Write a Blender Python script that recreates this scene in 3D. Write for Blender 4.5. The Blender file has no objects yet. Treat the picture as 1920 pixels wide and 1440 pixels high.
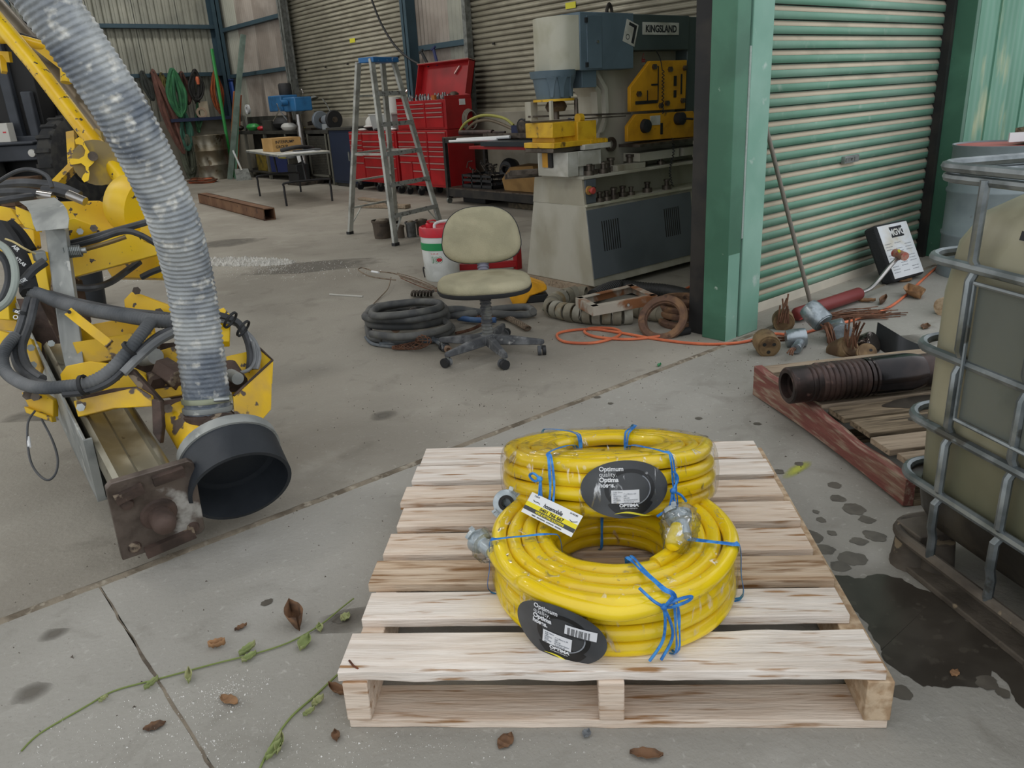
import bpy, bmesh, math, random
from mathutils import Vector, Matrix, noise
random.seed(7)
V = Vector; PI = math.pi
S = bpy.context.scene; COL = S.collection
# ------------------------------------------------ camera, sky, lamps, exposure
F = 1470.0; CAMH = 1.32; YAW = math.radians(51)
def _axes():
    a = .057; r = math.atan(a); th = math.atan((720-184)/F*math.cos(r))
    fw = V((0, math.cos(th), -math.sin(th))); rt = V((1, 0, 0)); up = V((0, math.sin(th), math.cos(th)))
    X = math.cos(r)*rt - math.sin(r)*up; D = -math.sin(r)*rt - math.cos(r)*up
    R = Matrix.Rotation(PI/2-YAW, 3, 'Z').inverted()
    # world x = along the green door wall, world y = towards the far wall
    def w(p): return V((p.x*math.sin(YAW)+p.y*math.cos(YAW), -p.x*math.cos(YAW)+p.y*math.sin(YAW), p.z))
    return w(X), w(D), w(fw)
AX, AD, AF = _axes()
cd = bpy.data.cameras.new('camera'); cam = bpy.data.objects.new('camera', cd); COL.objects.link(cam)
cam.location = (0, 0, CAMH); cam.rotation_euler = Matrix((AX, -AD, -AF)).transposed().to_euler()
cd.sensor_width = 36; cd.lens = F/1920*36; cd.clip_start = .05; cd.clip_end = 300; S.camera = cam
world = bpy.data.worlds.new('sky'); S.world = world; world.use_nodes = True
wn = world.node_tree.nodes; wl = world.node_tree.links
bg = wn['Background']; bg.inputs[1].default_value = 1.0
tc = wn.new('ShaderNodeTexCoord'); sp = wn.new('ShaderNodeSeparateXYZ'); rp = wn.new('ShaderNodeValToRGB')
wl.new(tc.outputs['Generated'], sp.inputs[0]); wl.new(sp.outputs['Z'], rp.inputs[0]); wl.new(rp.outputs[0], bg.inputs[0])
rp.color_ramp.elements[0].color = (.80, .84, .88, 1); rp.color_ramp.elements[1].color = (1, 1.02, 1.06, 1)
S.view_settings.view_transform = 'Standard'; S.view_settings.look = 'None'
S.view_settings.exposure = 0.27; S.view_settings.gamma = 1; S.view_settings.use_curve_mapping = False
S.world.cycles_visibility.camera = True if hasattr(S.world, 'cycles_visibility') else True
def lamp(name, loc, size, power, rot=(0, 0, 0), col=(1, .97, .92)):
    d = bpy.data.lights.new(name, 'AREA'); d.shape = 'RECTANGLE'; d.size, d.size_y = size; d.energy = power; d.color = col
    o = bpy.data.objects.new(name, d); o.location = loc; o.rotation_euler = rot; COL.objects.link(o); return o
# ------------------------------------------------ points in the room from sight lines measured on the photograph
CP = V((0, 0, CAMH))
def ray(x, y): return AX*((x-960)/F) + AD*((y-720)/F) + AF
def G(x, y, z=0.0): r = ray(x, y); return CP + r*((z-CAMH)/r.z)
def RX(x, y, X): r = ray(x, y); return CP + r*(X/r.x)
def RY(x, y, Y): r = ray(x, y); return CP + r*(Y/r.y)
def DP(x, y, d): return CP + ray(x, y)*d
# ------------------------------------------------ objects
def L(c):
    if isinstance(c, str): c = [int(c[i:i+2], 16) for i in (0, 2, 4)]
    return tuple((v/255/12.92 if v/255 <= .04045 else ((v/255+.055)/1.055)**2.4) for v in c) + (1,)
def tag(o, label=None, cat=None, group=None, kind=None):
    if label: o['label'] = label
    if cat: o['category'] = cat
    if group: o['group'] = group
    if kind: o['kind'] = kind
    return o
def thing(name, label, cat, loc=(0, 0, 0), rz=0, group=None, kind=None, rot=None):
    o = bpy.data.objects.new(name, None); COL.objects.link(o); o.empty_display_size = .05
    o.location = loc; o.rotation_euler = rot or (0, 0, rz); return tag(o, label, cat, group, kind)
def wm(o):
    m = o.matrix_basis.copy()
    while o.parent: o = o.parent; m = o.matrix_basis @ m
    return m
def copy_tree(o, parent=None):
    c = o.copy(); COL.objects.link(c); c.parent = parent
    for ch in list(o.children): copy_tree(ch, c)
    return c
def dup(o, loc=None, rz=None, label=None, rot=None, scale=None):
    c = copy_tree(o)
    if loc is not None: c.location = loc
    if rz is not None: c.rotation_euler = (0, 0, rz)
    if rot is not None: c.rotation_euler = rot
    if scale is not None: c.scale = (scale,)*3
    if label: c['label'] = label
    return c
def frame(d, up=V((0, 0, 1))):
    z = V(d).normalized(); x = up.cross(z)
    if x.length < 1e-4: x = V((1, 0, 0)).cross(z)
    x.normalize(); y = z.cross(x); return Matrix((x, y, z)).transposed()
def mat4(o, x, y, z=None):
    x = V(x).normalized(); y = V(y).normalized(); z = x.cross(y).normalized() if z is None else V(z)
    m = Matrix((x, y, z)).transposed().to_4x4(); m.translation = V(o); return m
def TR(x=0, y=0, z=0, rz=0, rx=0, ry=0):
    return Matrix.Translation((x, y, z)) @ Matrix.Rotation(rz, 4, 'Z') @ Matrix.Rotation(ry, 4, 'Y') @ Matrix.Rotation(rx, 4, 'X')
def cr(pts, n=6, closed=False):
    P = [V(p) for p in pts]; out = []; N = len(P)
    for i in range(N if closed else N-1):
        if closed: a, b, c, d = P[(i-1) % N], P[i], P[(i+1) % N], P[(i+2) % N]
        else: a, b, c, d = P[max(i-1, 0)], P[i], P[i+1], P[min(i+2, N-1)]
        for k in range(n):
            t = k/n
            out.append(.5*((2*b)+(c-a)*t+(2*a-5*b+4*c-d)*t*t+(3*b-a-3*c+d)*t**3))
    if not closed: out.append(P[-1])
    return out
class M:
    def __init__(s, T=None, local=False):
        s.bm = bmesh.new(); s.T = T or Matrix(); s.local = local; s.mi = 0
    def _v(s, p): return s.bm.verts.new(s.T @ V(p))
    def face(s, vs):
        try: f = s.bm.faces.new(vs); f.material_index = s.mi; return f
        except ValueError: return None
    def poly(s, pts): s.face([s._v(p) for p in pts]); return s
    def hexa(s, b, t):
        b = [s._v(p) for p in b]; t = [s._v(p) for p in t]; n = len(b)
        s.face(b[::-1]); s.face(t)
        for i in range(n): s.face([b[i], b[(i+1) % n], t[(i+1) % n], t[i]])
        return s
    def box(s, x0, y0, z0, x1, y1, z1, R=None):
        P = [(x0, y0), (x1, y0), (x1, y1), (x0, y1)]
        b = [V((x, y, z0)) for x, y in P]; t = [V((x, y, z1)) for x, y in P]
        if R: b = [R @ p for p in b]; t = [R @ p for p in t]
        return s.hexa(b, t)
    def cbox(s, c, d, R=None):
        c = V(c); R4 = Matrix.Translation(c) @ (R.to_4x4() if R else Matrix())
        return s.box(-d[0]/2, -d[1]/2, -d[2]/2, d[0]/2, d[1]/2, d[2]/2, R4)
    def bar(s, a, b, w, h, up=(0, 0, 1)):
        a = V(a); b = V(b); fr = frame(b-a, V(up)); l = (b-a).length
        R4 = Matrix.Translation(a) @ fr.to_4x4()
        return s.box(-w/2, -h/2, 0, w/2, h/2, l, R4)
    def ringloft(s, rings, cap=True, closed=False):
        R = [[s._v(p) for p in r] for r in rings]; n = len(R[0])
        k = len(R) if closed else len(R)-1
        for i in range(k):
            A, B = R[i], R[(i+1) % len(R)]
            for j in range(n): s.face([A[j], A[(j+1) % n], B[(j+1) % n], B[j]])
        if cap and not closed: s.face(R[0][::-1]); s.face(R[-1])
        return s
    def cyl(s, a, b, r, r2=None, n=16, cap=True):
        a = V(a); b = V(b); r2 = r if r2 is None else r2; fr = frame(b-a)
        def ring(c, q): return [c + fr @ V((q*math.cos(2*PI*i/n), q*math.sin(2*PI*i/n), 0)) for i in range(n)]
        return s.ringloft([ring(a, r), ring(b, r2)], cap)
    def tube(s, pts, r, n=8, closed=False, cap=True):
        P = [V(p) for p in pts]; N = len(P); rings = []; fr = None
        for i, p in enumerate(P):
            if closed: d = P[(i+1) % N]-P[i-1]
            else: d = P[min(i+1, N-1)]-P[max(i-1, 0)]
            if d.length < 1e-9: d = V((0, 0, 1))
            d.normalize()
            if fr is None: fr = frame(d)
            else:
                x = fr.col[0] - d*fr.col[0].dot(d)
                if x.length < 1e-6: fr = frame(d)
                else: x.normalize(); fr = Matrix((x, d.cross(x), d)).transposed()
            q = r[i] if isinstance(r, (list, tuple)) else r
            rings.append([p + fr @ V((q*math.cos(2*PI*k/n), q*math.sin(2*PI*k/n), 0)) for k in range(n)])
        return s.ringloft(rings, cap, closed)
    def lathe(s, prof, a=(0, 0, 0), d=(0, 0, 1), n=24, cap=True, closed=False, sc=(1, 1)):
        a = V(a); fr = frame(d)
        rings = [[a + fr @ V((r*sc[0]*math.cos(2*PI*i/n), r*sc[1]*math.sin(2*PI*i/n), z)) for i in range(n)] for r, z in prof]
        return s.ringloft(rings, cap, closed)
    def prism(s, poly, T, h):
        b = [T @ V((x, y, 0)) for x, y in poly]; t = [T @ V((x, y, h)) for x, y in poly]
        return s.hexa(b, t)
    def sph(s, c, r, sc=(1, 1, 1), n=12, m=8, R=None):
        c = V(c); R = R or Matrix.Identity(3)
        rings = []
        for j in range(1, m):
            a = PI*j/m
            rings.append([c + R @ V((r*sc[0]*math.sin(a)*math.cos(2*PI*i/n), r*sc[1]*math.sin(a)*math.sin(2*PI*i/n), -r*sc[2]*math.cos(a))) for i in range(n)])
        return s.ringloft(rings)
    def grid(s, fn, nu, nv, thick=0):
        g = [[s._v(fn(i/nu, j/nv)) for j in range(nv+1)] for i in range(nu+1)]
        for i in range(nu):
            for j in range(nv): s.face([g[i][j], g[i+1][j], g[i+1][j+1], g[i][j+1]])
        return s
    def o(s, name, mt, parent=None, bev=0, label=None, cat=None, group=None, kind=None, origin=None, ang=38, sol=0, sub=0):
        bm = s.bm; bmesh.ops.recalc_face_normals(bm, faces=bm.faces)
        me = bpy.data.meshes.new(name); ob = bpy.data.objects.new(name, me)
        if parent is not None:
            if not s.local: bm.transform(wm(parent).inverted())
            ob.parent = parent
        if s.local and parent is None: pass
        else:
            xs = [v.co for v in bm.verts]
            lo = V([min(v[i] for v in xs) for i in range(3)]); hi = V([max(v[i] for v in xs) for i in range(3)])
            c = V(((lo.x+hi.x)/2, (lo.y+hi.y)/2, lo.z if parent is None else (lo.z+hi.z)/2))
            if origin is not None: c = V(origin)
            bm.transform(Matrix.Translation(-c)); ob.location = c
        bm.to_mesh(me); bm.free()
        for m in (mt if isinstance(mt, (list, tuple)) else [mt]): me.materials.append(m)
        me.shade_smooth(); me.set_sharp_from_angle(angle=math.radians(ang))
        COL.objects.link(ob)
        if sol: q = ob.modifiers.new('solid', 'SOLIDIFY'); q.thickness = sol; q.offset = 0
        if bev: q = ob.modifiers.new('bevel', 'BEVEL'); q.width = bev; q.segments = 2; q.limit_method = 'ANGLE'; q.harden_normals = False
        if sub: q = ob.modifiers.new('sub', 'SUBSURF'); q.levels = sub; q.render_levels = sub
        return tag(ob, label, cat, group, kind)
def text(body, size, T, mt, parent, name='lettering', sx=1, bold=0, align='LEFT', shear=0):
    c = bpy.data.curves.new('t', 'FONT'); c.body = body; c.size = size; c.align_x = align; c.extrude = .0003; c.offset = bold; c.shear = shear
    t = bpy.data.objects.new('t', c); COL.objects.link(t)
    me = bpy.data.meshes.new_from_object(t.evaluated_get(bpy.context.evaluated_depsgraph_get()))
    COL.objects.unlink(t); bpy.data.objects.remove(t)
    me.materials.clear(); me.materials.append(mt)
    mm = T @ Matrix.Diagonal((sx, 1, 1, 1))
    if parent is not None: mm = wm(parent).inverted() @ mm
    me.transform(mm); me.name = name
    o = bpy.data.objects.new(name, me); COL.objects.link(o); o.parent = parent; return o
# ------------------------------------------------ materials
def mat(name, c, r=.6, m=0, c2=None, ns=6, lo=.45, hi=.6, bump=0, bs=60, var=.12, st=(1, 1, 1), c3=None, ns3=30, lo3=.55, hi3=.65, spec=.5, r2=None, coat=0, alpha=None):
    mt = bpy.data.materials.new(name); mt.use_nodes = True; nt = mt.node_tree; N = nt.nodes; K = nt.links
    b = N['Principled BSDF']; b.inputs['Roughness'].default_value = r; b.inputs['Metallic'].default_value = m
    b.inputs['Specular IOR Level'].default_value = spec; b.inputs['Coat Weight'].default_value = coat
    tc = N.new('ShaderNodeTexCoord'); mp = N.new('ShaderNodeMapping'); mp.inputs['Scale'].default_value = st
    oi = N.new('ShaderNodeObjectInfo'); K.new(tc.outputs['Object'], mp.inputs[0])
    mu = N.new('ShaderNodeMath'); mu.operation = 'MULTIPLY'; mu.inputs[1].default_value = 37; K.new(oi.outputs['Random'], mu.inputs[0])
    def nz(scale, det=4, dist=0):
        n = N.new('ShaderNodeTexNoise'); n.noise_dimensions = '4D'; n.inputs['Scale'].default_value = scale; n.inputs['Detail'].default_value = det
        n.inputs['Distortion'].default_value = dist; K.new(mp.outputs[0], n.inputs['Vector']); K.new(mu.outputs[0], n.inputs['W']); return n
    def step(n, a, z):
        q = N.new('ShaderNodeMapRange'); q.inputs[1].default_value = a; q.inputs[2].default_value = z; K.new(n.outputs[0], q.inputs[0]); return q
    def mix(f, a, bb, kind='MIX'):
        q = N.new('ShaderNodeMix'); q.data_type = 'RGBA'; q.blend_type = kind
        if f is not None: K.new(f, q.inputs[0])
        for i, x in ((6, a), (7, bb)):
            if isinstance(x, tuple): q.inputs[i].default_value = x
            else: K.new(x, q.inputs[i])
        return q.outputs[2]
    cur = L(c)
    if c2: f = step(nz(ns, 6, .4), lo, hi).outputs[0]; cur = mix(f, L(c), L(c2))
    if c3: f3 = step(nz(ns3, 5), lo3, hi3).outputs[0]; cur = mix(f3, cur, L(c3))
    if var:
        h = N.new('ShaderNodeHueSaturation'); q = step(nz(ns*.6+1.3, 5), .3, .7); q.inputs[3].default_value = 1-var; q.inputs[4].default_value = 1+var
        K.new(q.outputs[0], h.inputs['Value'])
        if isinstance(cur, tuple): h.inputs['Color'].default_value = cur
        else: K.new(cur, h.inputs['Color'])
        cur = h.outputs[0]
    if isinstance(cur, tuple): b.inputs['Base Color'].default_value = cur
    else: K.new(cur, b.inputs['Base Color'])
    if r2 is not None and c2:
        q = N.new('ShaderNodeMapRange'); q.inputs[3].default_value = r; q.inputs[4].default_value = r2; K.new(f, q.inputs[0]); K.new(q.outputs[0], b.inputs['Roughness'])
    if bump:
        bn = N.new('ShaderNodeBump'); bn.inputs['Strength'].default_value = bump; bn.inputs['Distance'].default_value = .01
        K.new(nz(bs, 3).outputs[0], bn.inputs['Height']); K.new(bn.outputs[0], b.inputs['Normal'])
    if alpha is not None: b.inputs['Alpha'].default_value = alpha
    return mt
def slabmat(name, c, c2, c3, c4, st=(1, 1, 1), r=.85):
    mt = mat(name, c, r, c2=c2, ns=.9, lo=.35, hi=.75, bump=.3, bs=70, var=.08, c3=c3, ns3=3.5, lo3=.58, hi3=.9, spec=.3, st=st)
    nt = mt.node_tree; N = nt.nodes; K = nt.links; b = N['Principled BSDF']; src = b.inputs['Base Color'].links[0].from_socket
    tc = N.new('ShaderNodeTexCoord')
    for sc, lo, hi, col, f in ((55, .62, .8, c4, .35), (130, .35, .3, '6b6860', .30), (6, .58, .78, '6b665c', .45)):
        n = N.new('ShaderNodeTexNoise'); n.inputs['Scale'].default_value = sc; n.inputs['Detail'].default_value = 5; n.inputs['Distortion'].default_value = .6; K.new(tc.outputs['Object'], n.inputs['Vector'])
        r_ = N.new('ShaderNodeMapRange'); r_.inputs[1].default_value = lo; r_.inputs[2].default_value = hi; r_.inputs[4].default_value = f; K.new(n.outputs[0], r_.inputs[0])
        q = N.new('ShaderNodeMix'); q.data_type = 'RGBA'; K.new(r_.outputs[0], q.inputs[0]); K.new(src, q.inputs[6]); q.inputs[7].default_value = L(col); src = q.outputs[2]
    K.new(src, b.inputs['Base Color']); return mt
concrete = slabmat('concrete', 'a3a098', '87847b', 'b0ada6', 'd4d1ca')
concrete_in = slabmat('shed_concrete', 'a29d92', '837d72', 'aeaa9f', 'c2beb4', st=(1, 1, 1), r=.7)
dirt = mat('joint_dirt', '867c6c', .95, c2='645a4c', ns=12, bump=.6, bs=60, c3='a29a8a', ns3=30)
dado_m = mat('dado_concrete', '979284', .9, c2='868173', ns=2.0, bump=.3, bs=20, c3='716c60', ns3=7, lo3=.62, hi3=.8)
clad = mat('wall_sheet', 'a9a99c', .55, .2, c2='94958a', ns=1.2, var=.08)
clad_b = mat('wall_sheet_pink', 'a39a90', .55, .2, c2='8a8076', ns=1.2, var=.08)
steel_blue = mat('blue_grey_steel', '3f5560', .55, .3, var=.1)
galv = mat('galvanised', '8f9492', .45, .75, c2='b0b4b2', ns=9, var=.1)
galv_dull = mat('dull_galvanised', '838682', .6, .5, c2='6a6c68', ns=14, var=.12, bump=.1)
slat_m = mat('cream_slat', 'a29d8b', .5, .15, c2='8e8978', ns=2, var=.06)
slat_shade = mat('cream_slat_shade', '6d6858', .7, var=.05)  # darker slat colour, painted shade for the underside step
black_steel = mat('black_steel', '232323', .6, .2, c2='33302c', var=.1)
green_shaded = mat('green_paint_shaded', '3f6b55', .5, c2='4a7a62', ns=3, var=.06, c3='a9bcae', ns3=24, lo3=.68, hi3=.74, bump=.12, bs=18)  # post paint darkened to stand for the shaded left faces
green_lit = mat('green_paint_lit_scuffed', '76a390', .55, c2='8bb3a2', ns=2.5, lo=.45, hi=.7, var=.08, c3='b9c9c0', ns3=12, lo3=.64, hi3=.78, bump=.12, bs=12)  # same post paint made lighter for the lit faces, plus scuffs
green_slat = mat('green_slat_paint', '66967f', .5, c2='82a592', ns=1.6, lo=.4, hi=.7, var=.07, c3='a2b5a6', ns3=9, lo3=.62, hi3=.8)
slat_dust = mat('slat_dust', 'cbbfa8', .85, c2='b3ab96', ns=3, lo=.5, hi=.7, var=.06)
roof_m = mat('roof_sheet', '9a9a92', .6, .2)
# ------------------------------------------------ the setting
fl = thing('floor', 'grey concrete slabs of the yard and shed floor', None, kind='structure')
del fl['label']
M().box(-3, -3.4, -.2, .2885, 2.395, 0).o('slab', concrete, fl)
M().box(.2945, -3.4, -.2, 14, 2.395, 0).o('slab', concrete, fl)
M().box(-14, -3.4, -.2, -3.01, 2.395, 0).o('slab', concrete, fl)
M().box(-14, 2.43, -.2, 8, 19.4, 0).o('slab', concrete_in, fl)
M().box(8.01, 2.43, -.2, 14, 19.4, -.001).o('slab', concrete, fl)
def strip(x0, x1):
    m = M(); n = int((x1-x0)/.03)
    R = []
    for i in range(n+1):
        x = x0+(x1-x0)*i/n; w = noise.noise((x*4, 1, 0)); q = noise.noise((x*19, 5, 0)); t = noise.noise((x*50, 9, 0))
        y = 2.412+.006*w; h = .0055+.006*q
        R.append([(x, y-.03-.008*q, -.02), (x, y-.022-.006*t, -.002), (x, y-.006, h), (x, y+.008, h*.8), (x, y+.016+.01*q, -.006), (x, y+.03, -.02)])
    m.ringloft(R, False); return m
strip(-4, 9).o('joint_filler', dirt, fl)
m = M(); R = []
for i in range(160):
    y = 2.39-i*.03; w = max(.0012, .0032+.006*noise.noise((y*5, 3, 0))); x = .2915+.006*noise.noise((y*9, 1, 0))+.003*noise.noise((y*30, 1, 0))
    R.append([(x-w, y, -.03), (x-w, y, .0007), (x+w, y, .0005), (x+w, y, -.03)])
m.ringloft(R, False); m.o('crack_filler', mat('crack_dirt', '544b41', .95, c2='857b6b', ns=9, lo=.4, hi=.6, bump=.5, bs=80), fl)
# corrugated wall sheets
def sheet(x0, y0, x1, y1, z0, z1, pitch, depth, name, mt, par, nx, prof='trap'):
    d = V((x1-x0, y1-y0, 0)); l = d.length+.06; d.normalize(); n = V((nx[0], nx[1], 0)); m = M(); pts = []; k = 0
    while k*pitch < l+1e-6:
        for t, h in ((0, 0), (.07, 1), (.40, 1), (.44, .8), (.48, 1), (.77, 1), (.84, 0)) if prof == 'trap' else ((0, 0), (.2, .2), (.35, .8), (.5, 1), (.65, .8), (.8, .2)):
            a = min((k+t)*pitch, l); pts.append((a, h*depth))
        k += 1
    vb = [m._v(V((x0, y0, z0))+d*a+n*h) for a, h in pts]; vt = [m._v(V((x0, y0, z1))+d*a+n*h) for a, h in pts]
    for i in range(len(pts)-1):
        if (pts[i+1][0]-pts[i][0]) > 1e-6: m.face([vb[i], vb[i+1], vt[i+1], vt[i]])
    return m.o(name, mt, par)
wl_ = thing('wall_left', None, None, (0, 19, 0), kind='structure')
x = 7.5
while x > -3:
    sheet(x, 19, x-.9, 19, 1.15, 5.4, .16, -.045, 'wall_sheet', clad, wl_, (0, 1)); x -= .9
M().box(-9, 18.86, 0, 7.5, 19.06, 1.25).o('concrete_dado', dado_m, wl_, bev=.01)
for z in (2.15, 3.12, 4.2):
    M().box(-9, 18.78, z, 7.4, 18.94, z+.08).o('girt', steel_blue, wl_)
for xx in (7.36, 3.3, -1.2, -6):
    M().box(xx-.02, 18.66, 1.15, xx, 18.96, 5.4).box(xx-.1, 18.66, 1.15, xx+.08, 18.67, 5.4).box(xx-.1, 18.95, 1.15, xx+.08, 18.96, 5.4).o('column', steel_blue, wl_)
wb = thing('wall_back', None, None, (7.5, 9, 0), kind='structure')
M().box(7.44, 2.7, 0, 7.66, 19, 1.15).o('concrete_dado', dado_m, wb, bev=.01)
for a, b, mt in ((19, 18.1, clad), (18.1, 17.2, clad_b), (17.2, 16.3, clad_b), (16.3, 15.38, clad_b), (11.3, 10.35, clad_b), (10.35, 9.7, clad)):
    sheet(7.56, a, 7.56, b, 1.15, 5.4, .10, -.032, 'wall_sheet', mt, wb, (1, 0), 's')
for a, b in ((2.6, 3.5), (3.5, 4.4)): sheet(7.56, a, 7.56, b, 1.15, 5.4, .09, -.022, 'wall_sheet', clad, wb, (1, 0), 's')
for a, b in ((18.95, 15.5), (11.0, 9.75)):
    for z in (2.08, 3.04, 4.2):
        M().box(7.42, b, z, 7.54, a, z+.075).o('girt', steel_blue, wb)
for y in (15.42, 11.15):
    M().box(7.3, y-.01, 1.15, 7.52, y+.01, 5.4).box(7.3, y-.08, 1.15, 7.31, y+.08, 5.4).o('column', steel_blue if y < 12 else galv_dull, wb)
M().box(7.36, 15.42, 1.9, 7.40, 15.60, 5.4).box(7.40, 15.28, 1.9, 7.42, 15.34, 5.4).o('door_guide', galv_dull, wb)
M().box(7.36, 11.22, 1.15, 7.44, 11.33, 5.4).o('door_guide', galv_dull, wb)
M().box(7.36, 9.66, 1.15, 7.46, 9.74, 5.4).o('door_guide', galv_dull, wb)
def roller(name, axis, c0, c1, plane, z0, z1, pitch, out, mats, skip=()):
    t = thing(name, None, None, ((c0+c1)/2, plane, z0) if axis == 'x' else (plane, (c0+c1)/2, z0), kind='structure')
    def prof(m, h=1.0):
        P = [(0, 0, 0), (1, .004, 0), (1, pitch*.60, 0), (.15, pitch*.95, 1), (0, pitch, 1)]
        for i in range(len(P)-1):
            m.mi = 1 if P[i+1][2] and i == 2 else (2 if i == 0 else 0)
            q = []
            for d, z, _ in (P[i], P[i+1]):
                for c in ((c0, c1) if d is P[i][0] else (c0, c1)):
                    q.append((c, z, d))
            a, b, c, d = q
            f = lambda k: (k[0], plane+out*.016*k[2], z0+k[1]) if axis == 'x' else (plane+out*.016*k[2], k[0], z0+k[1])
            m.poly([f(a), f(b), f(d), f(c)])
    m = M(); prof(m); base = m.o('slat', mats, t); base.modifiers.new('s', 'SOLIDIFY').thickness = .0008
    n = int((z1-z0)/pitch)
    for i in range(1, n):
        if i in skip: continue
        c = base.copy(); COL.objects.link(c); c.location.z += i*pitch
    return t
dr1 = roller('door_1', 'y', 11.25, 15.42, 7.5, 1.2, 4.6, .0715, -1, [slat_m, slat_m, slat_shade])
dr2 = roller('door_2', 'y', 4.5, 9.72, 7.5, 1.2, 4.6, .0715, -1, [slat_m, slat_m, slat_shade])
yel = mat('yellow_tape', 'd8d23a', .6, var=.03)
for d_, x_, y_ in ((dr1, 660, 76), (dr2, 1069, 10)):
    p = RX(x_, y_, 7.47); M().box(7.476, p.y-.09, p.z-.035, 7.479, p.y+.09, p.z+.035).o('sticker', yel, d_)
for d_, a, b in ((dr1, 11.25, 15.42), (dr2, 4.5, 9.72)):
    M().box(7.47, a, 1.14, 7.5, b, 1.2).o('bottom_rail', slat_m, d_)
    for i in range(5):
        y = a+(b-a)*(i+.5)/5; M().box(7.455, y-.02, 2.03, 7.475, y+.02, 2.06).o('catch', black_steel, d_)
dr3 = roller('door_3', 'x', 3.8, 6.24, 2.67, .06, 4.0, .0755, -1, [green_slat, slat_dust, black_steel])  # black on the slat undersides is a painted shadow line
M().box(3.8, 2.655, 0.0, 6.24, 2.69, .06).o('bottom_rail', mat('rail_dust', 'cfc8b8', .8), dr3)
p = RY(1592, 298, 2.65)
h = M().box(p.x-.09, 2.63, p.z-.022, p.x+.09, 2.655, p.z+.022).o('lock_plate', galv, dr3)
M().box(p.x-.08, 2.624, p.z-.012, p.x-.03, 2.63, p.z+.012).box(p.x+.03, 2.624, p.z-.012, p.x+.08, 2.63, p.z+.012).box(p.x-.012, 2.62, p.z-.008, p.x+.012, 2.63, p.z+.008).o('latch', galv_dull, h)
# green door posts (two back-to-back channels)
tp = thing('trim_1', None, None, (3.65, 2.55, 0), kind='structure')
m = M()
def chan(m, x0, x1, y0, y1, open_, z1=5.2):
    t = .004
    m.box(x0, y0, 0, x1, y0+t, z1)
    m.box(x0, y0, 0, x0+t, y1, z1); m.box(x1-t, y0, 0, x1, y1, z1)
# left face, dented front edge
lv = [(0, 3.506, 2.452), (.25, 3.506, 2.452), (.42, 3.512, 2.456), (.5, 3.498, 2.448), (1.3, 3.5, 2.45), (5.2, 3.5, 2.45)]
R = [[(3.5, 2.6, z), (x, y, z), (3.612, y+.0, z), (3.607, 2.6, z)] for z, x, y in lv]
m.ringloft(R); m.o('channel', green_shaded, tp, bev=.003)
M().ringloft([[(3.628, 2.445, z), (3.81+.0*z, 2.448, z), (3.81, 2.6, z), (3.63, 2.6, z)] for z in (0, .5, 1.2, 5.2)]).o('channel', green_lit, tp, bev=.004)
M().box(3.612, 2.462, 0, 3.628, 2.6, 5.2).o('seam', black_steel, tp)
M().box(3.613, 2.447, .55, 3.627, 2.462, 1.5).o('weld_filler', mat('weld_filler', '9aa8a0', .8, bump=.6, bs=60), tp)
M().box(3.509, 2.4505, 0, 3.610, 2.452, 5.2).o('front_face', green_lit, tp)  # thin skin that puts the lit green on the shaded channel's front
M().box(3.535, 2.62, 0, 3.60, 2.72, 5.2).o('door_guide', black_steel, tp)
tq = thing('trim_2', None, None, (6.4, 2.6, 0), kind='structure')
M().box(6.30, 2.47, 0, 6.42, 2.70, 5.2).o('channel', green_shaded, tq, bev=.003)
M().box(6.24, 2.60, 0, 6.29, 2.70, 5.2).o('door_guide', black_steel, tq)
wr = thing('wall_right', None, None, (7.6, 2.5, 0), kind='structure')
green_wall = mat('green_wall_paint', '6a9a84', .6, c2='5c8d76', ns=2, var=.07, c3='c3c49a', ns3=3.2, lo3=.6, hi3=.72, st=(1, 1, .35), bump=.1, bs=30)
for i in range(14):
    x0 = 6.36+i*.33
    m = M(); pts = [(0, 0), (.05, 0), (.06, .004), (.1, .004), (.11, 0), (.15, 0), (.16, .004), (.2, .004), (.21, 0), (.25, 0), (.26, .004), (.3, .004), (.31, 0), (.328, 0)]
    y0 = 2.468 - (.012 if i % 2 else 0)
    b = [(x0+a, y0-h, 0) for a, h in pts]; t_ = [(x0+a, y0-h, 5.2) for a, h in pts]
    b += [(x0+.328, y0+.02, 0), (x0, y0+.02, 0)]; t_ += [(x0+.328, y0+.02, 5.2), (x0, y0+.02, 5.2)]
    m.hexa(b, t_).o('wall_board', green_wall, wr)
for lx in (-5.2, -1.2, 2.6, 6.0):
    for ly in (5, 9, 13, 17):
        if lx > 2 and ly < 6: continue
        lamp('added_shed_fill', (lx, ly, 5.0), (1.2, .5), 30)  # unseen fill lights added to brighten the shed interior
ce = thing('ceiling', None, None, (0, 10, 5.4), kind='structure')
yy = 2.44
k = 0
while yy < 19:
    for (xa, xb) in ((-9, -4.6), (-3.9, -.4), (.3, 3.3), (4.0, 7.6)):
        M().box(xa, yy, 5.40, xb, yy+.98, 5.43).o('roof_sheet', roof_m, ce)
    if k % 2 == 0 or yy < 5.5:
        for (xa, xb) in ((-4.6, -3.9), (-.4, .3), (3.3, 4.0)): M().box(xa, yy, 5.40, xb, yy+.98, 5.43).o('roof_sheet', roof_m, ce)
    yy += .98; k += 1
for y in (2.6, 6.8, 11, 15.2, 18.9): M().box(-9, y-.05, 5.1, 7.6, y+.05, 5.39).o('rafter', steel_blue, ce)
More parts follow.
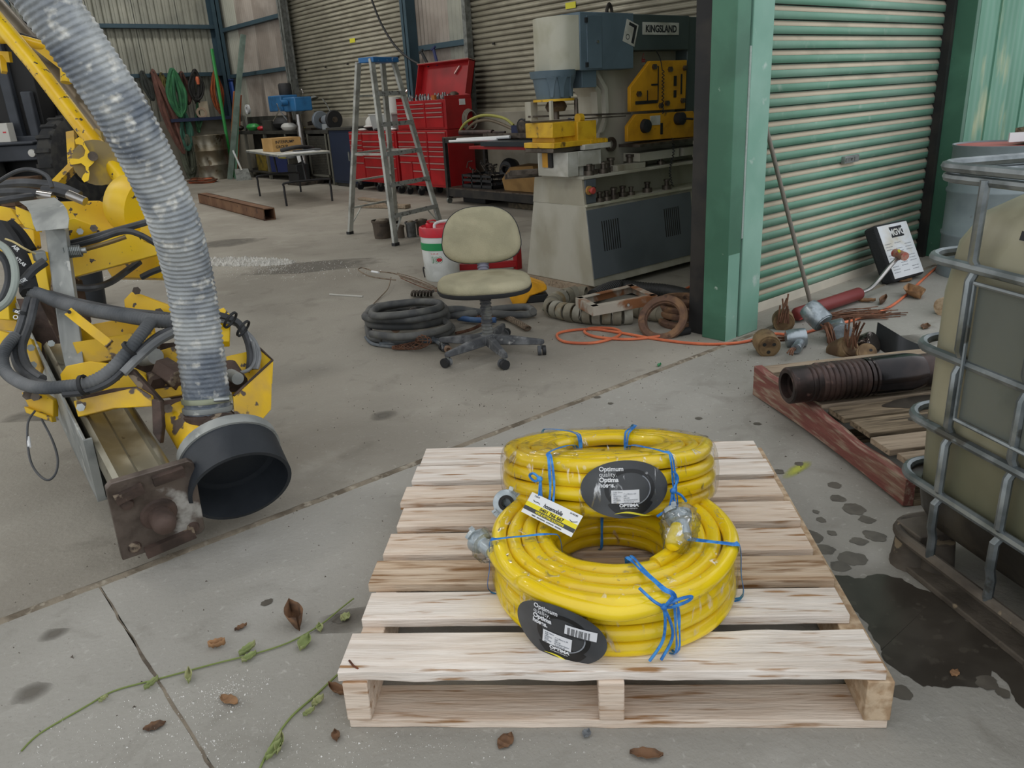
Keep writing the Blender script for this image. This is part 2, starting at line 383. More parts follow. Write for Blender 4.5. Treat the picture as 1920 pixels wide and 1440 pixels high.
# ------------------------------------------------ foreground: timber pallet
def wood(name, c, c2, c3, st=(1.2, 14, 14), lo3=.6, hi3=.75, ns3=5, var=.1):
    return mat(name, c, .85, c2=c2, ns=3, lo=.4, hi=.65, c3=c3, ns3=ns3, lo3=lo3, hi3=hi3, st=st, bump=.35, bs=12, var=var, spec=.2)
pine = wood('weathered_pine', 'e3d3c2', 'cdb7a2', 'a07a56', lo3=.56, hi3=.68)
pine2 = wood('stained_pine', 'd3bfa8', 'b79d82', '84613f', lo3=.5, hi3=.66)
pine_pale = wood('bleached_pine', 'ebe2d8', 'd6c8ba', 'a5805c', lo3=.57, hi3=.67)
pine_end = mat('pine_end_grain', 'c9b295', .9, c2='a98d6e', ns=40, lo=.4, hi=.6, bump=.3, bs=60)
def jag(m, x0, x1, y0, y1, z0, z1, rg, n=34, amp=.004):
    R = []
    for i in range(n+1):
        x = x0+(x1-x0)*i/n; a = noise.noise((x*9, rg, 0))*amp; b = noise.noise((x*9, rg+7, 0))*amp*.6; c = noise.noise((x*30, rg+3, 0))*amp*.4
        h = noise.noise((x*3, rg+11, 0))*.0015
        R.append([(x, y0+a+c, z0+h), (x, y1+b, z0+h), (x, y1+b, z1+h), (x, y0+a*.6+.001, z1+h)])
    return m.ringloft(R)
PRZ = math.radians(-43.455)
pe = V((math.cos(PRZ), math.sin(PRZ), 0)); pn = V((-pe.y, pe.x, 0))
PO = V((1.398, 1.387, 0)) - pe*.58 - pn*.58
pal = thing('timber_pallet', 'pale pine pallet carrying the two yellow hose coils', 'pallet', PO, PRZ)
rows = [(-.008, .128, pine_pale), (.179, .290, pine_pale), (.325, .436, pine2), (.464, .578, pine), (.617, .730, pine), (.760, .872, pine), (.909, 1.022, pine_pale), (1.03, 1.165, pine_pale)]
for i, (a, b, mt) in enumerate(rows):
    m = M(local=True); jag(m, -.012+.01*math.sin(i*2.1), 1.160+.006*math.cos(i*3), a, b, .126, .150, i*5.3, amp=.009 if i == 0 else .003)
    o = m.o('deck_board', mt, pal, bev=.002)
for x in (-.003, .562, 1.128):
    M(local=True).box(x, -.014, .022, x+.056, 1.16, .1255).o('stringer', pine_end if x > 1 else pine, pal, bev=.003)
for a, b in ((-.012, .10), (.53, .63), (1.06, 1.16)):
    m = M(local=True); jag(m, .0, 1.18, a, b, 0, .0215, a*9+2, amp=.004); m.o('base_board', pine, pal, bev=.002)
M(local=True).tube([(.006, .03, .151), (.02, .012, .152), (.033, .004, .149)], .0025, 6).o('bent_nail', mat('rust', '6b3d25', .9, c2='4a2a1c', ns=20, bump=.4, bs=60), pal)
rust = bpy.data.materials['rust']
# ------------------------------------------------ yellow hose coils
hose_y = mat('yellow_hose', 'f2d312', .30, c2='e6c40a', ns=3, var=.05, bump=.05, bs=120, spec=.5, coat=.5)
blue_tie = mat('blue_tie_film', '1f6fc0', .35, c2='3f93dd', ns=40, var=.15, bump=.4, bs=90)
lab_dark = mat('label_charcoal', '4a4d50', .38, c2='3a3c3f', ns=6, var=.1)
lab_black = mat('label_black', '17181a', .35)
lab_white = mat('label_white', 'e4e6ea', .45, var=.02)
lab_grey = mat('print_grey', '8d9299', .6, var=0)
ink = mat('print_black', '26272b', .6, var=0)
zinc = mat('zinc_casting', 'b9c2c6', .35, .55, c2='98a2a6', ns=20, bump=.1, bs=60)
rubber = mat('black_rubber', '1d1e20', .7, var=.1)
def film_mat(name, lo=.02, hi=.5, sc=(1, 1, 1), ns=24, tint=(1, 1, 1, 1)):
    mt = bpy.data.materials.new(name); mt.use_nodes = True; nt = mt.node_tree; N = nt.nodes; K = nt.links; N.clear()
    out = N.new('ShaderNodeOutputMaterial'); mx = N.new('ShaderNodeMixShader'); tr = N.new('ShaderNodeBsdfTransparent'); gl = N.new('ShaderNodeBsdfGlossy')
    tr.inputs[0].default_value = tint
    gl.inputs['Roughness'].default_value = .12; tc = N.new('ShaderNodeTexCoord'); mp = N.new('ShaderNodeMapping'); mp.inputs['Scale'].default_value = sc
    n = N.new('ShaderNodeTexNoise'); n.inputs['Scale'].default_value = ns; n.inputs['Detail'].default_value = 5; n.inputs['Distortion'].default_value = 1.2
    K.new(tc.outputs['Object'], mp.inputs[0]); K.new(mp.outputs[0], n.inputs['Vector'])
    r = N.new('ShaderNodeMapRange'); r.inputs[1].default_value = .58; r.inputs[2].default_value = .68; r.inputs[3].default_value = lo; r.inputs[4].default_value = hi
    K.new(n.outputs[0], r.inputs[0]); lw = N.new('ShaderNodeLayerWeight'); lw.inputs[0].default_value = .25
    ad = N.new('ShaderNodeMath'); ad.operation = 'MULTIPLY_ADD'; K.new(lw.outputs['Fresnel'], ad.inputs[0]); ad.inputs[1].default_value = .35; K.new(r.outputs[0], ad.inputs[2])
    b = N.new('ShaderNodeBump'); b.inputs['Strength'].default_value = .9; b.inputs['Distance'].default_value = .006; K.new(n.outputs[0], b.inputs['Height'])
    K.new(b.outputs[0], gl.inputs['Normal']); K.new(b.outputs[0], lw.inputs['Normal'])
    K.new(ad.outputs[0], mx.inputs[0]); K.new(tr.outputs[0], mx.inputs[1]); K.new(gl.outputs[0], mx.inputs[2]); K.new(mx.outputs[0], out.inputs[0]); return mt
film = film_mat('stretch_film', .0, .6, ns=34, sc=(1, 1, .25))
film_tight = film_mat('bunched_film', .1, .8, ns=45, tint=(.9, .92, .93, 1))
def ringpts(r, z, ph, wob=.002, n=88, dr=0):
    return [V(((r+wob*noise.noise((math.cos(a)*2, math.sin(a)*2, ph)))*math.sin(a), -(r+wob*noise.noise((math.cos(a)*2, math.sin(a)*2, ph)))*math.cos(a), z+wob*1.2*noise.noise((math.cos(a)*1.5, math.sin(a)*1.5, ph+9)))) for a in [2*PI*i/n for i in range(n)]]
def coil(T, name, label, loc, skip=(), seed=0):
    th = thing(name, label, 'hose', loc)
    m = M(T)
    for k in range(4):
        z = -.057+.038*k
        for j in range(4):
            r = .281-.038*j
            if 0 < k < 3 and 0 < j < 3: continue
            if (k, j) in skip: continue
            m.tube(ringpts(r + .004*math.sin(k*2.2+seed), z, seed+k*3+j, wob=.006), .0192, 12, closed=True)
    m.o('hose', hose_y, th, ang=60)
    # clear film wrapped round the ring
    m = M(T); R = []; nA = 110
    for i in range(nA):
        a = 2*PI*i/nA; sec = []
        for q in range(22):
            t = 2*PI*q/22; c, s = math.cos(t), math.sin(t); e_ = .55
            x = .224+(.085*abs(c)**e_*(1 if c > 0 else -1)); z = .087*abs(s)**e_*(1 if s > 0 else -1)
            w = .0035*noise.noise((a*9, q*.45, seed+3))+.002*noise.noise((a*40, q*.3, seed)); x += w; z += w
            sec.append((x*math.sin(a), -x*math.cos(a), z))
        R.append(sec)
    m.ringloft(R, False, True); m.o('stretch_film', film, th, ang=80)
    return th
def cyl_map(T, R, phi, h0, rot=0):
    cr_, sr = math.cos(rot), math.sin(rot)
    def f(x, y, off=0):
        X = x*cr_-y*sr; Y = x*sr+y*cr_; a = phi+X/R
        return T @ V(((R+off)*math.sin(a), -(R+off)*math.cos(a), h0+Y))
    return f
def wraptext(body, size, f, x, y, mt, par, off, sx=1, bold=0, align='LEFT'):
    o = text(body, size, Matrix.Translation((x, y, 0)), mt, None, sx=sx, bold=bold, align=align)
    iv = wm(par).inverted()
    for v in o.data.vertices: v.co = iv @ f(v.co.x, v.co.y, off+v.co.z)
    o.parent = par; return o
def patch(f, sx, sy, off, mt, par, name, shape='ell', cx=0, cy=0, nr=6, na=48, ry=None):
    m = M(); rings = []
    for j in range(nr, 0, -1):
        q = j/nr; ring = []
        for i in range(na):
            a = 2*PI*i/na
            if shape == 'ell': x, y = math.cos(a), math.sin(a)
            else:
                c, s = math.cos(a), math.sin(a); k = max(abs(c), abs(s)); x, y = c/k, s/k
            ring.append(f(cx+x*sx*q, cy+y*sy*q, off))
        rings.append(ring)
    m.ringloft(rings, False); m.poly(rings[-1])
    return m.o(name, mt, par)
def hose_label(T, th, phi, h0, rot, second=False, R=.306):
    f = cyl_map(T, R, phi, h0, rot)
    lb = patch(f, .112, .073, .0, lab_dark, th, 'label')
    def arc(r0, r1, mt, nm, off, a0=0, a1=2*PI, cx=.012, cy=0, sy=.8):
        m = M(); n = 40; R = []
        for i in range(n+1):
            a = a0+(a1-a0)*i/n
            R.append([f(cx+r0*math.cos(a), cy+r0*sy*math.sin(a), off), f(cx+r1*math.cos(a), cy+r1*sy*math.sin(a), off), f(cx+r1*math.cos(a), cy+r1*sy*math.sin(a), off+.0002), f(cx+r0*math.cos(a), cy+r0*sy*math.sin(a), off+.0002)])
        m.ringloft(R); return m.o(nm, mt, lb)
    arc(.052, .064, lab_black, 'printed_hose', .0006); arc(.050, .053, lab_grey, 'printed_ring', .001, -2.6, .9)
    arc(.0, .066, lab_black, 'printed_shadow', .0004, -2.6, -.5, sy=1.0, cy=-.004)
    m = M()
    m.ringloft([[f(-.03+.1*t/10, -.062+.006*math.sin(t*.5), .0012), f(-.03+.1*t/10, -.062+.006*math.sin(t*.5)-.005*math.sin(PI*t/10), .0012), f(-.03+.1*t/10, -.062+.006*math.sin(t*.5)-.005*math.sin(PI*t/10), .0013), f(-.03+.1*t/10, -.062+.006*math.sin(t*.5), .0013)] for t in range(11)]).o('yellow_swoosh', mat('swoosh', 'e6dc3c', .4), lb)
    for i, (s, b) in enumerate((('Optimum', .0003), ('quality.', -.0001), ('Optima', .0006), ('hoses.', .0006))):
        wraptext(s, .0155, f, -.064, .047-.0135*i, lab_white, lb, .0016, bold=b)
    patch(f, .035, .0165, .0014, lab_white, lb, 'sticker', 'sq', cx=.0, cy=-.018)
    for i, (a, b) in enumerate((('SUB: 25mm', ''), ('SIZE', '1" x 38mm x 20'), ('LENGTH', '20M'), ('RUN', 'AIR-HS'), ('FITTING', 'S2 MAINSTREAM'), ('REF', '13-349-04-05'))):
        wraptext(a, .0048, f, -.03, -.008-.0051*i, lab_grey, lb, .0018); wraptext(b, .0048, f, -.005, -.008-.0051*i, lab_grey, lb, .0018)
    wraptext('OPTIMA', .0105, f, .008, -.044, lab_white, lb, .0016, sx=1.25, bold=.0005, align='CENTER')
    wraptext("Don't settle for anything less.", .0036, f, .008, -.049, lab_white, lb, .0016, align='CENTER')
    if second:
        s2 = patch(f, .036, .012, .0022, lab_white, lb, 'sticker', 'sq', cx=.052, cy=.022)
        for i in range(3): wraptext('||| |||| || ||||| ||| ||', .008, f, .022, .023-.008*i, ink, lb, .0026, bold=.0002)
    return lb
def tie(T, th, phi, tw=0, two=True, wide=.006):
    # flat film tied round the cross-section
    sec = [(.313, -.07), (.311, 0), (.306, .074), (.29, .0845), (.22, .087), (.158, .0845), (.137, .07), (.132, 0), (.137, -.07), (.22, -.0775)]
    P = []
    n = len(sec)
    for i, (r, z) in enumerate(sec):
        a = phi + tw*math.sin(2*PI*i/n+1)
        P.append((r*math.sin(a), -r*math.cos(a), z))
    P = cr(P, 5, True)
    m = M(T)
    for d in ((-.003, .004) if two else (0,)):
        R = []
        for i, p in enumerate(P):
            t = (P[(i+1) % len(P)]-P[i-1]).normalized(); c = V((.22*math.sin(phi), -.22*math.cos(phi), 0)); n_ = (p-c); n_ -= t*n_.dot(t); n_.normalize(); b = t.cross(n_)
            w = wide*(.55+.35*noise.noise((i*.35, d*100, phi)))
            q = p + b*d*(1+.5*math.sin(i*.3)) + n_*.001
            R.append([q-b*w, q+n_*.0015, q+b*w, q-n_*.0006])
        m.ringloft(R, False, True)
    return m.o('tie', blue_tie, th, ang=70)
def claw(p, d, s=1.0, par=None, up=V((0, 0, 1))):
    fr = frame(d, up).to_4x4(); fr.translation = V(p); m = M(fr)
    m.lathe([(.014*s, -.06*s), (.02*s, -.058*s), (.02*s, -.02*s), (.03*s, -.016*s), (.034*s, 0), (.034*s, .006*s), (.026*s, .008*s), (.019*s, .008*s), (.017*s, -.03*s), (.012*s, -.035*s)], n=28)
    for a in (0, PI):
        q = Matrix.Rotation(a+.6, 4, 'Z')
        for k in range(5):
            b = k*.14
            m.cbox(q @ V((.036*s*math.cos(b), .036*s*math.sin(b), .006*s)), (.012*s, .009*s, .012*s), (q @ Matrix.Rotation(b, 4, 'Z')).to_3x3())
        m.cbox(q @ V((.038*s*math.cos(.6), .038*s*math.sin(.6), .012*s)), (.01*s, .012*s, .014*s), (q @ Matrix.Rotation(.6, 4, 'Z')).to_3x3())
    c = m.o('claw_coupling', zinc, par, bev=.0008)
    M(fr).lathe([(.0115*s, .002*s), (.0115*s, .011*s), (.0195*s, .011*s), (.02*s, .004*s)], n=28, closed=True).o('seal', rubber, c)
    return c
def crinkle(pts, rad, par, seed, name='film_wrap'):
    P = cr(pts, 6); m = M(); R = []
    for i, p in enumerate(P):
        d = (P[min(i+1, len(P)-1)]-P[max(i-1, 0)]); fr = frame(d); t = i/(len(P)-1)*(len(rad)-1); k = int(min(t, len(rad)-2)); r = rad[k]+(rad[k+1]-rad[k])*(t-k)
        R.append([p+fr @ V(((r*(1+.22*noise.noise((a*1.7, i*.5, seed))+.12*noise.noise((a*6, i*1.1, seed))))*math.cos(a), (r*(1+.22*noise.noise((a*1.7, i*.5, seed+4))+.12*noise.noise((a*5, i, seed))))*math.sin(a), 0)) for a in [2*PI*j/26 for j in range(26)]])
    m.ringloft(R); return m.o(name, film_tight, par, ang=25)
def PL(x, y, z): return PO+pe*x+pn*y+V((0, 0, z))
TL_ = mat4(PL(.615, .333, .2265), pe, pn)
lo_c = coil(TL_, 'hose_coil', 'lower yellow hose coil lying flat at the front of the pallet', PL(.615, .333, .151), seed=1)
tau = math.radians(16); yp = pn*math.cos(tau)-V((0, 0, math.sin(tau)))
TU_ = mat4(PL(.622, .655, .151+.078*math.cos(tau)+.302*math.sin(tau)), pe, yp)
up_c = coil(TU_, 'hose_coil', 'upper yellow hose coil tilted back against the lower one', PL(.622, .95, .151), seed=5)
for t in (lo_c, up_c): t['group'] = 'yellow hose coils on the pallet'; 
hose_label(TU_, up_c, .09, .0, 0); hose_label(TL_, lo_c, -.44, -.014, -.12, True, .325)
for a, w in ((-.62, .10), (.44, .07), (2.75, .1), (-2.5, .05)): tie(TU_, up_c, a, w)
for a, w in ((.30, .1), (1.2, .08), (-1.35, -.05), (-2.95, .04)): tie(TL_, lo_c, a, w, two=a in (.30, 1.2), wide=.007)
def bow(T, th, phi, z, r, loops):
    m = M(T)
    def q(s, h, o=0.0): a = phi+s/r; return V(((r+o)*math.sin(a), -(r+o)*math.cos(a), z+h))
    for L_ in loops: m.tube(cr([q(*k) for k in L_], 5), .0035, 6)
    m.sph(q(0, 0, .006), .008, n=8, m=6); m.o('bow', blue_tie, th)
bow(TL_, lo_c, .28, .066, .318, [[(0, 0, .004), (.03, .016, .012), (.062, .012, .01), (.055, .0, .006), (.02, -.004, .006), (0, 0, .006)], [(0, 0, .006), (.006, .014, .012), (.018, .026, .01)], [(0, 0, .004), (-.02, .014, .0), (-.045, .03, -.03)], [(0, 0, .003), (.004, -.04, .004), (-.002, -.09, .004), (-.03, -.135, .004)], [(0, 0, .003), (.018, -.05, .004), (.02, -.09, .004), (-.004, -.137, .004)]])
bow(TU_, up_c, .47, -.01, .318, [[(0, 0, .004), (.012, .03, .01), (.004, .05, .004)], [(0, 0, .004), (.02, -.012, .01), (.034, -.03, .012)], [(0, 0, .004), (-.012, -.04, .006), (-.045, -.06, .004)], [(0, 0, .004), (.006, -.04, .008), (.014, -.07, .004)]])
bow(TU_, up_c, -.62, .022, .314, [[(0, 0, .004), (-.014, .014, .012), (-.03, .006, .01), (-.014, -.006, .01), (0, 0, .004)], [(0, 0, .003), (.004, -.05, .006), (.012, -.09, .004)], [(0, 0, .003), (-.004, -.05, .006), (-.004, -.09, .006)]])
# hose tails and couplings
tail = [G(927, 1036, .262), G(945, 1062, .268), G(975, 1090, .276)] + [TL_ @ V((.300*math.sin(a), -.300*math.cos(a), .062-.006*k)) for k, a in enumerate((-.75, -.5, -.25, 0))]+[TL_ @ V((r*math.sin(a), -r*math.cos(a), z)) for a, r, z in ((.3, .294, .054), (.7, .284, .05), (1.1, .276, .044))]
M().tube(cr(tail, 8), .0192, 12).o('hose_tail', hose_y, lo_c, ang=60)
claw(G(898, 1014, .268), G(885, 1000, .275)-G(925, 1034, .265), .95, lo_c)
crinkle([G(888, 1020, .27), G(905, 1022, .268), G(922, 1030, .266), G(938, 1040, .266)], [.028, .042, .035, .022], lo_c, 3)
tr_ = [TL_ @ V((.172*math.sin(a), -.172*math.cos(a), z)) for a, z in ((.55, .064), (.9, .072), (1.25, .085))] + [G(1262, 1018, .335), G(1272, 990, .35)]
M().tube(cr(tr_, 8), .0192, 12).o('hose_tail', hose_y, lo_c, ang=60)
claw(G(1272, 968, .365), G(1262, 950, .38)-G(1276, 1000, .345), .95, lo_c)
crinkle([G(1265, 1028, .325), G(1272, 1000, .345), G(1276, 980, .355), G(1272, 960, .365)], [.026, .043, .046, .036], lo_c, 8)
uf = DP(950, 943, 2.14)
claw(uf, (CP-uf)+V((0, 0, -.1))-pe*.25, 1.1, up_c)
M().tube(cr([uf+ (uf-CP).normalized()*.05+pe*.03, uf+(uf-CP).normalized()*.09+pe*.09, uf+(uf-CP).normalized()*.1+pe*.2], 6), .0192, 12).o('hose_tail', hose_y, up_c, ang=60)
crinkle([uf+(uf-CP).normalized()*.03, uf+(uf-CP).normalized()*.05+pe*.02, uf+(uf-CP).normalized()*.08+pe*.05], [.034, .04, .026], up_c, 12)
# business card
card_w = mat('card_white', 'e9ebec', .4, var=.02)
BLc, BRc, TLc = G(977, 959, .322), G(1071, 1007, .322), G(997.4, 922, .362)
ex = (BRc-BLc); cw = ex.length; ex.normalize(); ey = TLc-BLc; ey -= ex*ey.dot(ex); ch = ey.length; ey.normalize()
TC = mat4(BLc, ex, ey)
cdt = thing('business_card', 'white, yellow and black trade card with hose phone number, between the two coils', 'card', BLc)
M(TC).box(0, 0, -.0008, cw, ch, 0).o('card', card_w, cdt)
M(TC).box(0, ch*.36, 0, cw, ch*.56, .0003).o('yellow_band', mat('card_yellow', 'ecdc1e', .4, var=0), cdt)
M(TC).box(0, ch*.18, 0, cw, ch*.36, .0003).o('dark_band', mat('card_charcoal', '3c4043', .4, var=0), cdt)
for s, x, y, z, mt, sx, b in (('hosemobile', .5, .60, .26, ink, .95, .0003), ('0401 766 667', .52, .385, .2, ink, 1.3, .0003), ('HOSE & FITTING SOLUTIONS', .52, .215, .145, bpy.data.materials['card_yellow'], .92, .0002), ('7 DAYS', .13, .86, .1, ink, 1, 0), ('24 HOURS', .86, .86, .1, ink, 1, 0), ('MINING    EARTHMOVING    AUTOMOTIVE    INDUSTRIAL', .5, .06, .075, ink, .95, 0)):
    text(s, ch*z, TC @ Matrix.Translation((cw*x, ch*y, .0005)), mt, cdt, sx=sx, bold=b, align='CENTER', shear=.15 if 'hose' in s else 0)
M(TC).tube(cr([(cw*.10, ch*.70, .0008), (cw*.14, ch*.66, .0008), (cw*.2, ch*.68, .0008), (cw*.24, ch*.64, .0008)], 4), .0008, 4).o('logo_line', ink, cdt)
m = M(TC); m.tube(cr([(cw*.84, ch*.62, .0008), (cw*.88, ch*.58, .0008), (cw*.93, ch*.62, .0008), (cw*.97, ch*.68, .0008)], 4), .0008, 4); m.o('logo_line', ink, cdt)
# ------------------------------------------------ bulk liquid container on the right
ibc_plastic = mat('dirty_tank_plastic', '96927b', .36, c2='7f7b65', ns=3, var=.08, c3='6a654e', ns3=5, lo3=.58, hi3=.75, st=(1, 1, .35), spec=.5)
ibc_plastic2 = mat('tank_plastic_with_liquid', '74745f', .38, c2='63634f', ns=3, var=.08, c3='55543f', ns3=5, lo3=.6, st=(1, 1, .4))
cage_m = mat('cage_galvanised', '90979a', .42, .75, c2='6f7678', ns=12, var=.12, c3='5b5c58', ns3=9, lo3=.62)
tray_m = mat('oily_tray', '2c2924', .35, c2='4a453c', ns=6, var=.1, bump=.1, bs=40)
foot_m = mat('container_base', '625a50', .8, c2='4a433b', ns=8, bump=.3, bs=50, c3='8a7c66', ns3=16, lo3=.62)
IB = V((2.065, .872, 0)); IR = math.radians(-28)
ibc = thing('liquid_container', 'caged square plastic liquid container with dirty olive tank at the right edge', 'tank', IB, IR)
def rr(x0, y0, x1, y1, r, n=6):
    P = []
    for cx, cy, a0 in ((x1-r, y1-r, 0), (x0+r, y1-r, PI/2), (x0+r, y0+r, PI), (x1-r, y0+r, 1.5*PI)):
        for i in range(n+1): a = a0+PI/2*i/n; P.append((cx+r*math.cos(a), cy+r*math.sin(a)))
    return P
lv = [(.135, .14, .04), (.15, .08, .02), (.19, .04, .01), (.24, .025, 0), (.46, .018, 0)]
def lring(z, ins, r): return [(x, y, z) for x, y in rr(ins, -1.15+ins, 1.0-ins, -ins, max(.11-r, .08))]
M(local=True).ringloft([lring(z, i, r) for z, i, r in lv]).o('tank_lower', ibc_plastic2, ibc)
M(local=True).ringloft([lring(z, i, r) for z, i, r in [(.46, .018, 0), (.8, .018, 0), (.93, .03, 0), (1.0, .06, 0), (1.04, .11, 0), (1.055, .2, 0)]]).o('tank', ibc_plastic, ibc)
for z, d in ((1.11, 0), (.889, 0), (.66, 0), (.464, 0), (.294, 0)):
    P = [(x, y, z) for x, y in rr(.0, -1.15, 1.0, 0, .09, 6)]
    M(local=True).tube(P, .0125, 8, closed=True).o('cage_rail', cage_m, ibc)
M(local=True).tube([(x, y, 1.085) for x, y in rr(.003, -1.147, .997, -.003, .09, 6)], .011, 8, closed=True).o('cage_rail', cage_m, ibc)
P = [(x, y, .106) for x, y in rr(.0, -1.15, 1.0, 0, .09, 6)]
M(local=True).tube(P, .016, 8, closed=True).o('base_rail', foot_m, ibc)
for k in range(6):
    y = -.19-.2*k
    if y < -1.12: break
    zs = [(.11, .0), (.17, 0), (.2, -.008), (.27, -.008), (.29, .012), (.31, -.003), (.44, -.003), (.464, .012), (.49, -.003), (.63, -.003), (.66, .012), (.69, -.003), (.86, -.003), (.889, .012), (.91, -.003), (1.09, 0)]
    M(local=True).tube([(x-.004, y, z) for z, x in zs], .0115, 8).o('cage_post', cage_m, ibc)
for k in range(5):
    x = .17+.165*k
    M(local=True).tube([(x, .004, z) for z in (.11, .5, 1.09)], .0115, 8).o('cage_post', cage_m, ibc)
M(local=True).box(-.004, -.82, .52, .006, -.215, .86).o('plate', mat('plate_grey', '6f746e', .5, .4, c2='5f6560', ns=4, var=.06), ibc, bev=.002)
m = M(local=True); m.tube([(-.014, -.215, .52), (-.014, -.215, .86), (-.014, -.82, .86), (-.014, -.82, .52)], .006, 6, closed=True); m.o('plate_frame', cage_m, ibc)
M(local=True).lathe([(.12, 1.05), (.12, 1.075), (.1, 1.085), (.001, 1.085)], (.5, -.55, 0), n=24).o('tank_cap', rubber, ibc)
m = M(local=True)
m.ringloft([[(x, y, .285) for x, y in rr(.004, -1.14, .99, -.004, .09, 6)], [(x, y, .28) for x, y in rr(.035, -1.12, .97, -.035, .09, 6)]], False); m.o('tray_lip', tray_m, ibc)
m = M(local=True)
m.ringloft([[(x, y, z) for x, y in rr(i, -1.15+i, 1-i, -i, .1, 6)] for z, i in ((.12, .10), (.16, .05), (.2, .03), (.28, .02))], False); m.o('tray', tray_m, ibc)
for fx in (0, .42, .86):
    for fy in (0, -.48, -1.0):
        m = M(local=True); m.cyl((fx+.05, fy-.06, 0), (fx+.05, fy-.06, .1), .055, .045, 14); m.cyl((fx+.09, fy-.11, 0), (fx+.09, fy-.11, .1), .05, .042, 14); m.o('foot', foot_m, ibc)
for fy in (-.02, -.5, -1.02): M(local=True).box(.02, fy-.1, .09, .98, fy, .125).o('base_bearer', foot_m, ibc, bev=.004)
M(local=True).box(.01, -1.14, 0, .1, -.02, .018).o('base_skid', foot_m, ibc, bev=.004)
m = M(local=True); m.poly([(.036, -.27, .985), (.036, -.30, .985), (.032, -.30, .965), (.032, -.27, .965)]); m.poly([(.036, -.315, .987), (.036, -.35, .987), (.032, -.35, .962), (.032, -.315, .962)]); m.o('marker_print', ink, ibc, kind='stuff')
# ------------------------------------------------ dark puddle and drips
wet = mat('wet_oil', '48433c', .30, c2='3c3731', ns=8, var=.12, c3='4f4a42', ns3=30, lo3=.6, spec=.5)
drip = mat('oil_drip', '625d54', .5, c2='57524a', ns=20, var=.1)
def soft(name, c, r=.7, k=1.0):
    mt = mat(name, c, r, var=.1, ns=6); nt = mt.node_tree; N = nt.nodes; K = nt.links; tc = N.new('ShaderNodeTexCoord'); vm = N.new('ShaderNodeVectorMath'); vm.operation = 'DISTANCE'
    mp = N.new('ShaderNodeMapping'); mp.inputs['Scale'].default_value = (1, 1, 0); K.new(tc.outputs['Generated'], mp.inputs[0]); K.new(mp.outputs[0], vm.inputs[0]); vm.inputs[1].default_value = (.5, .5, 0)
    n = N.new('ShaderNodeTexNoise'); n.inputs['Scale'].default_value = 9; n.inputs['Detail'].default_value = 6; K.new(tc.outputs['Object'], n.inputs['Vector'])
    a = N.new('ShaderNodeMath'); a.operation = 'MULTIPLY_ADD'; K.new(n.outputs[0], a.inputs[0]); a.inputs[1].default_value = .5; K.new(vm.outputs['Value'], a.inputs[2])
    q = N.new('ShaderNodeMapRange'); q.inputs[1].default_value = .72; q.inputs[2].default_value = .35; q.inputs[3].default_value = 0; q.inputs[4].default_value = k; K.new(a.outputs[0], q.inputs[0]); K.new(q.outputs[0], N['Principled BSDF'].inputs['Alpha']); return mt
damp = soft('damp_concrete', '6b665d', .6, .75)
def splat(name, cx, cy, rx, ry, mt, par, seed, rz=0, n=30, amp=.3, z=.0012):
    m = M(); P = []
    for i in range(n):
        a = 2*PI*i/n; k = 1+amp*noise.noise((math.cos(a)*1.6, math.sin(a)*1.6, seed))+amp*.35*noise.noise((math.cos(a)*6, math.sin(a)*6, seed+3))
        x, y = rx*k*math.cos(a), ry*k*math.sin(a)
        P.append((cx+x*math.cos(rz)-y*math.sin(rz), cy+x*math.sin(rz)+y*math.cos(rz), z))
    m.poly(P); return m.o(name, mt, par)
pud = [G(*p, .0015) for p in ((1545, 1075), (1600, 1082), (1640, 1075), (1680, 1082), (1720, 1100), (1800, 1150), (1900, 1230), (1990, 1300), (2000, 1345), (1905, 1318), (1860, 1255), (1825, 1285), (1760, 1290), (1700, 1262), (1665, 1240), (1620, 1180), (1590, 1130))]
m = M(); P = cr(pud, 5, True); P = cr(P, 4, True); m.poly([p+V((.035*noise.noise(V((p.x*9, p.y*9, 1)))+.012*noise.noise(V((p.x*40, p.y*40, 2))), .035*noise.noise(V((p.x*9, p.y*9, 5)))+.012*noise.noise(V((p.x*40, p.y*40, 7))), 0)) for p in P])
pd = tag(m.o('puddle', wet, None), 'dark wet oil stain on concrete beside the pallet and caged container', 'puddle')
G_ = lambda x, y: G(x, y)
spots = [(1548, 1030, .035), (1525, 1008, .04), (1600, 1048, .05), (1575, 1062, .035), (1540, 975, .02), (1570, 935, .03), (1565, 910, .03), (1600, 955, .045), (1625, 975, .03), (1460, 885, .025), (1520, 1000, .02), (1498, 870, .02), (1420, 795, .02), (1690, 1300, .03), (1640, 1005, .04), (1610, 1015, .03), (1560, 1000, .018), (1530, 960, .014), (640, 1160, .03), (500, 1130, .02), (310, 765, .04), (1120, 745, .02), (1145, 757, .015), (1320, 820, .02), (1310, 785, .018), (1850, 1280, .03), (1880, 1300, .02)]
for i, (x, y, r) in enumerate(spots):
    p = G(x, y); splat('stain', p.x, p.y, r*.85, r*.75, drip, fl, i*1.7, rz=i, z=.0008+.00005*i)
for i, (x, y, r, q) in enumerate(((590, 500, .9, .25), (430, 455, .5, .25), (1700, 640, .3, .1), (150, 760, .5, .2), (720, 780, .09, .06), (1010, 835, .1, .05), (60, 1300, .06, .04), (100, 1190, .05, .03), (650, 1165, .12, .05))):
    p = G(x, y); splat('stain', p.x, p.y, r, q, damp, fl, i*2.3+40, rz=-.6, z=.0004+.00004*i)
ylw = G(1495, 880); splat('chalk_mark', ylw.x, ylw.y, .12, .025, soft('chalk_yellow', 'b2b64e', .9, .9), fl, 77, rz=math.radians(5), z=.0011)
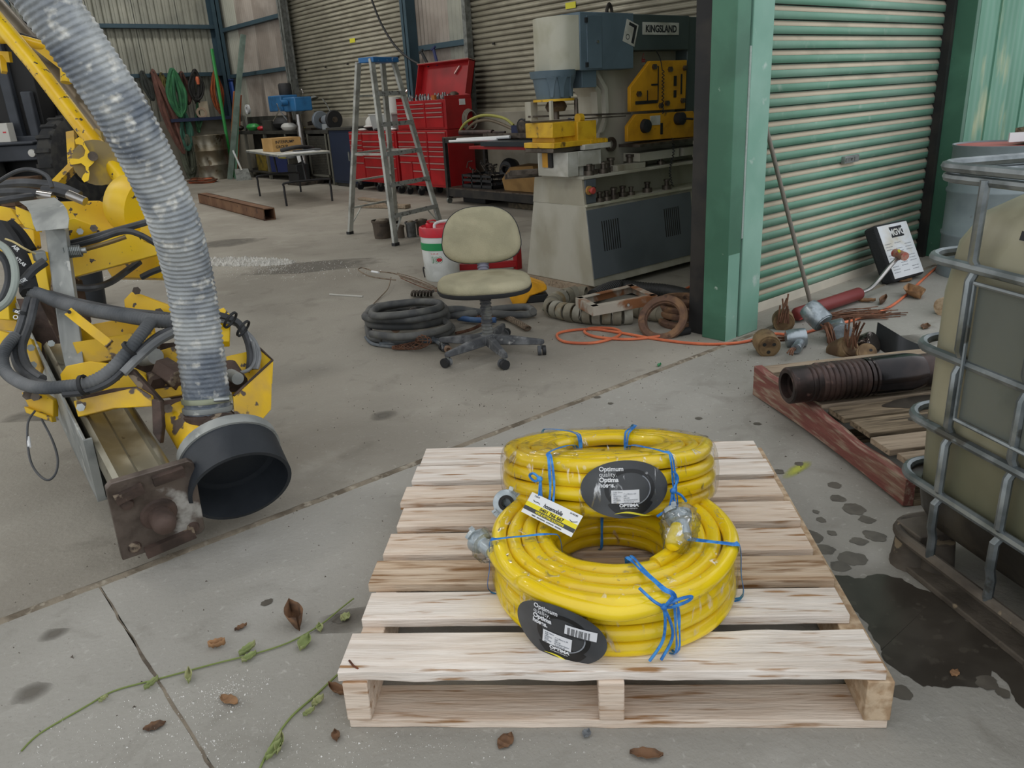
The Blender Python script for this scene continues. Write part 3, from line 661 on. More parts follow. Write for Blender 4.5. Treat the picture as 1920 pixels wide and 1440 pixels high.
# ------------------------------------------------ second pallet with the steel pipe
red_board = mat('red_painted_timber', '7c4a42', .9, c2='8a6b5a', ns=3, lo=.45, hi=.7, c3='a3937f', ns3=6, lo3=.50, hi3=.70, st=(10, 1.5, 10), bump=.35, bs=10)
old_pine = wood('old_grey_pine', 'a3937f', '8c7c69', '584c3e', lo3=.56, hi3=.72)
dark_pine = wood('oil_soaked_pine', '8b7c66', '6d604f', '3e362c', lo3=.48, hi3=.68)
P2 = V((2.925, 1.885, 0)); R2 = math.radians(-30.5)
pal2 = thing('red_edged_pallet', 'weathered pallet with red painted edge board under the black pipe', 'pallet', P2, R2)
m = M(local=True)
zt = lambda y: .138+.006*math.sin(y*9)-.035*max(0, min(1, (-y-.15)*1.6))+.01*noise.noise((y*6, 2, 1))
R = [[(0, y, .0+.02*abs(math.sin(y*2.6))), (.038, y, 0.0), (.038, y, zt(y)-.02*0), (0, y, zt(y))] for y in [-.04*k for k in range(28)]]
m.ringloft(R).o('edge_board', red_board, pal2, bev=.002)
for x in (.52, 1.06): M(local=True).box(x, -1.08, .022, x+.04, 0, .11).o('stringer', dark_pine, pal2)
ys = [(-.005, -.10, old_pine), (-.13, -.24, dark_pine), (-.27, -.38, old_pine), (-.41, -.50, old_pine), (-.53, -.64, dark_pine), (-.66, -.79, dark_pine), (-.82, -.93, old_pine), (-.955, -1.08, old_pine)]
for i, (a, b, mt) in enumerate(ys):
    m = M(local=True); jag(m, .04+.01*(i % 3), 1.12, b, a, .112, .134, i*3.1, amp=.004); m.o('deck_board', mt, pal2, bev=.002)
for a in (-.1, -.6, -1.08): M(local=True).box(.04, a, 0, 1.1, a+.09, .02).o('base_board', dark_pine, pal2)
def LP2(x, y, z=.1345): c, s = math.cos(R2), math.sin(R2); return V((P2.x+x*c-y*s, P2.y+x*s+y*c, z))
for i, (x, y, a, b) in enumerate(((.42, -.58, .16, .07), (.62, -.6, .09, .04), (.35, -.72, .1, .03), (.75, -.7, .12, .04))):
    p = LP2(x, y); splat('oil_stain', p.x, p.y, a, b*.8, wet, pal2, i+90, rz=R2, z=.1352+.0003*i, amp=.2)
pipe_m = mat('brown_oiled_steel', '4b3b37', .45, .45, c2='2e2624', ns=7, var=.15, c3='64504a', ns3=20, lo3=.6, bump=.12, bs=60)
pipe_blk = mat('greased_steel', '1f1d1f', .18, .5, c2='39302e', ns=5, var=.1, bump=.05, bs=30)
pa = G(1476, 717, .2145); pa = V((2.62, 1.54, .2125)); pdn = V((.855, -.515, 0)).normalized()
ptube = thing('threaded_drill_pipe', 'brown and black threaded steel pipe lying across the red-edged pallet', 'pipe', (pa.x, pa.y, .135))
pr = [(.052, .05), (.05, 0), (.066, 0), (.072, .006), (.072, .075), (.068, .08), (.072, .085), (.072, .095), (.067, .1), (.072, .105), (.072, .12)]
M().lathe([(.0, .06), (.035, .06), (.036, .03)]+[(.052, .028)]+pr[1:], pa, pdn, 36, cap=False).o('socket', pipe_m, ptube)
T_ = []
for k in range(9): T_ += [(.071, .12+.022*k), (.077, .126+.022*k), (.077, .138+.022*k), (.071, .142+.022*k)]
M().lathe(T_, pa, pdn, 36).o('thread', pipe_m, ptube)
M().lathe([(.06, .318), (.0775, .32), (.0775, .334), (.07, .338), (.0775, .343), (.0775, .352)], pa, pdn, 36).o('seal_ring', pipe_blk, ptube)
M().lathe([(.06, .35), (.078, .352), (.079, .37), (.079, .50), (.075, .53), (.068, .56)], pa, pdn, 36).o('collar', pipe_blk, ptube)
M().lathe([(.068, .555), (.067, .7), (.067, 1.05), (.0, 1.05)], pa, pdn, 36).o('barrel', pipe_m, ptube)
# ------------------------------------------------ drums by the green wall
drum_g = mat('grey_drum_paint', '8c979a', .5, .1, c2='7b868a', ns=3, var=.06, c3='5b4a40', ns3=9, lo3=.68, hi3=.74)
drum_red = mat('faded_red_lid', 'c4706a', .6, c2='b05f5a', ns=5, var=.08)
def drum(name, label, loc, body, lid, h=.87, r=.288, group=None):
    t = thing(name, label, 'drum', loc, group=group)
    pf = [(r-.01, 0), (r, .0), (r, .02), (r-.006, .03), (r-.006, h*.33-.02), (r+.004, h*.33-.006), (r+.004, h*.33+.006), (r-.006, h*.33+.02), (r-.006, h*.66-.02), (r+.004, h*.66-.006), (r+.004, h*.66+.006), (r-.006, h*.66+.02), (r-.006, h-.02), (r, h-.008), (r, h), (r-.008, h), (r-.012, h-.012)]
    M(Matrix.Translation(loc)).lathe(pf, n=40).o('drum_body', body, t)
    M(Matrix.Translation(loc)).lathe([(.001, h-.016), (r-.014, h-.016), (r-.014, h-.01), (.001, h-.01)], n=40).o('drum_lid', lid, t)
    return t
drum('steel_drum', 'grey steel drum with faded red lid beside the green door post', (5.93, 2.06, 0), drum_g, drum_red)
drum('steel_drum', 'second grey drum, only its lid edge showing behind the blackened pipe', (6.75, 1.85, 0), drum_g, drum_red)
M(Matrix.Translation((5.87, 1.94, .885))).cbox((0, 0, .028), (.012, .14, .058), Matrix.Rotation(.9, 3, 'Z')).o('paper_card', card_w, None, label='small white card standing on the red drum lid', cat='card')
burnt = mat('burnt_steel', '3a322f', .5, .5, c2='6f4a3a', ns=4, lo=.5, hi=.75, var=.15, c3='8b8078', ns3=6, lo3=.62)
c_ = V((6.05, 1.86, .885)); t = thing('blackened_pipe_piece', 'short blackened steel pipe standing on a timber block on the red lidded drum', 'pipe', c_-V((0, 0, .0)))
M().box(c_.x-.13, c_.y-.13, .875, c_.x+.13, c_.y+.13, .965, ).o('timber_block', dark_pine, t, bev=.004)
M(Matrix.Translation((c_.x, c_.y, .965))).lathe([(.09, .0), (.105, 0), (.105, .26), (.085, .26), (.085, .05)], n=32).o('pipe_barrel', burnt, t)
# ------------------------------------------------ things leaning on and lying by the green door
M().cyl((4.285, 2.375, 0.0), (4.085, 2.64, 1.09), .0125, n=10).o('leaning_rod', mat('grey_rod', '7d766c', .6, .3, var=.1), None, label='thin grey rod leaning on the green roller door', cat='rod')
foam = mat('black_foam', '2a2b2d', .85, bump=.5, bs=120)
b0 = V((5.25, 2.30, .0)); wv = V((.40, -.05, 0)); hv = V((-.10, .19, .34)); 
xx = wv.normalized(); yy_ = (hv-xx*hv.dot(xx)); H_ = yy_.length; yy_.normalize(); zz = xx.cross(yy_)
b0 = V((5.22, 2.335, .035))
TB = mat4(b0, xx, yy_)
bx = thing('black_case', 'black foam case with a white instruction sheet, leaning on the green door', 'case', (b0.x, b0.y, 0))
M(TB).box(0, 0, -.10, .36, .40, 0).o('case_body', foam, bx, bev=.02)
paper = mat('stained_paper', 'dfe3e6', .7, c2='cfcabb', ns=6, lo=.5, hi=.7, var=.03)
M(TB).box(.012, .015, .0005, .345, .385, .002).o('sheet', paper, bx)
M(TB).box(.13, .29, .002, .27, .365, .0026).o('logo_block', ink, bx)
text('MGVC', .062, TB @ Matrix.Translation((.2, .305, .003)), paper, bx, sx=.95, bold=.002, align='CENTER')
for r_ in range(11):
    for c0 in (.03, .135, .24):
        if (r_*7+int(c0*100)) % 4 == 0: continue
        text('ooooo ooo oooo' if r_ % 2 else 'ooo oooooo oo', .013, TB @ Matrix.Translation((c0, .25-r_*.02, .0024)), lab_grey, bx, name='fine_print', sx=.8)
redp = mat('faded_red_paint', 'cf4a48', .5, c2='b93d3c', ns=5, var=.1, c3='7a2d2c', ns3=14, lo3=.68)
chrome = mat('dull_chrome', 'b3b0ad', .25, .9, var=.1)
t = thing('lifting_handle', 'red and chrome tool handle lying by the foot of the green door', 'tool', G(1560, 572))
a, b = G(1492, 590, .05), G(1612, 550, .05); M().tube([a+(a-b)*.01, a, a+(b-a)*.02, b-(b-a)*.02, b, b+(b-a)*.015], [.02, .032, .04, .04, .032, .015], 16).o('grip', redp, t)
M().tube(cr([b, G(1632, 541, .06), G(1650, 522, .10), G(1668, 500, .16), G(1683, 484, .2)], 6), .014, 10).o('bent_tube', chrome, t)
c1 = G(1683, 484, .2); M().tube([c1, c1+(G(1690, 474, .225)-c1)], .019, 10).o('tube_collar', redp, t)
M().cyl(G(1678, 474, .225), G(1697, 481, .22), .028, n=14).o('cross_socket', mat('worn_red_casting', 'b78a78', .6, .3, c2='c14a45', ns=30), t)
M().cyl(G(1684, 472, .245), G(1688, 470, .252), .012, n=10).o('yellow_cap', yel, t)
# ------------------------------------------------ scrap anchors and wires
brass = mat('rusty_brass', '8a7354', .6, .5, c2='5f4a36', ns=12, var=.15, bump=.25, bs=50)
duct_t = mat('silver_wrap', '9aa3a8', .3, .7, c2='7b8488', ns=14, var=.15, bump=.4, bs=25)
rusty = mat('rusty_strand', '7a5641', .85, .2, c2='5a3c2d', ns=15, var=.2)
def anchor(name, label, p, d, r, l, mt, holes=3, wires=0, wd=None):
    p = V(p); r *= 1.2; l *= 1.15; d = V(d).normalized(); t = thing(name, label, 'anchor', (p.x, p.y, 0), group='scrap anchor heads on the floor')
    M().lathe([(r*.55, 0), (r*.78, 0), (r*.80, -.004), (r*.95, -.004), (r, -.010), (r, l*.8), (r*.9, l), (.002, l)], p, d, 24, cap=True).o('head', mt, t)
    for k in range(holes):
        fr = frame(d); q = p+fr @ V((r*.45*math.cos(k*2.1+.5), r*.45*math.sin(k*2.1+.5), .0002)); M().cyl(q, q+d*.0008, r*.16, n=10).o('hole', black_steel, t)
    if wires:
        wd = V(wd).normalized(); m = M()
        for k in range(wires):
            o_ = V((random.uniform(-1, 1), random.uniform(-1, 1), random.uniform(-.5, .5)))*r*.5
            e = p+o_*.8+wd*random.uniform(.09, .15)+V((random.uniform(-.03, .03), random.uniform(-.03, .03), random.uniform(-.02, .02)))
            e.z = max(e.z, .004); mid = (p+o_+e)/2+V((0, 0, .015)); mid.z = max(mid.z, .006)
            q0 = p+o_; q0.z = max(q0.z, .006)
            m.tube(cr([q0, mid, e], 4), .005, 5)
        m.o('wire_strands', rusty, t, kind='stuff')
    return t
def A(x, y, z): return G(x, y, z)
anchor('anchor_head', 'brass anchor head with three holes, nearest the green post', A(1442, 651, .052), V((-.65, -.72, -.1)), .052, -.1, brass)
anchor('anchor_head', 'brown anchor head touching the red handle with wires sprouting upward', A(1470, 605, .045), V((-.8, -.6, 0)), .05, -.09, brass, 0, 9, (.2, .1, .8))
anchor('anchor_head', 'silver taped anchor head between the brass disk and the big silver one', A(1512, 632, .05), V((.6, -.7, .1)), .042, -.09, duct_t, 1, 0)
anchor('anchor_head', 'large silver taped anchor head at the foot of the grey rod', A(1545, 606, .10), V((-.1, -.8, -.5)), .05, -.11, duct_t, 0, 16, (-.1, -.35, -.8))
anchor('anchor_head', 'silver taped anchor head on its side right of the wire rope tail', A(1580, 625, .06), V((-.6, -.5, .2)), .045, -.13, duct_t, 1, 0)
anchor('anchor_head', 'small silver anchor head half hidden behind the others', A(1583, 608, .05), V((.3, -.8, .3)), .032, -.09, duct_t, 0, 0)
anchor('anchor_head', 'rust brown anchor head with wires, behind the black pipe collar', A(1595, 650, .05), V((-.2, -.8, .5)), .05, -.1, brass, 0, 12, (-.05, -.1, .7))
anchor('anchor_head', 'oily dark silver anchor head beside the black rubber piece', A(1640, 640, .055), V((0, -.8, .5)), .048, -.1, mat('oily_silver', '77706a', .15, .8, c2='3a2f2b', ns=20, bump=.5, bs=30), 0, 0)
anchor('anchor_head', 'short brass ring lying against the pipe behind its collar', A(1625, 660, .05), V((-.7, -.4, .5)), .04, -.06, brass, 1, 0)
anchor('anchor_head', 'broken silver taped bar end pointing left in front of the heap', A(1492, 655, .03), V((-.8, -.3, 0)), .022, -.16, duct_t, 0, 4, (-.8, -.3, 0))
def wires(name, label, base, d, n, spread, ln, seed, r=.0028):
    random.seed(seed); m = M(); base = V(base); d = V(d).normalized()
    for k in range(n):
        p = base+V((random.uniform(-1, 1)*spread, random.uniform(-1, 1)*spread, 0)); q = p+d*random.uniform(.5, 1)*ln+V((random.uniform(-1, 1)*spread, random.uniform(-1, 1)*spread, 0))
        mid = (p+q)/2+V((random.uniform(-.02, .02), random.uniform(-.02, .02), random.uniform(.0, .03)))
        p.z = random.uniform(.003, .03); q.z = random.uniform(.003, .03); m.tube(cr([p, mid, q], 5), r, 5)
    return m.o(name, rusty, None, label=label, cat='wire', kind='stuff')
wires('wire_bundle', 'loose fan of rusty wires spread right of the silver anchors', G(1560, 600), G(1660, 592)-G(1560, 600), 46, .06, .42, 5)
wires('wire_bundle', 'few rusty wire ends lying left of the brass anchor head', G(1480, 640), G(1405, 642)-G(1480, 640), 7, .02, .22, 6)
rub = M(); pr_ = cr([G(1645, 607, .11), G(1680, 628, .10), G(1700, 640, .07), G(1735, 655, .05), G(1760, 668, .03)], 5)
dv = (G(1640, 660, .0)-G(1650, 610, .0)).normalized()
R = []
for i, p in enumerate(pr_):
    w = .05+.09*i/len(pr_); q = V((p.x, p.y, 0))+dv*w*1.2; q.z = .004; R.append([p, p+V((0, 0, .012)), q+V((0, 0, .014)), q+V((0, 0, .001))])
rub.ringloft(R).o('rubber_flap', rubber, None, label='bent sheet of black rubber lying behind the black pipe', cat='rubber', bev=.003)
# ------------------------------------------------ orange cable, rusty rings, segmented conduits
orange = mat('orange_cable', 'd9764e', .6, c2='c56543', ns=8, var=.08)
cab = [(1290, 540), (1283, 548), (1290, 562), (1310, 572)]
t = thing('extension_cord', 'orange cable looping over the floor past the green post', 'cable', G(1150, 630))
pts = [G(x, y, .009) for x, y in ((1272, 623), (1240, 630), (1180, 636), (1120, 632), (1096, 622), (1110, 615), (1150, 616), (1164, 624), (1150, 634), (1110, 643), (1060, 641), (1044, 629), (1060, 621), (1110, 617), (1170, 625), (1220, 634), (1290, 643), (1350, 645), (1400, 640), (1450, 626), (1490, 628), (1540, 615), (1600, 600), (1660, 580), (1700, 552), (1730, 524), (1758, 500), (1800, 470))]
M().tube(cr(pts, 6), .008, 7).o('cable', orange, t)
pts = [G(x, y, .009) for x, y in ((1320, 578), (1300, 568), (1287, 553), (1284, 543), (1300, 536), (1330, 534))]
M().tube(cr(pts, 6), .008, 7).o('cable', orange, t)
M().cyl(G(1265, 625, .02), G(1292, 620, .02), .022, n=10).o('plug', rubber, t)
ringm = mat('rusty_ring', '6b5142', .85, .2, c2='8a6a4e', ns=12, c3='4c3a30', ns3=20, var=.15, bump=.3, bs=40)
def rring(label, p, d, R_=.115, r=.018):
    p = V(p); fr = frame(d)
    m = M(); prf = [(R_-.028, -r), (R_+.012, -r), (R_+.02, -r*.4), (R_+.02, r*.5), (R_+.01, r), (R_-.02, r), (R_-.024, r*.3), (R_-.028, r*.2)]
    m.lathe(prf, p, d, 40, closed=True)
    return m.o('iron_ring', ringm, None, label=label, cat='ring', group='rusty iron rings')
c = G(1283, 604)
rring('bottom ring of the rusty ring stack beside the green post', (c.x-.03, c.y-.02, .019), (0, 0, 1), .13)
rring('second rusty ring from the bottom of the stack', (c.x+.005, c.y+.0, .056), (.05, 0, 1), .13)
rring('third rusty ring from the bottom of the stack', (c.x+.02, c.y+.01, .093), (0, .05, 1), .13)
rring('topmost ring of the rusty ring stack', (c.x+.03, c.y+.02, .131), (.06, .02, 1), .125)
p = G(1243, 597, .09); rring('rusty ring tipped up against the left of the ring stack', p, V((-.62, -.2, .55)), .125)
def segs(name, label, path, r, n, w, mts, gap=.012):
    P = cr(path, 12); L_ = [0]
    for i in range(1, len(P)): L_.append(L_[-1]+(P[i]-P[i-1]).length)
    t = thing(name, label, 'conduit', (P[0].x, P[0].y, 0))
    for k in range(n):
        s = L_[-1]*(k+.5)/n; i = max(j for j in range(len(L_)) if L_[j] <= s); i = min(i, len(P)-2)
        d = (P[i+1]-P[i]).normalized(); c = P[i]
        d = (d+V((.08*math.sin(k*3), .08*math.cos(k*5), .05*math.sin(k*7)))).normalized(); q = r*(1+.05*math.sin(k*2.3))
        M().lathe([(q-.006, -w/2), (q, -w/2), (q+.002, 0), (q, w/2), (q-.006, w/2)], c, d, 22, closed=True).o('segment', mts[k % len(mts)], t)
    return t
seg1 = mat('dusty_conduit', '86806f', .8, c2='6f6a5c', ns=8, var=.15, bump=.2); seg2 = mat('pale_conduit', '9a978a', .8, c2='7a7668', ns=8, var=.15); seg3 = mat('stained_conduit', '7c6a4c', .8, c2='8d8a7a', ns=12, var=.15)
segs('segmented_conduit', 'curled row of pale and brown ring segments under the rusty frame', [G(1184, 590, .055), G(1150, 592, .055), (G(1100, 590, .055)), G(1055, 583, .055), G(1035, 575, .055), G(1045, 563, .055), G(1075, 553, .055), G(1100, 552, .055)], .056, 17, .05, [seg2, seg1, seg3, seg2, seg1])
segs('segmented_conduit', 'grey conduit segments running right from under the frame to the tipped ring', [G(1188, 578, .05), G(1205, 582, .05), G(1225, 586, .05), G(1250, 590, .05)], .05, 6, .05, [seg1])
corr = mat('black_corrugated', '2a2a29', .6, var=.15)
def corrhose(name, label, path, r, pitch, mt, par=None, amp=.12, cat='hose', n=12):
    P = cr(path, 30); out = []; rad = []
    L_ = 0; last = P[0]; step = pitch/4; acc = 0; out.append(P[0])
    for i in range(1, len(P)):
        seg = P[i]-P[i-1]; l = seg.length; d = 0
        while acc+l-d >= step: d += step-acc; acc = 0; out.append(P[i-1]+seg*(d/l))
        acc += l-d
    rad = [r*(1+amp*(1, .6, -.6, -1)[i % 4]*.5) for i in range(len(out))]
    m = M(); m.tube(out, rad, n)
    return m.o(name, mt, par, label=label if par is None else None, cat=cat if par is None else None, ang=50)
corrhose('corrugated_hose', 'black corrugated hose lying behind the rusty frame in the dark', [G(1112, 556, .05), G(1140, 542, .06), G(1165, 537, .055), G(1200, 541, .05), G(1250, 546, .05), G(1290, 556, .05), G(1330, 575, .05)], .045, .02, corr)
# rusty white frame
fm = mat('rusty_white_angle', 'b3ab9d', .7, c2='8a5a38', ns=5, lo=.48, hi=.56, var=.1, bump=.2)
t = thing('angle_iron_frame', 'square rusty white angle iron frame resting on the conduit', 'frame', (G(1155, 575).x, G(1155, 575).y, .11))
cs = [G(1080, 566, .13), G(1112, 584, .13), G(1232, 562, .13), G(1185, 541, .13)]
for i in range(4):
    a, b = cs[i], cs[(i+1) % 4]; m = M(); m.bar(a, b, .006, .055); dn = (b-a).normalized().cross(V((0, 0, 1))); s_ = 1
    m.bar(a+V((0, 0, .026))-dn*.02, b+V((0, 0, .026))-dn*.02, .04, .005); m.o('angle_bar', fm, t)
M().cyl(G(1178, 571, .135), G(1178, 571, .135)+V((-.012, -.012, 0)), .008, n=8).o('bolt', galv, t)
# ------------------------------------------------ office chair
fabric = mat('dusty_beige_fabric', 'b0a98d', .95, c2='9f9a80', ns=5, var=.07, c3='8c8468', ns3=4, lo3=.62, hi3=.8, bump=.35, bs=220)
edge_m = mat('chair_edging', '26282b', .6)
base_m = mat('dusty_black_plastic', '4a4c4f', .7, c2='77797a', ns=18, lo=.45, hi=.65, c3='b5b4b0', ns3=30, lo3=.62, hi3=.7, var=.15)
dark_pl = mat('black_plastic', '222325', .6, var=.1)
CH = V((2.52, 3.30, 0)); CR = math.radians(-37.4)
ch = thing('office_chair', 'worn beige fabric office chair on a dusty black five-star base', 'chair', CH)
cf = Matrix.Translation(CH) @ Matrix.Rotation(CR, 4, 'Z')
def pad(T, w, d, h, e=2.6, taper=0, n=40, mt=fabric, par=None, name='seat'):
    m = M(T); R = []
    for k, (s, z) in enumerate(((.90, 0), (.985, .12), (1, .35), (.985, .62), (.93, .84), (.8, .95), (.5, 1.0), (.2, 1.01))):
        ring = []
        for i in range(n):
            a = 2*PI*i/n; c, q = math.cos(a), math.sin(a); x = abs(c)**(2/e)*(1 if c > 0 else -1); y = abs(q)**(2/e)*(1 if q > 0 else -1)
            ring.append((w/2*s*x*(1-taper*y), d/2*s*y, h*z))
        R.append(ring)
    m.ringloft(R); return m.o(name, mt, par, ang=60)
pad(cf @ Matrix.Translation((0, 0, .372)), .505, .44, .062, par=ch)
m = M(cf); m.lathe([(.9, 0), (1.0, .0), (1.012, .012), (1.0, .022), (.9, .02)], (0, 0, 0), n=4) if 0 else None
R = []
for z, s in ((.350, .86), (.358, .97), (.372, 1.0), (.38, 1.0), (.38, .95)):
    R.append([(.2555*s*abs(math.cos(a))**.77*(1 if math.cos(a) > 0 else -1), .2225*s*abs(math.sin(a))**.77*(1 if math.sin(a) > 0 else -1), z) for a in [2*PI*i/40 for i in range(40)]])
m.ringloft(R); m.o('seat_pan', edge_m, ch)
TB_ = cf @ Matrix.Translation((0, .235, .615)) @ Matrix.Rotation(math.radians(83), 4, 'X')
pad(TB_, .425, .31, .05, e=2.7, taper=.14, par=ch, name='backrest')
R = []
for z, s in ((-.02, .8), (-.012, .98), (.0, 1.01), (.012, 1.01), (.012, .95)):
    ring = []
    for i in range(40):
        a = 2*PI*i/40; c, q = math.cos(a), math.sin(a); x = abs(c)**(.74)*(1 if c > 0 else -1); y = abs(q)**(.74)*(1 if q > 0 else -1)
        ring.append((.215*s*x*(1-.14*y), .157*s*y, z))
    R.append(ring)
M(TB_).ringloft(R).o('back_shell', edge_m, ch)
def bellow(p0, p1, r, n, name, par, mt=dark_pl):
    p0, p1 = V(p0), V(p1); prof = []; l = (p1-p0).length
    for i in range(n): prof += [(r*.82, l*(i+.1)/n), (r, l*(i+.35)/n), (r, l*(i+.65)/n), (r*.82, l*(i+.9)/n)]
    return M(cf).lathe(prof, p0, p1-p0, 20).o(name, mt, par)
grey_ring = mat('bellow_grey', '55565a', .6, c2='83847f', ns=14, var=.1)
bellow((0, 0, .095), (0, 0, .35), .032, 13, 'column_bellows', ch, grey_ring)
bellow((0, .18, .40), (0, .225, .48), .034, 5, 'back_bellows', ch, mat('bellow_lilac', '7a7a88', .5))
M(cf).tube(cr([(0, .02, .345), (0, .14, .345), (0, .19, .38), (0, .235, .5), (0, .25, .58)], 5), .016, 8).o('back_bar', dark_pl, ch)
M(cf).cyl((.03, .0, .34), (.17, .02, .345), .006, n=8).o('height_lever', dark_pl, ch)
M(cf).lathe([(.045, .06), (.05, .07), (.047, .095), (.034, .11), (.03, .11)], n=20).o('hub', base_m, ch)
for k, (px, py) in enumerate(((838, 690), (955, 697), (1016, 664), (945, 632), (846, 660))):
    g = G(px, py); d = (g-CH); r = min(max(d.length, .27), .30); d.normalize(); e = CH+d*r; sd = V((-d.y, d.x, 0))
    R = []
    for t, w, z0, z1 in ((0, .026, .055, .105), (.35, .024, .055, .103), (.75, .019, .056, .092), (1, .016, .058, .086), (1.06, .008, .062, .082)):
        c = CH+d*(.03+(r-.03)*t); R.append([c+sd*w+V((0, 0, z0)), c+sd*w*.7+V((0, 0, z1)), c-sd*w*.7+V((0, 0, z1)), c-sd*w+V((0, 0, z0))])
    lg = M().ringloft(R).o('base_leg', base_m, ch, bev=.005)
    a = 1.1*k+.3; ax = V((math.cos(a), math.sin(a), 0)); c = e+V((0, 0, .027))+V((-ax.y, ax.x, 0))*.012
    cs_ = M().cyl(c-ax*.022, c-ax*.004, .026, n=16).o('caster', dark_pl, ch)
    M().cyl(c+ax*.004, c+ax*.022, .026, n=16).o('caster', base_m, ch)
    M().cyl(e+V((0, 0, .03)), e+V((0, 0, .062)), .007, n=8).o('caster_stem', galv, ch)
# ------------------------------------------------ coiled black hoses and wire stockings
hose_b = mat('dusty_black_hose', '4b4d4e', .7, c2='6d6d69', ns=9, lo=.4, hi=.65, var=.15, bump=.15, bs=60)
hose_g = mat('grey_blue_hose', '59626b', .65, c2='7b7f80', ns=9, var=.15)
def C3(x, y, z): return G(x, y, z)
hh = thing('air_hose_coil', 'flattened coil of thick dusty black air hoses tied with grey tape, left of the chair', 'hose', G(760, 610))
def loop(name, pts, r, mt=hose_b, par=hh, closed=False, n=9): return M().tube(cr([C3(*p) for p in pts], 6, closed), r, n, closed=closed).o(name, mt, par, ang=60)
loop('hose_loop', [(700, 600, .03), (760, 606, .03), (815, 602, .03), (832, 590, .03), (815, 575, .03), (760, 570, .03), (705, 575, .03), (690, 587, .03)], .024, closed=True)
loop('hose_loop', [(692, 606, .075), (740, 612, .075), (800, 608, .075), (836, 596, .075), (825, 583, .075), (770, 578, .075), (710, 584, .075)], .025, closed=True)
loop('hose_loop', [(688, 596, .125), (740, 600, .125), (795, 596, .13), (832, 585, .13), (826, 572, .13), (790, 566, .13), (730, 574, .125), (694, 586, .125)], .024, closed=True)
loop('hose_loop', [(700, 592, .16), (770, 588, .165), (820, 578, .17), (822, 568, .17), (780, 566, .16), (715, 574, .16)], .022, closed=True)
loop('hose_run', [(826, 582, .10), (860, 580, .08), (900, 586, .05), (950, 590, .04), (985, 590, .03), (1002, 586, .03)], .024)
loop('hose_run', [(820, 592, .05), (870, 590, .05), (930, 580, .05), (985, 576, .05), (1000, 584, .05)], .024)
loop('hose_loop', [(690, 612, .03), (700, 634, .03), (755, 640, .03), (815, 632, .03), (846, 618, .03), (838, 606, .03)], .024)
loop('hose_loop', [(696, 626, .075), (745, 632, .08), (800, 626, .08), (842, 612, .075), (830, 600, .07)], .022)
loop('hose_run', [(712, 645, .02), (760, 643, .02), (820, 638, .02), (870, 634, .02), (910, 625, .02)], .012, hose_g)
loop('hose_run', [(686, 632, .012), (700, 645, .012), (740, 650, .012)], .01, hose_g)
blue_s = mat('blue_tape', '3c6aa6', .5)
loop('blue_sleeve', [(860, 596, .03), (890, 600, .03), (930, 600, .03)], .018, mat('blue_sleeve', '3b5c8a', .6, c2='4f6d92', ns=10))
tape = mat('grey_tape', '8f959e', .4, .3, var=.1)
m = M(); c = C3(750, 596, .085); dx = (C3(770, 596, .085)-C3(740, 596, .085)).normalized()
m.lathe([(.03, -.022), (.066, -.025), (.068, 0), (.066, .025), (.03, .022)], c, dx, 16, sc=(1.35, .55)); m.o('tape_band', tape, hh)
cast = mat('dark_casting', '3a3632', .6, .5, c2='5c534a', ns=14, var=.15, bump=.2)
for p, d, s in ((C3(776, 586, .15), V((-.6, -.8, .1)), .9), (C3(742, 615, .06), V((-.5, -.8, 0)), .8), (C3(723, 637, .035), V((-.35, -.9, 0)), .9), (C3(840, 655, .03), V((-.4, -.9, 0)), .6)):
    m = M(frame(d).to_4x4() if 0 else Matrix()); m.lathe([(.012*s, -.06*s), (.024*s, -.055*s), (.024*s, -.02*s), (.036*s, -.016*s), (.036*s, .012*s), (.028*s, .014*s), (.018*s, .014*s), (.016*s, -.02*s)], p, d, 14); m.o('hose_coupling', cast if s > .85 else mat('copper_coupling', '9a7f6a', .5, .4, var=.15), hh)
M().tube(cr([C3(802, 625, .03), C3(812, 635, .03), C3(835, 652, .03)], 5), .012, 8).o('hose_end', hose_g, hh)
def sock(name, label, path, r, n=8, turns=5, mt=None, wire=.0022):
    P = cr([C3(*p) for p in path], 14); m = M(); N = len(P); rr_ = r if isinstance(r, list) else [r]*N
    for s in (1, -1):
        for k in range(n):
            pts = []
            for i in range(0, N, 1):
                d = (P[min(i+1, N-1)]-P[max(i-1, 0)]); fr = frame(d); q = i/(N-1); rad = rr_[0]+(rr_[-1]-rr_[0])*q if len(rr_) == 2 else r
                if isinstance(r, tuple): rad = r[0]+(r[1]-r[0])*q
                a = 2*PI*k/n+s*turns*2*PI*q
                p = P[i]+fr @ V((rad*math.cos(a), rad*math.sin(a)*.6, 0)); p.z = max(p.z, .004); pts.append(p)
            m.tube(pts, wire, 4)
    return m.o(name, mt or rusty, None, label=label, cat='cable grip', kind='stuff')
strand_g = mat('pale_strand', '8b7d6c', .8, .3, c2='6d5b4b', ns=20)
sock('cable_stocking', 'rusty wire mesh stocking fanned open in front of the black hose coil', [(735, 652, .02), (760, 650, .02), (785, 646, .04), (795, 636, .06)], (.012, .055), 7, 1.2)
sock('cable_stocking', 'pale braided wire stocking pointing right past the chair column', [(928, 585, .02), (945, 592, .02), (965, 602, .02), (990, 616, .02)], .022, 8, 3, strand_g, .003)
sock('cable_stocking', 'brown wire mesh stocking lying under the front of the chair seat', [(850, 588, .03), (890, 592, .03), (925, 590, .03)], .02, 7, 3)
sock('cable_stocking', 'thin brown wire stocking stretched between hose coil and chair base', [(855, 625, .02), (890, 615, .02), (930, 590, .03)], .012, 6, 3)
m = M()
lp = [C3(*p) for p in ((742, 525, .05), (715, 522, .05), (690, 517, .05), (672, 506, .05), (680, 502, .05), (700, 508, .05), (735, 512, .05), (760, 520, .05), (800, 535, .05), (826, 548, .04))]
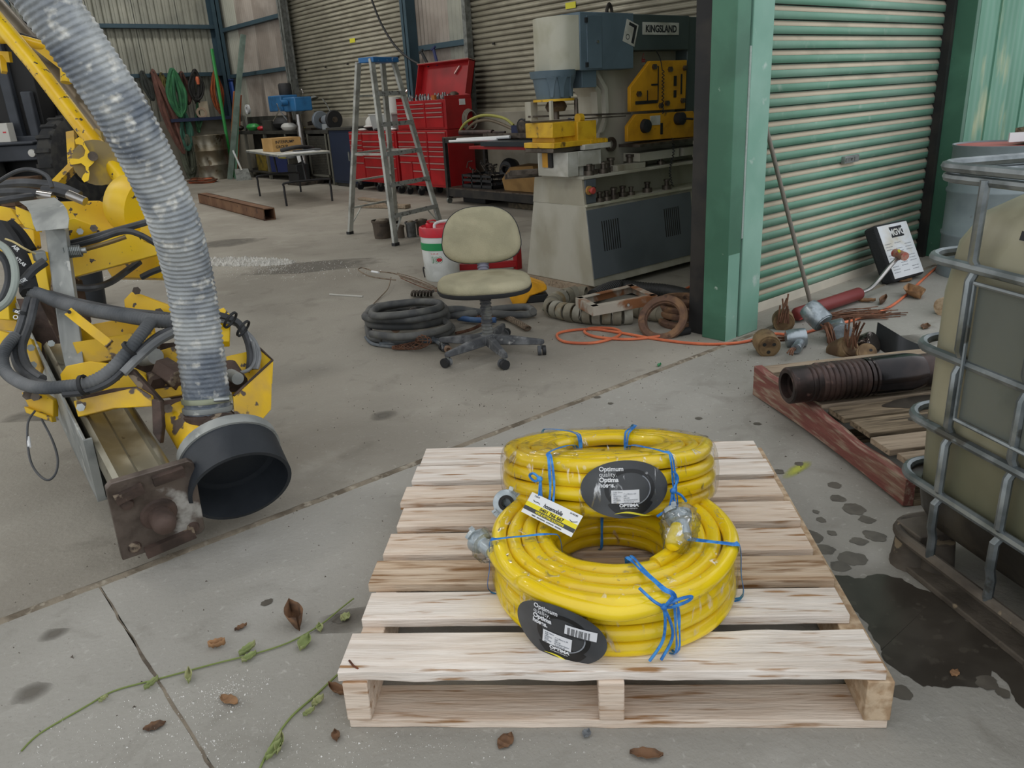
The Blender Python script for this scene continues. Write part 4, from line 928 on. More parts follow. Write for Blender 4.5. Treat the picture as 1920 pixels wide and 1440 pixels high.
t = thing('wire_rope_loop', 'thin pale wire rope eye with a white ferrule reaching left of the hose coil', 'wire rope', G(700, 530))
M().tube(cr(lp, 6), .005, 6).o('rope', strand_g, t)
M().tube(cr([C3(733, 520, .05), C3(728, 540, .03), C3(715, 555, .01), C3(700, 570, .01)], 5), .004, 5).o('rope_tail', strand_g, t)
for k in range(4): M().tube(cr([C3(745+k*2, 512+k*3, .05), C3(780, 522+k*4, .05), C3(812, 536+k*3, .05), C3(835, 548, .05)], 5), .004, 5).o('strand', rusty if k % 2 else strand_g, t)
M().tube([C3(697, 509, .05), C3(710, 511, .05)], .009, 8).o('ferrule', card_w, t)
M().tube([C3(618, 552, .006), C3(680, 556, .006)], .008, 6).o('white_strip', mat('white_rag', 'bcbab2', .9, var=.1), None, label='flattened strip of white plastic on the floor left of the hoses', cat='plastic')
m = M(); 
for k in range(7): m.tube(cr([C3(772+k*6, 553+k % 2, .005), C3(773+k*6, 548, .06), C3(776+k*6, 546, .10)], 3), .01, 6)
m.o('strap_bundle', cast, None, label='upright bundle of dark fittings behind the hose coil', cat='fittings', kind='stuff')
# ------------------------------------------------ drink jug
jw = mat('white_jug', 'dde0dd', .4, c2='c9ccc8', ns=6, var=.04); jr = mat('jug_red', 'cf2435', .4, c2='b51f2e', ns=7, var=.05); jg = mat('jug_green', '1f8f53', .4, var=.05)
J = V((3.50, 5.12, 0)); t = thing('drink_jug', 'white insulated drink jug with red lid and green band behind the chair', 'jug', J); TJ = Matrix.Translation(J)
M(TJ).lathe([(.001, 0), (.13, 0), (.135, .01), (.148, .26), (.148, .37), (.14, .375), (.001, .375)], n=36).o('jug_body', jw, t)
M(TJ).lathe([(.1475, .245), (.1505, .247), (.151, .30), (.1485, .302)], n=36).o('green_band', jg, t)
M(TJ).lathe([(.149, .345), (.156, .348), (.157, .40), (.152, .415), (.14, .42), (.13, .405), (.001, .40), (.001, .34)], n=36).o('jug_lid', jr, t)
M(TJ).lathe([(.001, .40), (.034, .40), (.034, .435), (.028, .44), (.001, .44)], (-.04, .06, 0), n=16).o('spout_cap', jr, t)
M(TJ).tube(cr([(-.05, .05, .44), (-.07, .05, .455), (-.02, .03, .46), (-.0, .03, .445)], 4), .006, 6).o('cap_ring', jr, t)
ax = AX.copy(); ax.z = 0; ax.normalize()
M(TJ).tube(cr([-ax*.06+V((-.02, -.08, .40)), -ax*.05+V((-.02, -.07, .44)), V((0, -.06, .455)), ax*.14+V((0, -.05, .455)), ax*.16+V((0, -.05, .42))], 5), .012, 8).o('carry_handle', jw, t)
f = cyl_map(Matrix.Translation(J), .149, 0, 0); yaw_ = math.atan2(ax.y, ax.x)
fj = cyl_map(Matrix.Translation(J) @ Matrix.Rotation(yaw_, 4, 'Z'), .1445, -.15, .17)
wraptext('100', .062, fj, -.05, -.015, jg, t, .001, bold=.0035); wraptext('100', .062, fj, -.05, -.015, jw, t, .002, bold=.0005)
patch(fj, .022, .014, .003, jr, t, 'emblem', 'ell', cx=.02, cy=.006)
wraptext('Castrol', .02, fj, -.045, .05, jr, t, .001, bold=.0005)
M(TJ).tube(cr([-ax*.16+V((0, -.03, .02)), -ax*.165+V((0, -.03, .10)), -ax*.13+V((-.03, -.09, .08)), -ax*.08+V((-.05, -.12, .085)), -ax*.07+V((-.05, -.12, .03))], 5), .005, 6).o('wire_bracket', dark_pl, t)
tray_y = mat('yellow_plastic', 'efac22', .45, c2='d89a1e', ns=8, var=.04)
t = thing('yellow_work_light', 'yellow plastic housing with a black base and cable, right of the chair seat', 'housing', G(995, 572))
a_, b_ = G(962, 572, 0), G(1035, 566, 0); dxx = (b_-a_).normalized(); dyy = V((-dxx.y, dxx.x, 0)); TT = mat4(a_, dxx, dyy)
M(TT).prism([(0, 0), (.09, 0), (.12, .05), (.20, .07), (.24, .085), (.235, .12), (.13, .165), (.09, .16), (.07, .21), (.02, .2), (-.03, .15), (-.02, .06)], Matrix.Rotation(PI/2, 4, 'X') @ Matrix.Translation((0, 0, -.12)), .12).o('housing', tray_y, t, bev=.01)
M(TT).box(.10, .01, 0, .245, .12, .055).o('base', dark_pl, t, bev=.006)
M().tube(cr([G(1020, 572, .04), G(1018, 580, .03), G(1030, 584, .01), G(1045, 582, .01)], 5), .007, 6).o('lead', mat('grey_lead', '8b8878', .7), t)
# ------------------------------------------------ leaves, stems and grit
leaf_b = mat('brown_leaf', '74553c', .8, c2='4d3828', ns=25, var=.15); leaf_t = mat('tan_leaf', 'a07a55', .8, c2='7f5f42', ns=20, var=.12); leaf_g = mat('dry_green_leaf', '84905a', .8, c2='a3a476', ns=20, var=.15)
stem_g = mat('green_stem', '77854a', .8, var=.1)
def leaf(x, y, l, w, a, mt, label=None, curl=.3, par=None, z=.003):
    p = G(x, y, z); m = M(Matrix.Translation(p) @ Matrix.Rotation(a, 4, 'Z')); n = 8
    def fn(u, v):
        s = (u-.5)*l; ww = w*math.sin(PI*max(u, .02))**.7*(v-.5); return V((s, ww, l*curl*(2*(v-.5))**2*.6+l*curl*.5*(u-.3)**2+.002*math.sin(u*20)))
    m.grid(fn, n, 6); return m.o('leaf', mt, par, label=label, cat='leaf' if label else None, sol=.0006)
leaf(555, 1172, .075, .05, 1.4, leaf_b, 'dark brown curled leaf standing beside the green stem', 1.0)
leaf(430, 1314, .06, .028, -1.2, leaf_t, 'tan flat leaf lying in the white grit', .15)
leaf(408, 1213, .045, .022, -.6, leaf_t, 'small folded tan leaf with dark shadow above the long stem', .7)
leaf(452, 1178, .035, .018, .0, leaf_b, 'tiny dark leaf above the folded tan one', .3)
leaf(632, 1298, .05, .025, 1.9, leaf_b, 'dark brown leaf touching the left end of the front pallet block', .5)
leaf(630, 1382, .03, .02, 1.2, leaf_b, 'small reddish leaf bit in front of the pallet corner', .4)
leaf(1212, 1417, .07, .03, -.9, leaf_b, 'dark leaf in front of the pallet at the bottom edge', .2)
leaf(1100, 1378, .022, .02, .3, mat('stone_grey', '75787a', .9), 'small grey stone chip in front of the pallet', .5)
leaf(948, 1390, .05, .035, .3, leaf_b, 'dark crumbled leaf in front of the pallet middle', .1)
leaf(290, 1362, .05, .03, -.3, leaf_b, 'dark brown leaf fragment left of the floor crack', .1)
leaf(1713, 556, .16, .13, .9, leaf_t, 'large tan leaf curled on the floor beside the liquid container', .5)
leaf(1698, 528, .09, .05, -.6, leaf_t, 'small tan leaf at the foot of the black case', .3)
leaf(1625, 566, .10, .05, -1.1, leaf_t, 'brown leaf by the tip of the red grip', .3)
leaf(1655, 568, .13, .04, .2, leaf_b, 'long curled brown leaf among the fanned wires', .4)
leaf(1735, 614, .09, .05, .2, leaf_b, 'dark crumbled leaf left of the container corner', .2)
leaf(1790, 1262, .03, .02, 0, leaf_t, 'tiny orange leaf bit in the dark puddle', .1)
leaf(1236, 686, .03, .02, .2, mat('green_plastic', '3f8a5a', .5), 'small green plastic bit on the floor joint', .5)
def stem(label, pts, r, leaves):
    t = thing('vine_stem', label, 'stem', G(*pts[0][:2])); M().tube(cr([G(x, y, z) for x, y, z in pts], 6), [r]*1000 if 0 else r, 5).o('stalk', stem_g, t)
    for x, y, l, w, a in leaves:
        leaf(x, y, l, w, a, leaf_g, None, .5, t, z=.004)
stem('long thin green stem with curled leaves crossing the floor to the pallet', [(40, 1408, .002), (75, 1375, .002), (160, 1325, .003), (215, 1295, .003), (300, 1272, .004), (400, 1245, .005), (480, 1225, .006), (545, 1203, .006), (600, 1172, .01), (640, 1140, .012), (663, 1122, .014)], .0022, [(285, 1285, .04, .014, .3), (355, 1272, .045, .018, 1.2), (465, 1222, .05, .02, .2), (468, 1236, .04, .02, 0), (572, 1210, .05, .035, .6), (600, 1180, .03, .02, 1.2), (648, 1160, .03, .03, .2), (195, 1312, .025, .01, .3)])
stem('thicker green stem rising from the bottom edge to the pallet corner', [(485, 1445, .003), (510, 1395, .003), (545, 1345, .004), (590, 1305, .005), (625, 1272, .008), (655, 1245, .012)], .0028, [(515, 1412, .05, .02, .4), (525, 1400, .05, .02, .9), (580, 1338, .03, .015, 0), (597, 1318, .035, .022, .2)])
grit_m = mat('white_grit', 'dcdad4', .9, var=.08)
def grit(name, label, cx, cy, rx, ry, n, s0, s1, seed, rz=0, cat='grit'):
    random.seed(seed); m = M()
    for k in range(n):
        a = random.uniform(0, 2*PI); q = random.uniform(0, 1)**.9; x, y = rx*q*math.cos(a), ry*q*math.sin(a)
        p = V((cx+x*math.cos(rz)-y*math.sin(rz), cy+x*math.sin(rz)+y*math.cos(rz), 0)); s = random.uniform(s0, s1)*(1 if random.random() < .9 else 1.8)
        if (p-PO-pe*.58-pn*.58).length < .5 or (0 < (p-PO).dot(pe) < 1.17 and 0 < (p-PO).dot(pn) < 1.17): continue
        v = [p+V((random.uniform(-s, s), random.uniform(-s, s), .0)) for _ in range(3)]; tp = p+V((0, 0, s*1.2)); i0 = [m._v(w_) for w_ in v]+[m._v(tp)]
        m.face([i0[0], i0[1], i0[2]]); m.face([i0[0], i0[1], i0[3]]); m.face([i0[1], i0[2], i0[3]]); m.face([i0[2], i0[0], i0[3]])
    return m.o(name, grit_m, None, label=label, cat=cat, kind='stuff')
g = G(430, 1300); grit('white_grit', 'white grit scattered thickly beside the floor crack', g.x, g.y, .10, .07, 420, .0009, .0026, 5)
g = G(400, 1390); grit('white_grit', 'sparse white grit along the bottom of the floor', g.x, g.y, .45, .17, 900, .0008, .0024, 6, rz=PRZ)
g = G(800, 1400); grit('white_grit', 'sparse white grit in front of the pallet', g.x, g.y, .5, .06, 260, .0008, .002, 8, rz=PRZ)
g = G(300, 1330); grit('white_grit', 'white crumbs left of the floor crack', g.x, g.y, .12, .08, 200, .0008, .0022, 9)
t = G(1756, 596); M().cyl((t.x+.06, t.y, .05), (t.x+.30, t.y-.05, .06), .055, n=16).o('timber_round', pine_end, None, label='pale round timber end peeping out left of the caged container', cat='timber')
grit_m = mat('dark_debris', '5b5249', .9, var=.2)
g = G(900, 760); grit('floor_debris', 'tiny dark specks of debris scattered across both slabs', g.x, g.y, 2.4, 1.6, 900, .001, .004, 21, cat='debris')
g = G(1500, 700); grit('floor_debris', 'dark specks of debris around the red-edged pallet', g.x, g.y, 1.0, .8, 400, .001, .004, 22, cat='debris')
grit_m = bpy.data.materials['white_grit']
g = G(447, 492); grit('white_powder', 'patch of spilled white powder on the shed floor', g.x, g.y, .62, .18, 7500, .006, .016, 7, rz=-PI/2+.55, cat='powder')
g = G(520, 505); grit('white_powder', 'thin white speckles around the spilled powder', g.x, g.y, 1.1, .45, 900, .002, .006, 17, rz=-PI/2+.5, cat='powder')
g = G(250, 520); grit('white_powder', 'white speckles on the floor below the yellow arm', g.x, g.y, .5, .2, 500, .002, .006, 18, rz=-PI/2+.5, cat='powder')
# ------------------------------------------------ punch and shear machine
mw = mat('dirty_cream_paint', 'b3b0a2', .55, c2='9f9a88', ns=3, var=.06, c3='7c7462', ns3=5, lo3=.6, hi3=.78, st=(1, 1, .5))
mw2 = mat('pale_cowl', 'b9b7a6', .5, c2='a8a58f', ns=4, var=.05)
mg = mat('slate_panel', '646b70', .5, .1, c2='565d61', ns=1.6, var=.06)
mbl = mat('machine_blue_grey', '62747f', .45, .1, c2='566771', ns=2.5, var=.06)
mbd = mat('machine_dark_grey', '4b5655', .5, .1, c2='414b4a', ns=2, var=.06)
my = mat('machine_yellow', 'd59a1b', .5, c2='b9831a', ns=5, var=.08, c3='5f4a28', ns3=13, lo3=.66, hi3=.74)
my2 = mat('machine_yellow_bright', 'dcb024', .5, c2='c99a1d', ns=8, var=.08, c3='6a5324', ns3=16, lo3=.6, hi3=.7)
stl = mat('worn_steel', '6b6259', .45, .7, c2='4c443d', ns=12, var=.15)
mwh = mat('white_block', 'c6c5bc', .55, c2='a9a79b', ns=7, var=.05)
mc = thing('ironworker', 'tall grey and yellow punching and shearing machine beside the green post', 'machine', (4.4, 4.15, 0))
M().hexa([(3.87, 3.80, .045), (5.35, 3.80, .045), (5.35, 4.52, .045), (3.87, 4.52, .045)], [(3.87, 3.876, .60), (5.35, 3.876, .60), (5.35, 4.41, .60), (3.87, 4.41, .60)]).o('base', mw, mc, bev=.006)
M().hexa([(3.87, 4.06, .60), (5.35, 4.06, .60), (5.35, 4.41, .60), (3.87, 4.41, .60)], [(3.87, 4.06, .775), (5.35, 4.06, .775), (5.35, 4.38, .775), (3.87, 4.38, .775)]).o('upper_base', mw, mc)
M().hexa([(3.868, 3.876, .60), (3.885, 3.876, .60), (3.885, 4.41, .60), (3.868, 4.41, .60)], [(3.868, 3.9, .785), (3.885, 3.9, .785), (3.885, 4.38, .785), (3.868, 4.38, .785)]).o('end_plate', mw, mc)
M().box(3.865, 3.88, .775, 5.36, 4.40, .795).o('deck', mw, mc, bev=.003)
M().box(3.87, 3.855, .592, 5.36, 4.1, .608).o('shelf', mw2, mc, bev=.002)
M().box(3.83, 3.86, 0, 3.98, 4.56, .045).o('timber_bearer', old_pine, mc); M().box(5.1, 3.86, 0, 5.25, 4.56, .045).o('timber_bearer', old_pine, mc)
def sideT(z0=.10): # sloping side plane
    return mat4((3.87, 3.80-.002, .045), (1, 0, 0), (0, .076, .555))
SP = mat4((3.87, 3.797, .045), (1, 0, 0), V((0, .076, .555)))
M(SP).box(.0, .055, 0, 1.13, .53, .006).o('side_panel', mg, mc, bev=.002)
for vx in (.13, .80):
    for k in range(8): M(SP).box(vx+k*.023, .23, .006, vx+k*.023+.009, .44, .0075).o('vent_slot', black_steel, mc)
M().box(3.885, 3.885, .61, 3.99, 4.05, .772).o('control_box', mg, mc, bev=.003)
M().cyl((3.915, 3.885, .70), (3.915, 3.872, .70), .03, n=18).o('stop_collar', mat('stop_yellow', 'b58a4a', .5), mc)
M().lathe([(.012, 0), (.012, .02), (.022, .022), (.024, .034), (.018, .04), (.001, .04)], (3.915, 3.872, .70), (0, -1, 0), 16).o('stop_button', mat('stop_red', 'b5463f', .45), mc)
M().cyl((3.955, 3.885, .71), (3.955, 3.868, .71), .012, n=12).box(3.950, 3.858, .70, 3.960, 3.87, .72).o('selector_switch', black_steel, mc)
for x, z in ((3.94, 4.10),): pass
# frame plate and ribs
fr_poly = [(4.15, .79), (5.30, .79), (5.30, 1.6), (3.98, 1.6), (3.98, 1.44), (4.16, 1.40), (4.24, 1.30), (4.26, 1.10), (4.22, 1.0), (4.10, .93)]
TXZ = lambda y: Matrix.Translation((0, y, 0)) @ Matrix.Rotation(PI/2, 4, 'X')
M().prism(fr_poly, TXZ(4.30), .22).o('frame_plate', mw, mc, bev=.004)
M().ringloft([[(x, 4.03, z), (x+.04, 4.03, z+.01), (x+.04, 4.09, z+.01), (x, 4.09, z)] for x, z in ((4.06, 1.46), (4.10, 1.38), (4.16, 1.33), (4.17, 1.14), (4.12, 1.05))]).o('throat_rib', mw, mc)
M().ringloft([[(x, 4.03, z), (x+.03, 4.03, z+.01), (x+.03, 4.09, z+.01), (x, 4.09, z)] for x, z in ((4.14, 1.47), (4.19, 1.40), (4.24, 1.34), (4.25, 1.16), (4.2, 1.06))]).o('throat_rib', mw, mc)
# head covers
M().box(3.93, 3.95, 1.466, 4.45, 4.34, 1.82).o('head_cover', mbl, mc, bev=.006)
M().box(3.99, 3.944, 1.475, 4.13, 3.951, 1.80).o('cover_door', mbl, mc, bev=.003)
for z in (1.50, 1.77): M().box(3.975, 3.938, z-.015, 3.995, 3.951, z+.015).o('hinge', dark_pl, mc)
M().cyl((4.085, 3.944, 1.64), (4.085, 3.936, 1.64), .010, n=12).o('door_lock', chrome, mc)
M().box(4.45, 3.955, 1.585, 5.06, 4.34, 1.815).o('head_beam', mbd, mc, bev=.005)
M().box(5.065, 3.97, .95, 5.5, 4.34, 1.81).o('rear_cover', mbd, mc, bev=.005)
R = []
for z in (1.47, 1.475, 1.79, 1.80):
    q = 1 if .001 < z-1.47 < .325 else .98
    R.append([(3.93, 3.955, z)]+[(3.90-.14*math.sin(PI*i/12)**.6*q, 4.125-.165*math.cos(PI*i/12)*q, z) for i in range(13)]+[(3.93, 4.30, z)])
M().ringloft(R).o('ram_cover', mw2, mc, bev=.004)
for z0, z1, r0, r1, nm, mt in ((1.43, 1.475, .15, .158, 'ram_collar', mbl), (1.30, 1.43, .115, .138, 'ram_casting', mbl), (1.285, 1.30, .14, .14, 'ram_plate', my2)):
    M().lathe([(.001, z0), (r0, z0), (r1, z1), (.001, z1)], (3.82, 4.10, 0), n=20).o(nm, mt, mc)
for a in (-2.4, -1.9, -1.2):
    c, s = math.cos(a), math.sin(a)
    M().ringloft([[(3.82+c*r+s*w, 4.10+s*r-c*w, z), (3.82+c*(r+.02)+s*w, 4.10+s*(r+.02)-c*w, z), (3.82+c*(r+.02)-s*w, 4.10+s*(r+.02)+c*w, z), (3.82+c*r-s*w, 4.10+s*r+c*w, z)] for z, r, w in ((1.44, .13, .035), (1.38, .115, .018), (1.31, .12, .008))]).o('casting_rib', mbl, mc)
M().box(3.98, 3.99, 1.36, 4.12, 4.1, 1.47).o('ram_side_box', mbl, mc, bev=.003)
M().lathe([(.001, 1.22), (.06, 1.22), (.075, 1.25), (.06, 1.28), (.03, 1.29), (.001, 1.29)], (3.83, 4.09, 0), n=20).cyl((3.83, 4.09, 1.17), (3.83, 4.09, 1.22), .02, n=12).o('punch', stl, mc)
M().box(3.70, 4.20, 1.17, 3.76, 4.26, 1.29).box(3.70, 4.0, 1.17, 3.72, 4.02, 1.29).o('stripper_arm', mw, mc, kind='stuff')
M().cyl((3.93, 4.0, 1.17), (3.93, 4.0, 1.29), .014, n=12).o('guide_pin', stl, mc)
M().cyl((3.90, 3.96, 1.17), (3.94, 3.96, 1.17), .03, n=12).o('pin_knob', my2, mc)
# die tables
for nm, mt, b in (('die_holder', my2, (3.66, 3.95, 1.06, 3.87, 4.22, 1.155)), ('die_holder', my2, (3.87, 3.93, 1.01, 4.05, 4.22, 1.15)), ('die_base', my2, (3.70, 3.98, 1.0, 3.9, 4.2, 1.06)), ('die_flange', my2, (3.64, 3.92, .995, 4.14, 4.22, 1.03)), ('spacer_plate', stl, (3.65, 3.94, .965, 3.92, 4.22, .995)), ('table_plate', mwh, (3.9, 3.90, .965, 4.16, 4.25, 1.0)), ('support_block', mwh, (3.76, 3.92, .80, 3.86, 4.22, .96)), ('support_block', mwh, (3.86, 3.92, .86, 4.08, 4.22, .96)), ('support_leg', mwh, (3.90, 3.95, .795, 3.94, 4.2, .87)), ('support_leg', mwh, (4.02, 3.95, .795, 4.06, 4.2, .87))):
    M().box(*b).o(nm, mt, mc, bev=.004)
M().box(3.748, 4.10, .86, 3.762, 4.16, .955).o('slot_marker', my, mc); M().box(3.745, 4.06, .86, 3.76, 4.10, .955).o('slot', black_steel, mc)
for k in range(5): M().box(3.98+k*.035, 3.912, 1.003, 4.0+k*.035, 3.922, 1.024).o('clamp_nut', my2, mc)
# shear plates
M().prism([(4.41, 1.185), (5.02, 1.175), (5.03, 1.515), (4.62, 1.515), (4.41, 1.345)], TXZ(3.975), .03).o('shear_plate', my, mc, bev=.003)
M().prism([(4.38, .985), (5.14, .965), (5.16, 1.06), (5.12, 1.155), (4.47, 1.165), (4.38, 1.09)], TXZ(3.975), .03).o('lower_shear_plate', my, mc, bev=.003)
for x, z in ((4.655, 1.475), (4.83, 1.455), (5.0, 1.46), (4.49, 1.30), (4.73, 1.21), (4.80, 1.225), (4.98, 1.235)): M().cyl((x, 3.945, z), (x, 3.925, z), .020, n=6).o('bolt_head', stl, mc)
for b in ((4.70, 1.24, 4.708, 1.48), (4.63, 1.35, 4.70, 1.362), (4.46, 1.23, 4.70, 1.252), (4.585, 1.25, 4.592, 1.32), (4.88, 1.34, 4.91, 1.41), (4.88, 1.26, 4.91, 1.31), (4.96, 1.28, 4.975, 1.42), (4.735, 1.01, 4.76, 1.09)): M().box(b[0], 3.941, b[1], b[2], 3.9455, b[3]).o('slot', black_steel, mc)
M().box(4.62, 3.941, 1.08, 4.73, 3.9455, 1.145).o('instruction_plate', mwh, mc)
M().lathe([(.001, 0), (.05, 0), (.045, .03), (.02, .035), (.001, .035)], (4.56, 3.945, 1.08), (0, -1, 0), 18).o('hold_down_knob', dark_pl, mc)
M().lathe([(.001, 0), (.045, 0), (.045, .05), (.03, .06), (.001, .06)], (4.93, 3.945, 1.11), (0, -1, 0), 18).cyl((4.93, 3.89, 1.11), (5.03, 3.88, 1.10), .008, n=8).o('stop_clamp', dark_pl, mc)
M().prism([(5.2, 1.0), (5.45, 1.0), (5.45, 1.15), (5.2, 1.15)], TXZ(3.95), .03).o('notcher_plate', mat('machine_orange', 'b5692a', .5), mc)
M().box(4.40, 3.85, .945, 5.30, 4.05, .965).o('shear_table', stl, mc)
M().box(4.46, 3.90, .84, 4.90, 4.06, .90).box(4.95, 3.9, .84, 5.3, 4.06, .90).o('table_bracket', mw, mc, kind='stuff')
M().lathe([(.03, 0), (.05, 0), (.05, .02), (.03, .02)], (4.33, 4.07, .97), (0, -1, 0), 20, closed=True).o('ring_handle', stl, mc)
M().tube(cr([(4.47, 4.2, 1.82), (4.45, 4.2, 1.86), (4.475, 4.2, 1.905), (4.50, 4.2, 1.86), (4.48, 4.2, 1.82)], 6), .012, 8).o('lifting_eye', cast, mc)
M().tube(cr([(4.66, 3.93, 1.58), (4.70, 3.925, 1.53), (4.72, 3.92, 1.45)], 3)+[V((4.73+.008*math.sin(k*1.5), 3.92+.008*math.cos(k*1.5), 1.45-k*.006)) for k in range(50)], .0035, 5).o('spiral_lead', dark_pl, mc)
M().tube([V((4.78+.02*math.sin(k*.1)+.008*math.sin(k*1.5), 3.87+.008*math.cos(k*1.5), .98-k*.005)) for k in range(70)], .0035, 5).o('spiral_lead', dark_pl, mc)
TX = lambda x, y, z: mat4((x, y, z), (1, 0, 0), (0, 0, 1), (0, -1, 0))
M().box(4.545, 3.949, 1.685, 4.935, 3.9545, 1.765).o('name_plate', mwh, mc)
text('KINGSLAND', .062, TX(4.74, 3.9485, 1.703), ink, mc, sx=.98, bold=.0025, align='CENTER')
Tst = mat4((4.335, 3.9495, 1.645), V((1, 0, -.32)), V((.32, 0, 1)), (0, -1, 0))
M(Tst).box(0, 0, 0, .125, .145, .002).o('sticker', mwh, mc); M(Tst).box(.03, .115, .002, .11, .135, .003).o('angle_print', ink, mc); M(Tst).box(.085, .015, .002, .11, .12, .003).o('angle_print', ink, mc)
M(Tst).lathe([(.014, 0), (.018, 0), (.018, .001), (.014, .001)], (.04, .04, .002), (0, 0, 1), 20, closed=True).o('round_print', ink, mc)
def warn(x, y, z, s=1, face='y'):
    T = TX(x, y, z) if face == 'y' else mat4((x, y, z), (0, -1, 0), (0, 0, 1), (-1, 0, 0))
    M(T).prism([(0, 0), (.05*s, 0), (.025*s, .065*s)], Matrix(), .001).o('warning_triangle', jr, mc)
    M(T).prism([(.007*s, .004*s), (.043*s, .004*s), (.025*s, .052*s)], Matrix.Translation((0, 0, .001)), .0008).o('triangle_face', mwh, mc)
    M(T).prism([(.022*s, .012*s), (.028*s, .012*s), (.025*s, .035*s)], Matrix.Translation((0, 0, .0018)), .0006).o('triangle_mark', ink, mc)
    M(T).box(-.004*s, -.035*s, 0, .058*s, -.004*s, .001).o('danger_plate', jr, mc)
    text('DANGER', .016*s, T @ Matrix.Translation((.027*s, -.026*s, .0015)), mwh, mc, align='CENTER')
    M(T).box(-.004*s, -.068*s, 0, .058*s, -.036*s, .001).o('notice_plate', mwh, mc)
warn(3.772, 4.17, 1.55, .95, 'x'); warn(4.68, 4.075, 1.535, .6)
# long flat bars in the punch, tools on deck and shelf
t = thing('flat_bar', 'long brown flat steel bar lying across the yellow die table', 'bar', (3.8, 4.0, 1.157))
M().bar(RX(990, 219, 3.70), (4.38, 3.93, 1.175), .012, .05, up=(0, -1, 0)).o('bar', stl, t)
M().bar((3.60, 4.15, 1.162), (4.30, 3.90, 1.162), .008, .04, up=(0, -1, 0)).o('flat_bar', stl, None, label='thinner brown flat bar just below the long one on the die table', cat='bar')
die = None; nd = 0
for x, y, z, s in [(3.96, 3.92, .795, 1), (4.02, 3.95, .795, 1.1), (4.10, 3.92, .795, 1), (4.16, 3.95, .795, 1), (4.24, 3.98, .795, 1.2), (4.44, 3.98, .795, 1.3), (4.56, 3.97, .795, 1.1), (4.75, 3.95, .795, .8), (4.04, 3.90, .608, .9), (4.11, 3.90, .608, .9), (4.20, 3.92, .608, 1), (4.24, 3.95, .608, 1), (4.33, 3.95, .608, 1), (4.42, 3.95, .608, .8), (4.60, 3.95, .608, 1), (4.80, 3.93, .608, 1)]:
    if die is None:
        die = thing('punch_die', 'round brown steel punch dies standing along the machine shelf and deck', 'die', (x, y, z), group='punch dies on the machine'); T = Matrix.Translation((x, y, z))
        M(T).lathe([(.001, 0), (.036, 0), (.036, .03), (.001, .03)], n=16).o('die_block', stl, die); M(T).lathe([(.001, .03), (.018, .03), (.018, .06), (.024, .062), (.024, .075), (.001, .075)], n=14).o('punch_tip', stl, die)
    else: dup(die, (x, y, z), scale=s)
M().box(4.22, 3.90, .795, 4.52, 3.97, .835).o('slotted_bar', mw, None, label='cream painted slotted bar lying on the machine deck', cat='bar', bev=.002)
t = thing('scrap_bars', 'few rusty bar offcuts overhanging the machine end', 'bar', (3.78, 4.3, .79))
for k in range(3): M().bar((3.62, 4.42-.03*k, .80+.014*k), (3.92, 4.28-.05*k, .80+.014*k), .012, .035, up=(0, 0, 1)).o('offcut', stl, t)
# hanging chain
link = None; n = 0
chn = thing('hanging_chain', 'long grey steel chain hanging beside the black door guide', 'chain', (4.06, 3.1, .2))
z = 3.3; k = 0
lm = None
while z > .28:
    if lm is None:
        m = M(); m.tube([(.011*math.cos(a), 0, .021*math.sin(a)+(.0 if 0 else 0)) for a in [2*PI*i/14 for i in range(14)]], .0042, 6, closed=True); m.local = True
        o = m.o('link', galv_dull, chn); lm = o; o.parent = chn
    else: o = lm.copy(); COL.objects.link(o)
    o.location = (.0015*math.sin(k*.7), 0, z-.2); o.rotation_euler = (0, 0, PI/2*(k % 2)+.8); z -= .033; k += 1
for i in range(6):
    o = lm.copy(); COL.objects.link(o); a = PI*i/5; o.location = (.03-.03*math.cos(a)+.0, 0, z-.2+.02-.05*math.sin(a)); o.rotation_euler = (0, -a+PI/2, PI/2*(i % 2)*.9)
# ------------------------------------------------ step ladder
al = mat('scuffed_aluminium', 'b4b5ae', .5, .2, c2='93938c', ns=9, var=.12, c3='c3c1b8', ns3=20, lo3=.62, hi3=.72)
als = mat('ladder_step', 'a2a4a0', .5, .2, c2='5c5b58', ns=24, lo=.55, hi=.62, var=.1)
fA, fB, fC, fD = V((4.10, 6.78, 0)), V((4.86, 7.04, 0)), V((4.21, 7.9, 0)), V((4.95, 8.12, 0))
ce_ = (fA+fB+fC+fD)/4; ab = (fB-fA).normalized(); ac = V((-ab.y, ab.x, 0))
tA, tB, tC, tD = ce_-ab*.17-ac*.06+V((0, 0, 1.76)), ce_+ab*.17-ac*.06+V((0, 0, 1.76)), ce_-ab*.19+ac*.10+V((0, 0, 1.74)), ce_+ab*.19+ac*.10+V((0, 0, 1.74))
ld = thing('step_ladder', 'paint-marked aluminium step ladder with a blue top cap', 'ladder', ce_)
for a, b in ((fA, tA), (fB, tB), (fC, tC), (fD, tD)):
    M().bar(a, b, .03, .065, up=ab).o('rail', al, ld, bev=.003)
    M().cbox(a+V((0, 0, .015)), (.045, .07, .03), frame(V((0, 0, 1)), ab)).o('foot', dark_pl, ld)
def st_(p, q, z, w, name, mt): f = z/1.76; a = p[0].lerp(p[1], f); b = q[0].lerp(q[1], f); M().bar(a, b, w, .03, up=(0, 0, 1) if 1 else ab).o(name, mt, ld, bev=.002)
for z in (.29, .58, .87, 1.15, 1.44): 
    f = z/1.76; a = fA.lerp(tA, f); b = fB.lerp(tB, f); d = (b-a); fr = mat4(a, d, ac); l = d.length
    M(fr).box(0, -.04, -.018, l, .05, -.012).box(0, -.042, -.03, l, -.036, .014).o('step', als, ld)
for z in (.29, .58, .87, 1.44):
    f = z/1.76; a = fC.lerp(tC, f); b = fD.lerp(tD, f); M().bar(a, b, .03, .02).o('rear_brace', al, ld)
for p, q, zf in ((fA, tA, .5), (fC, tC, .5)): pass
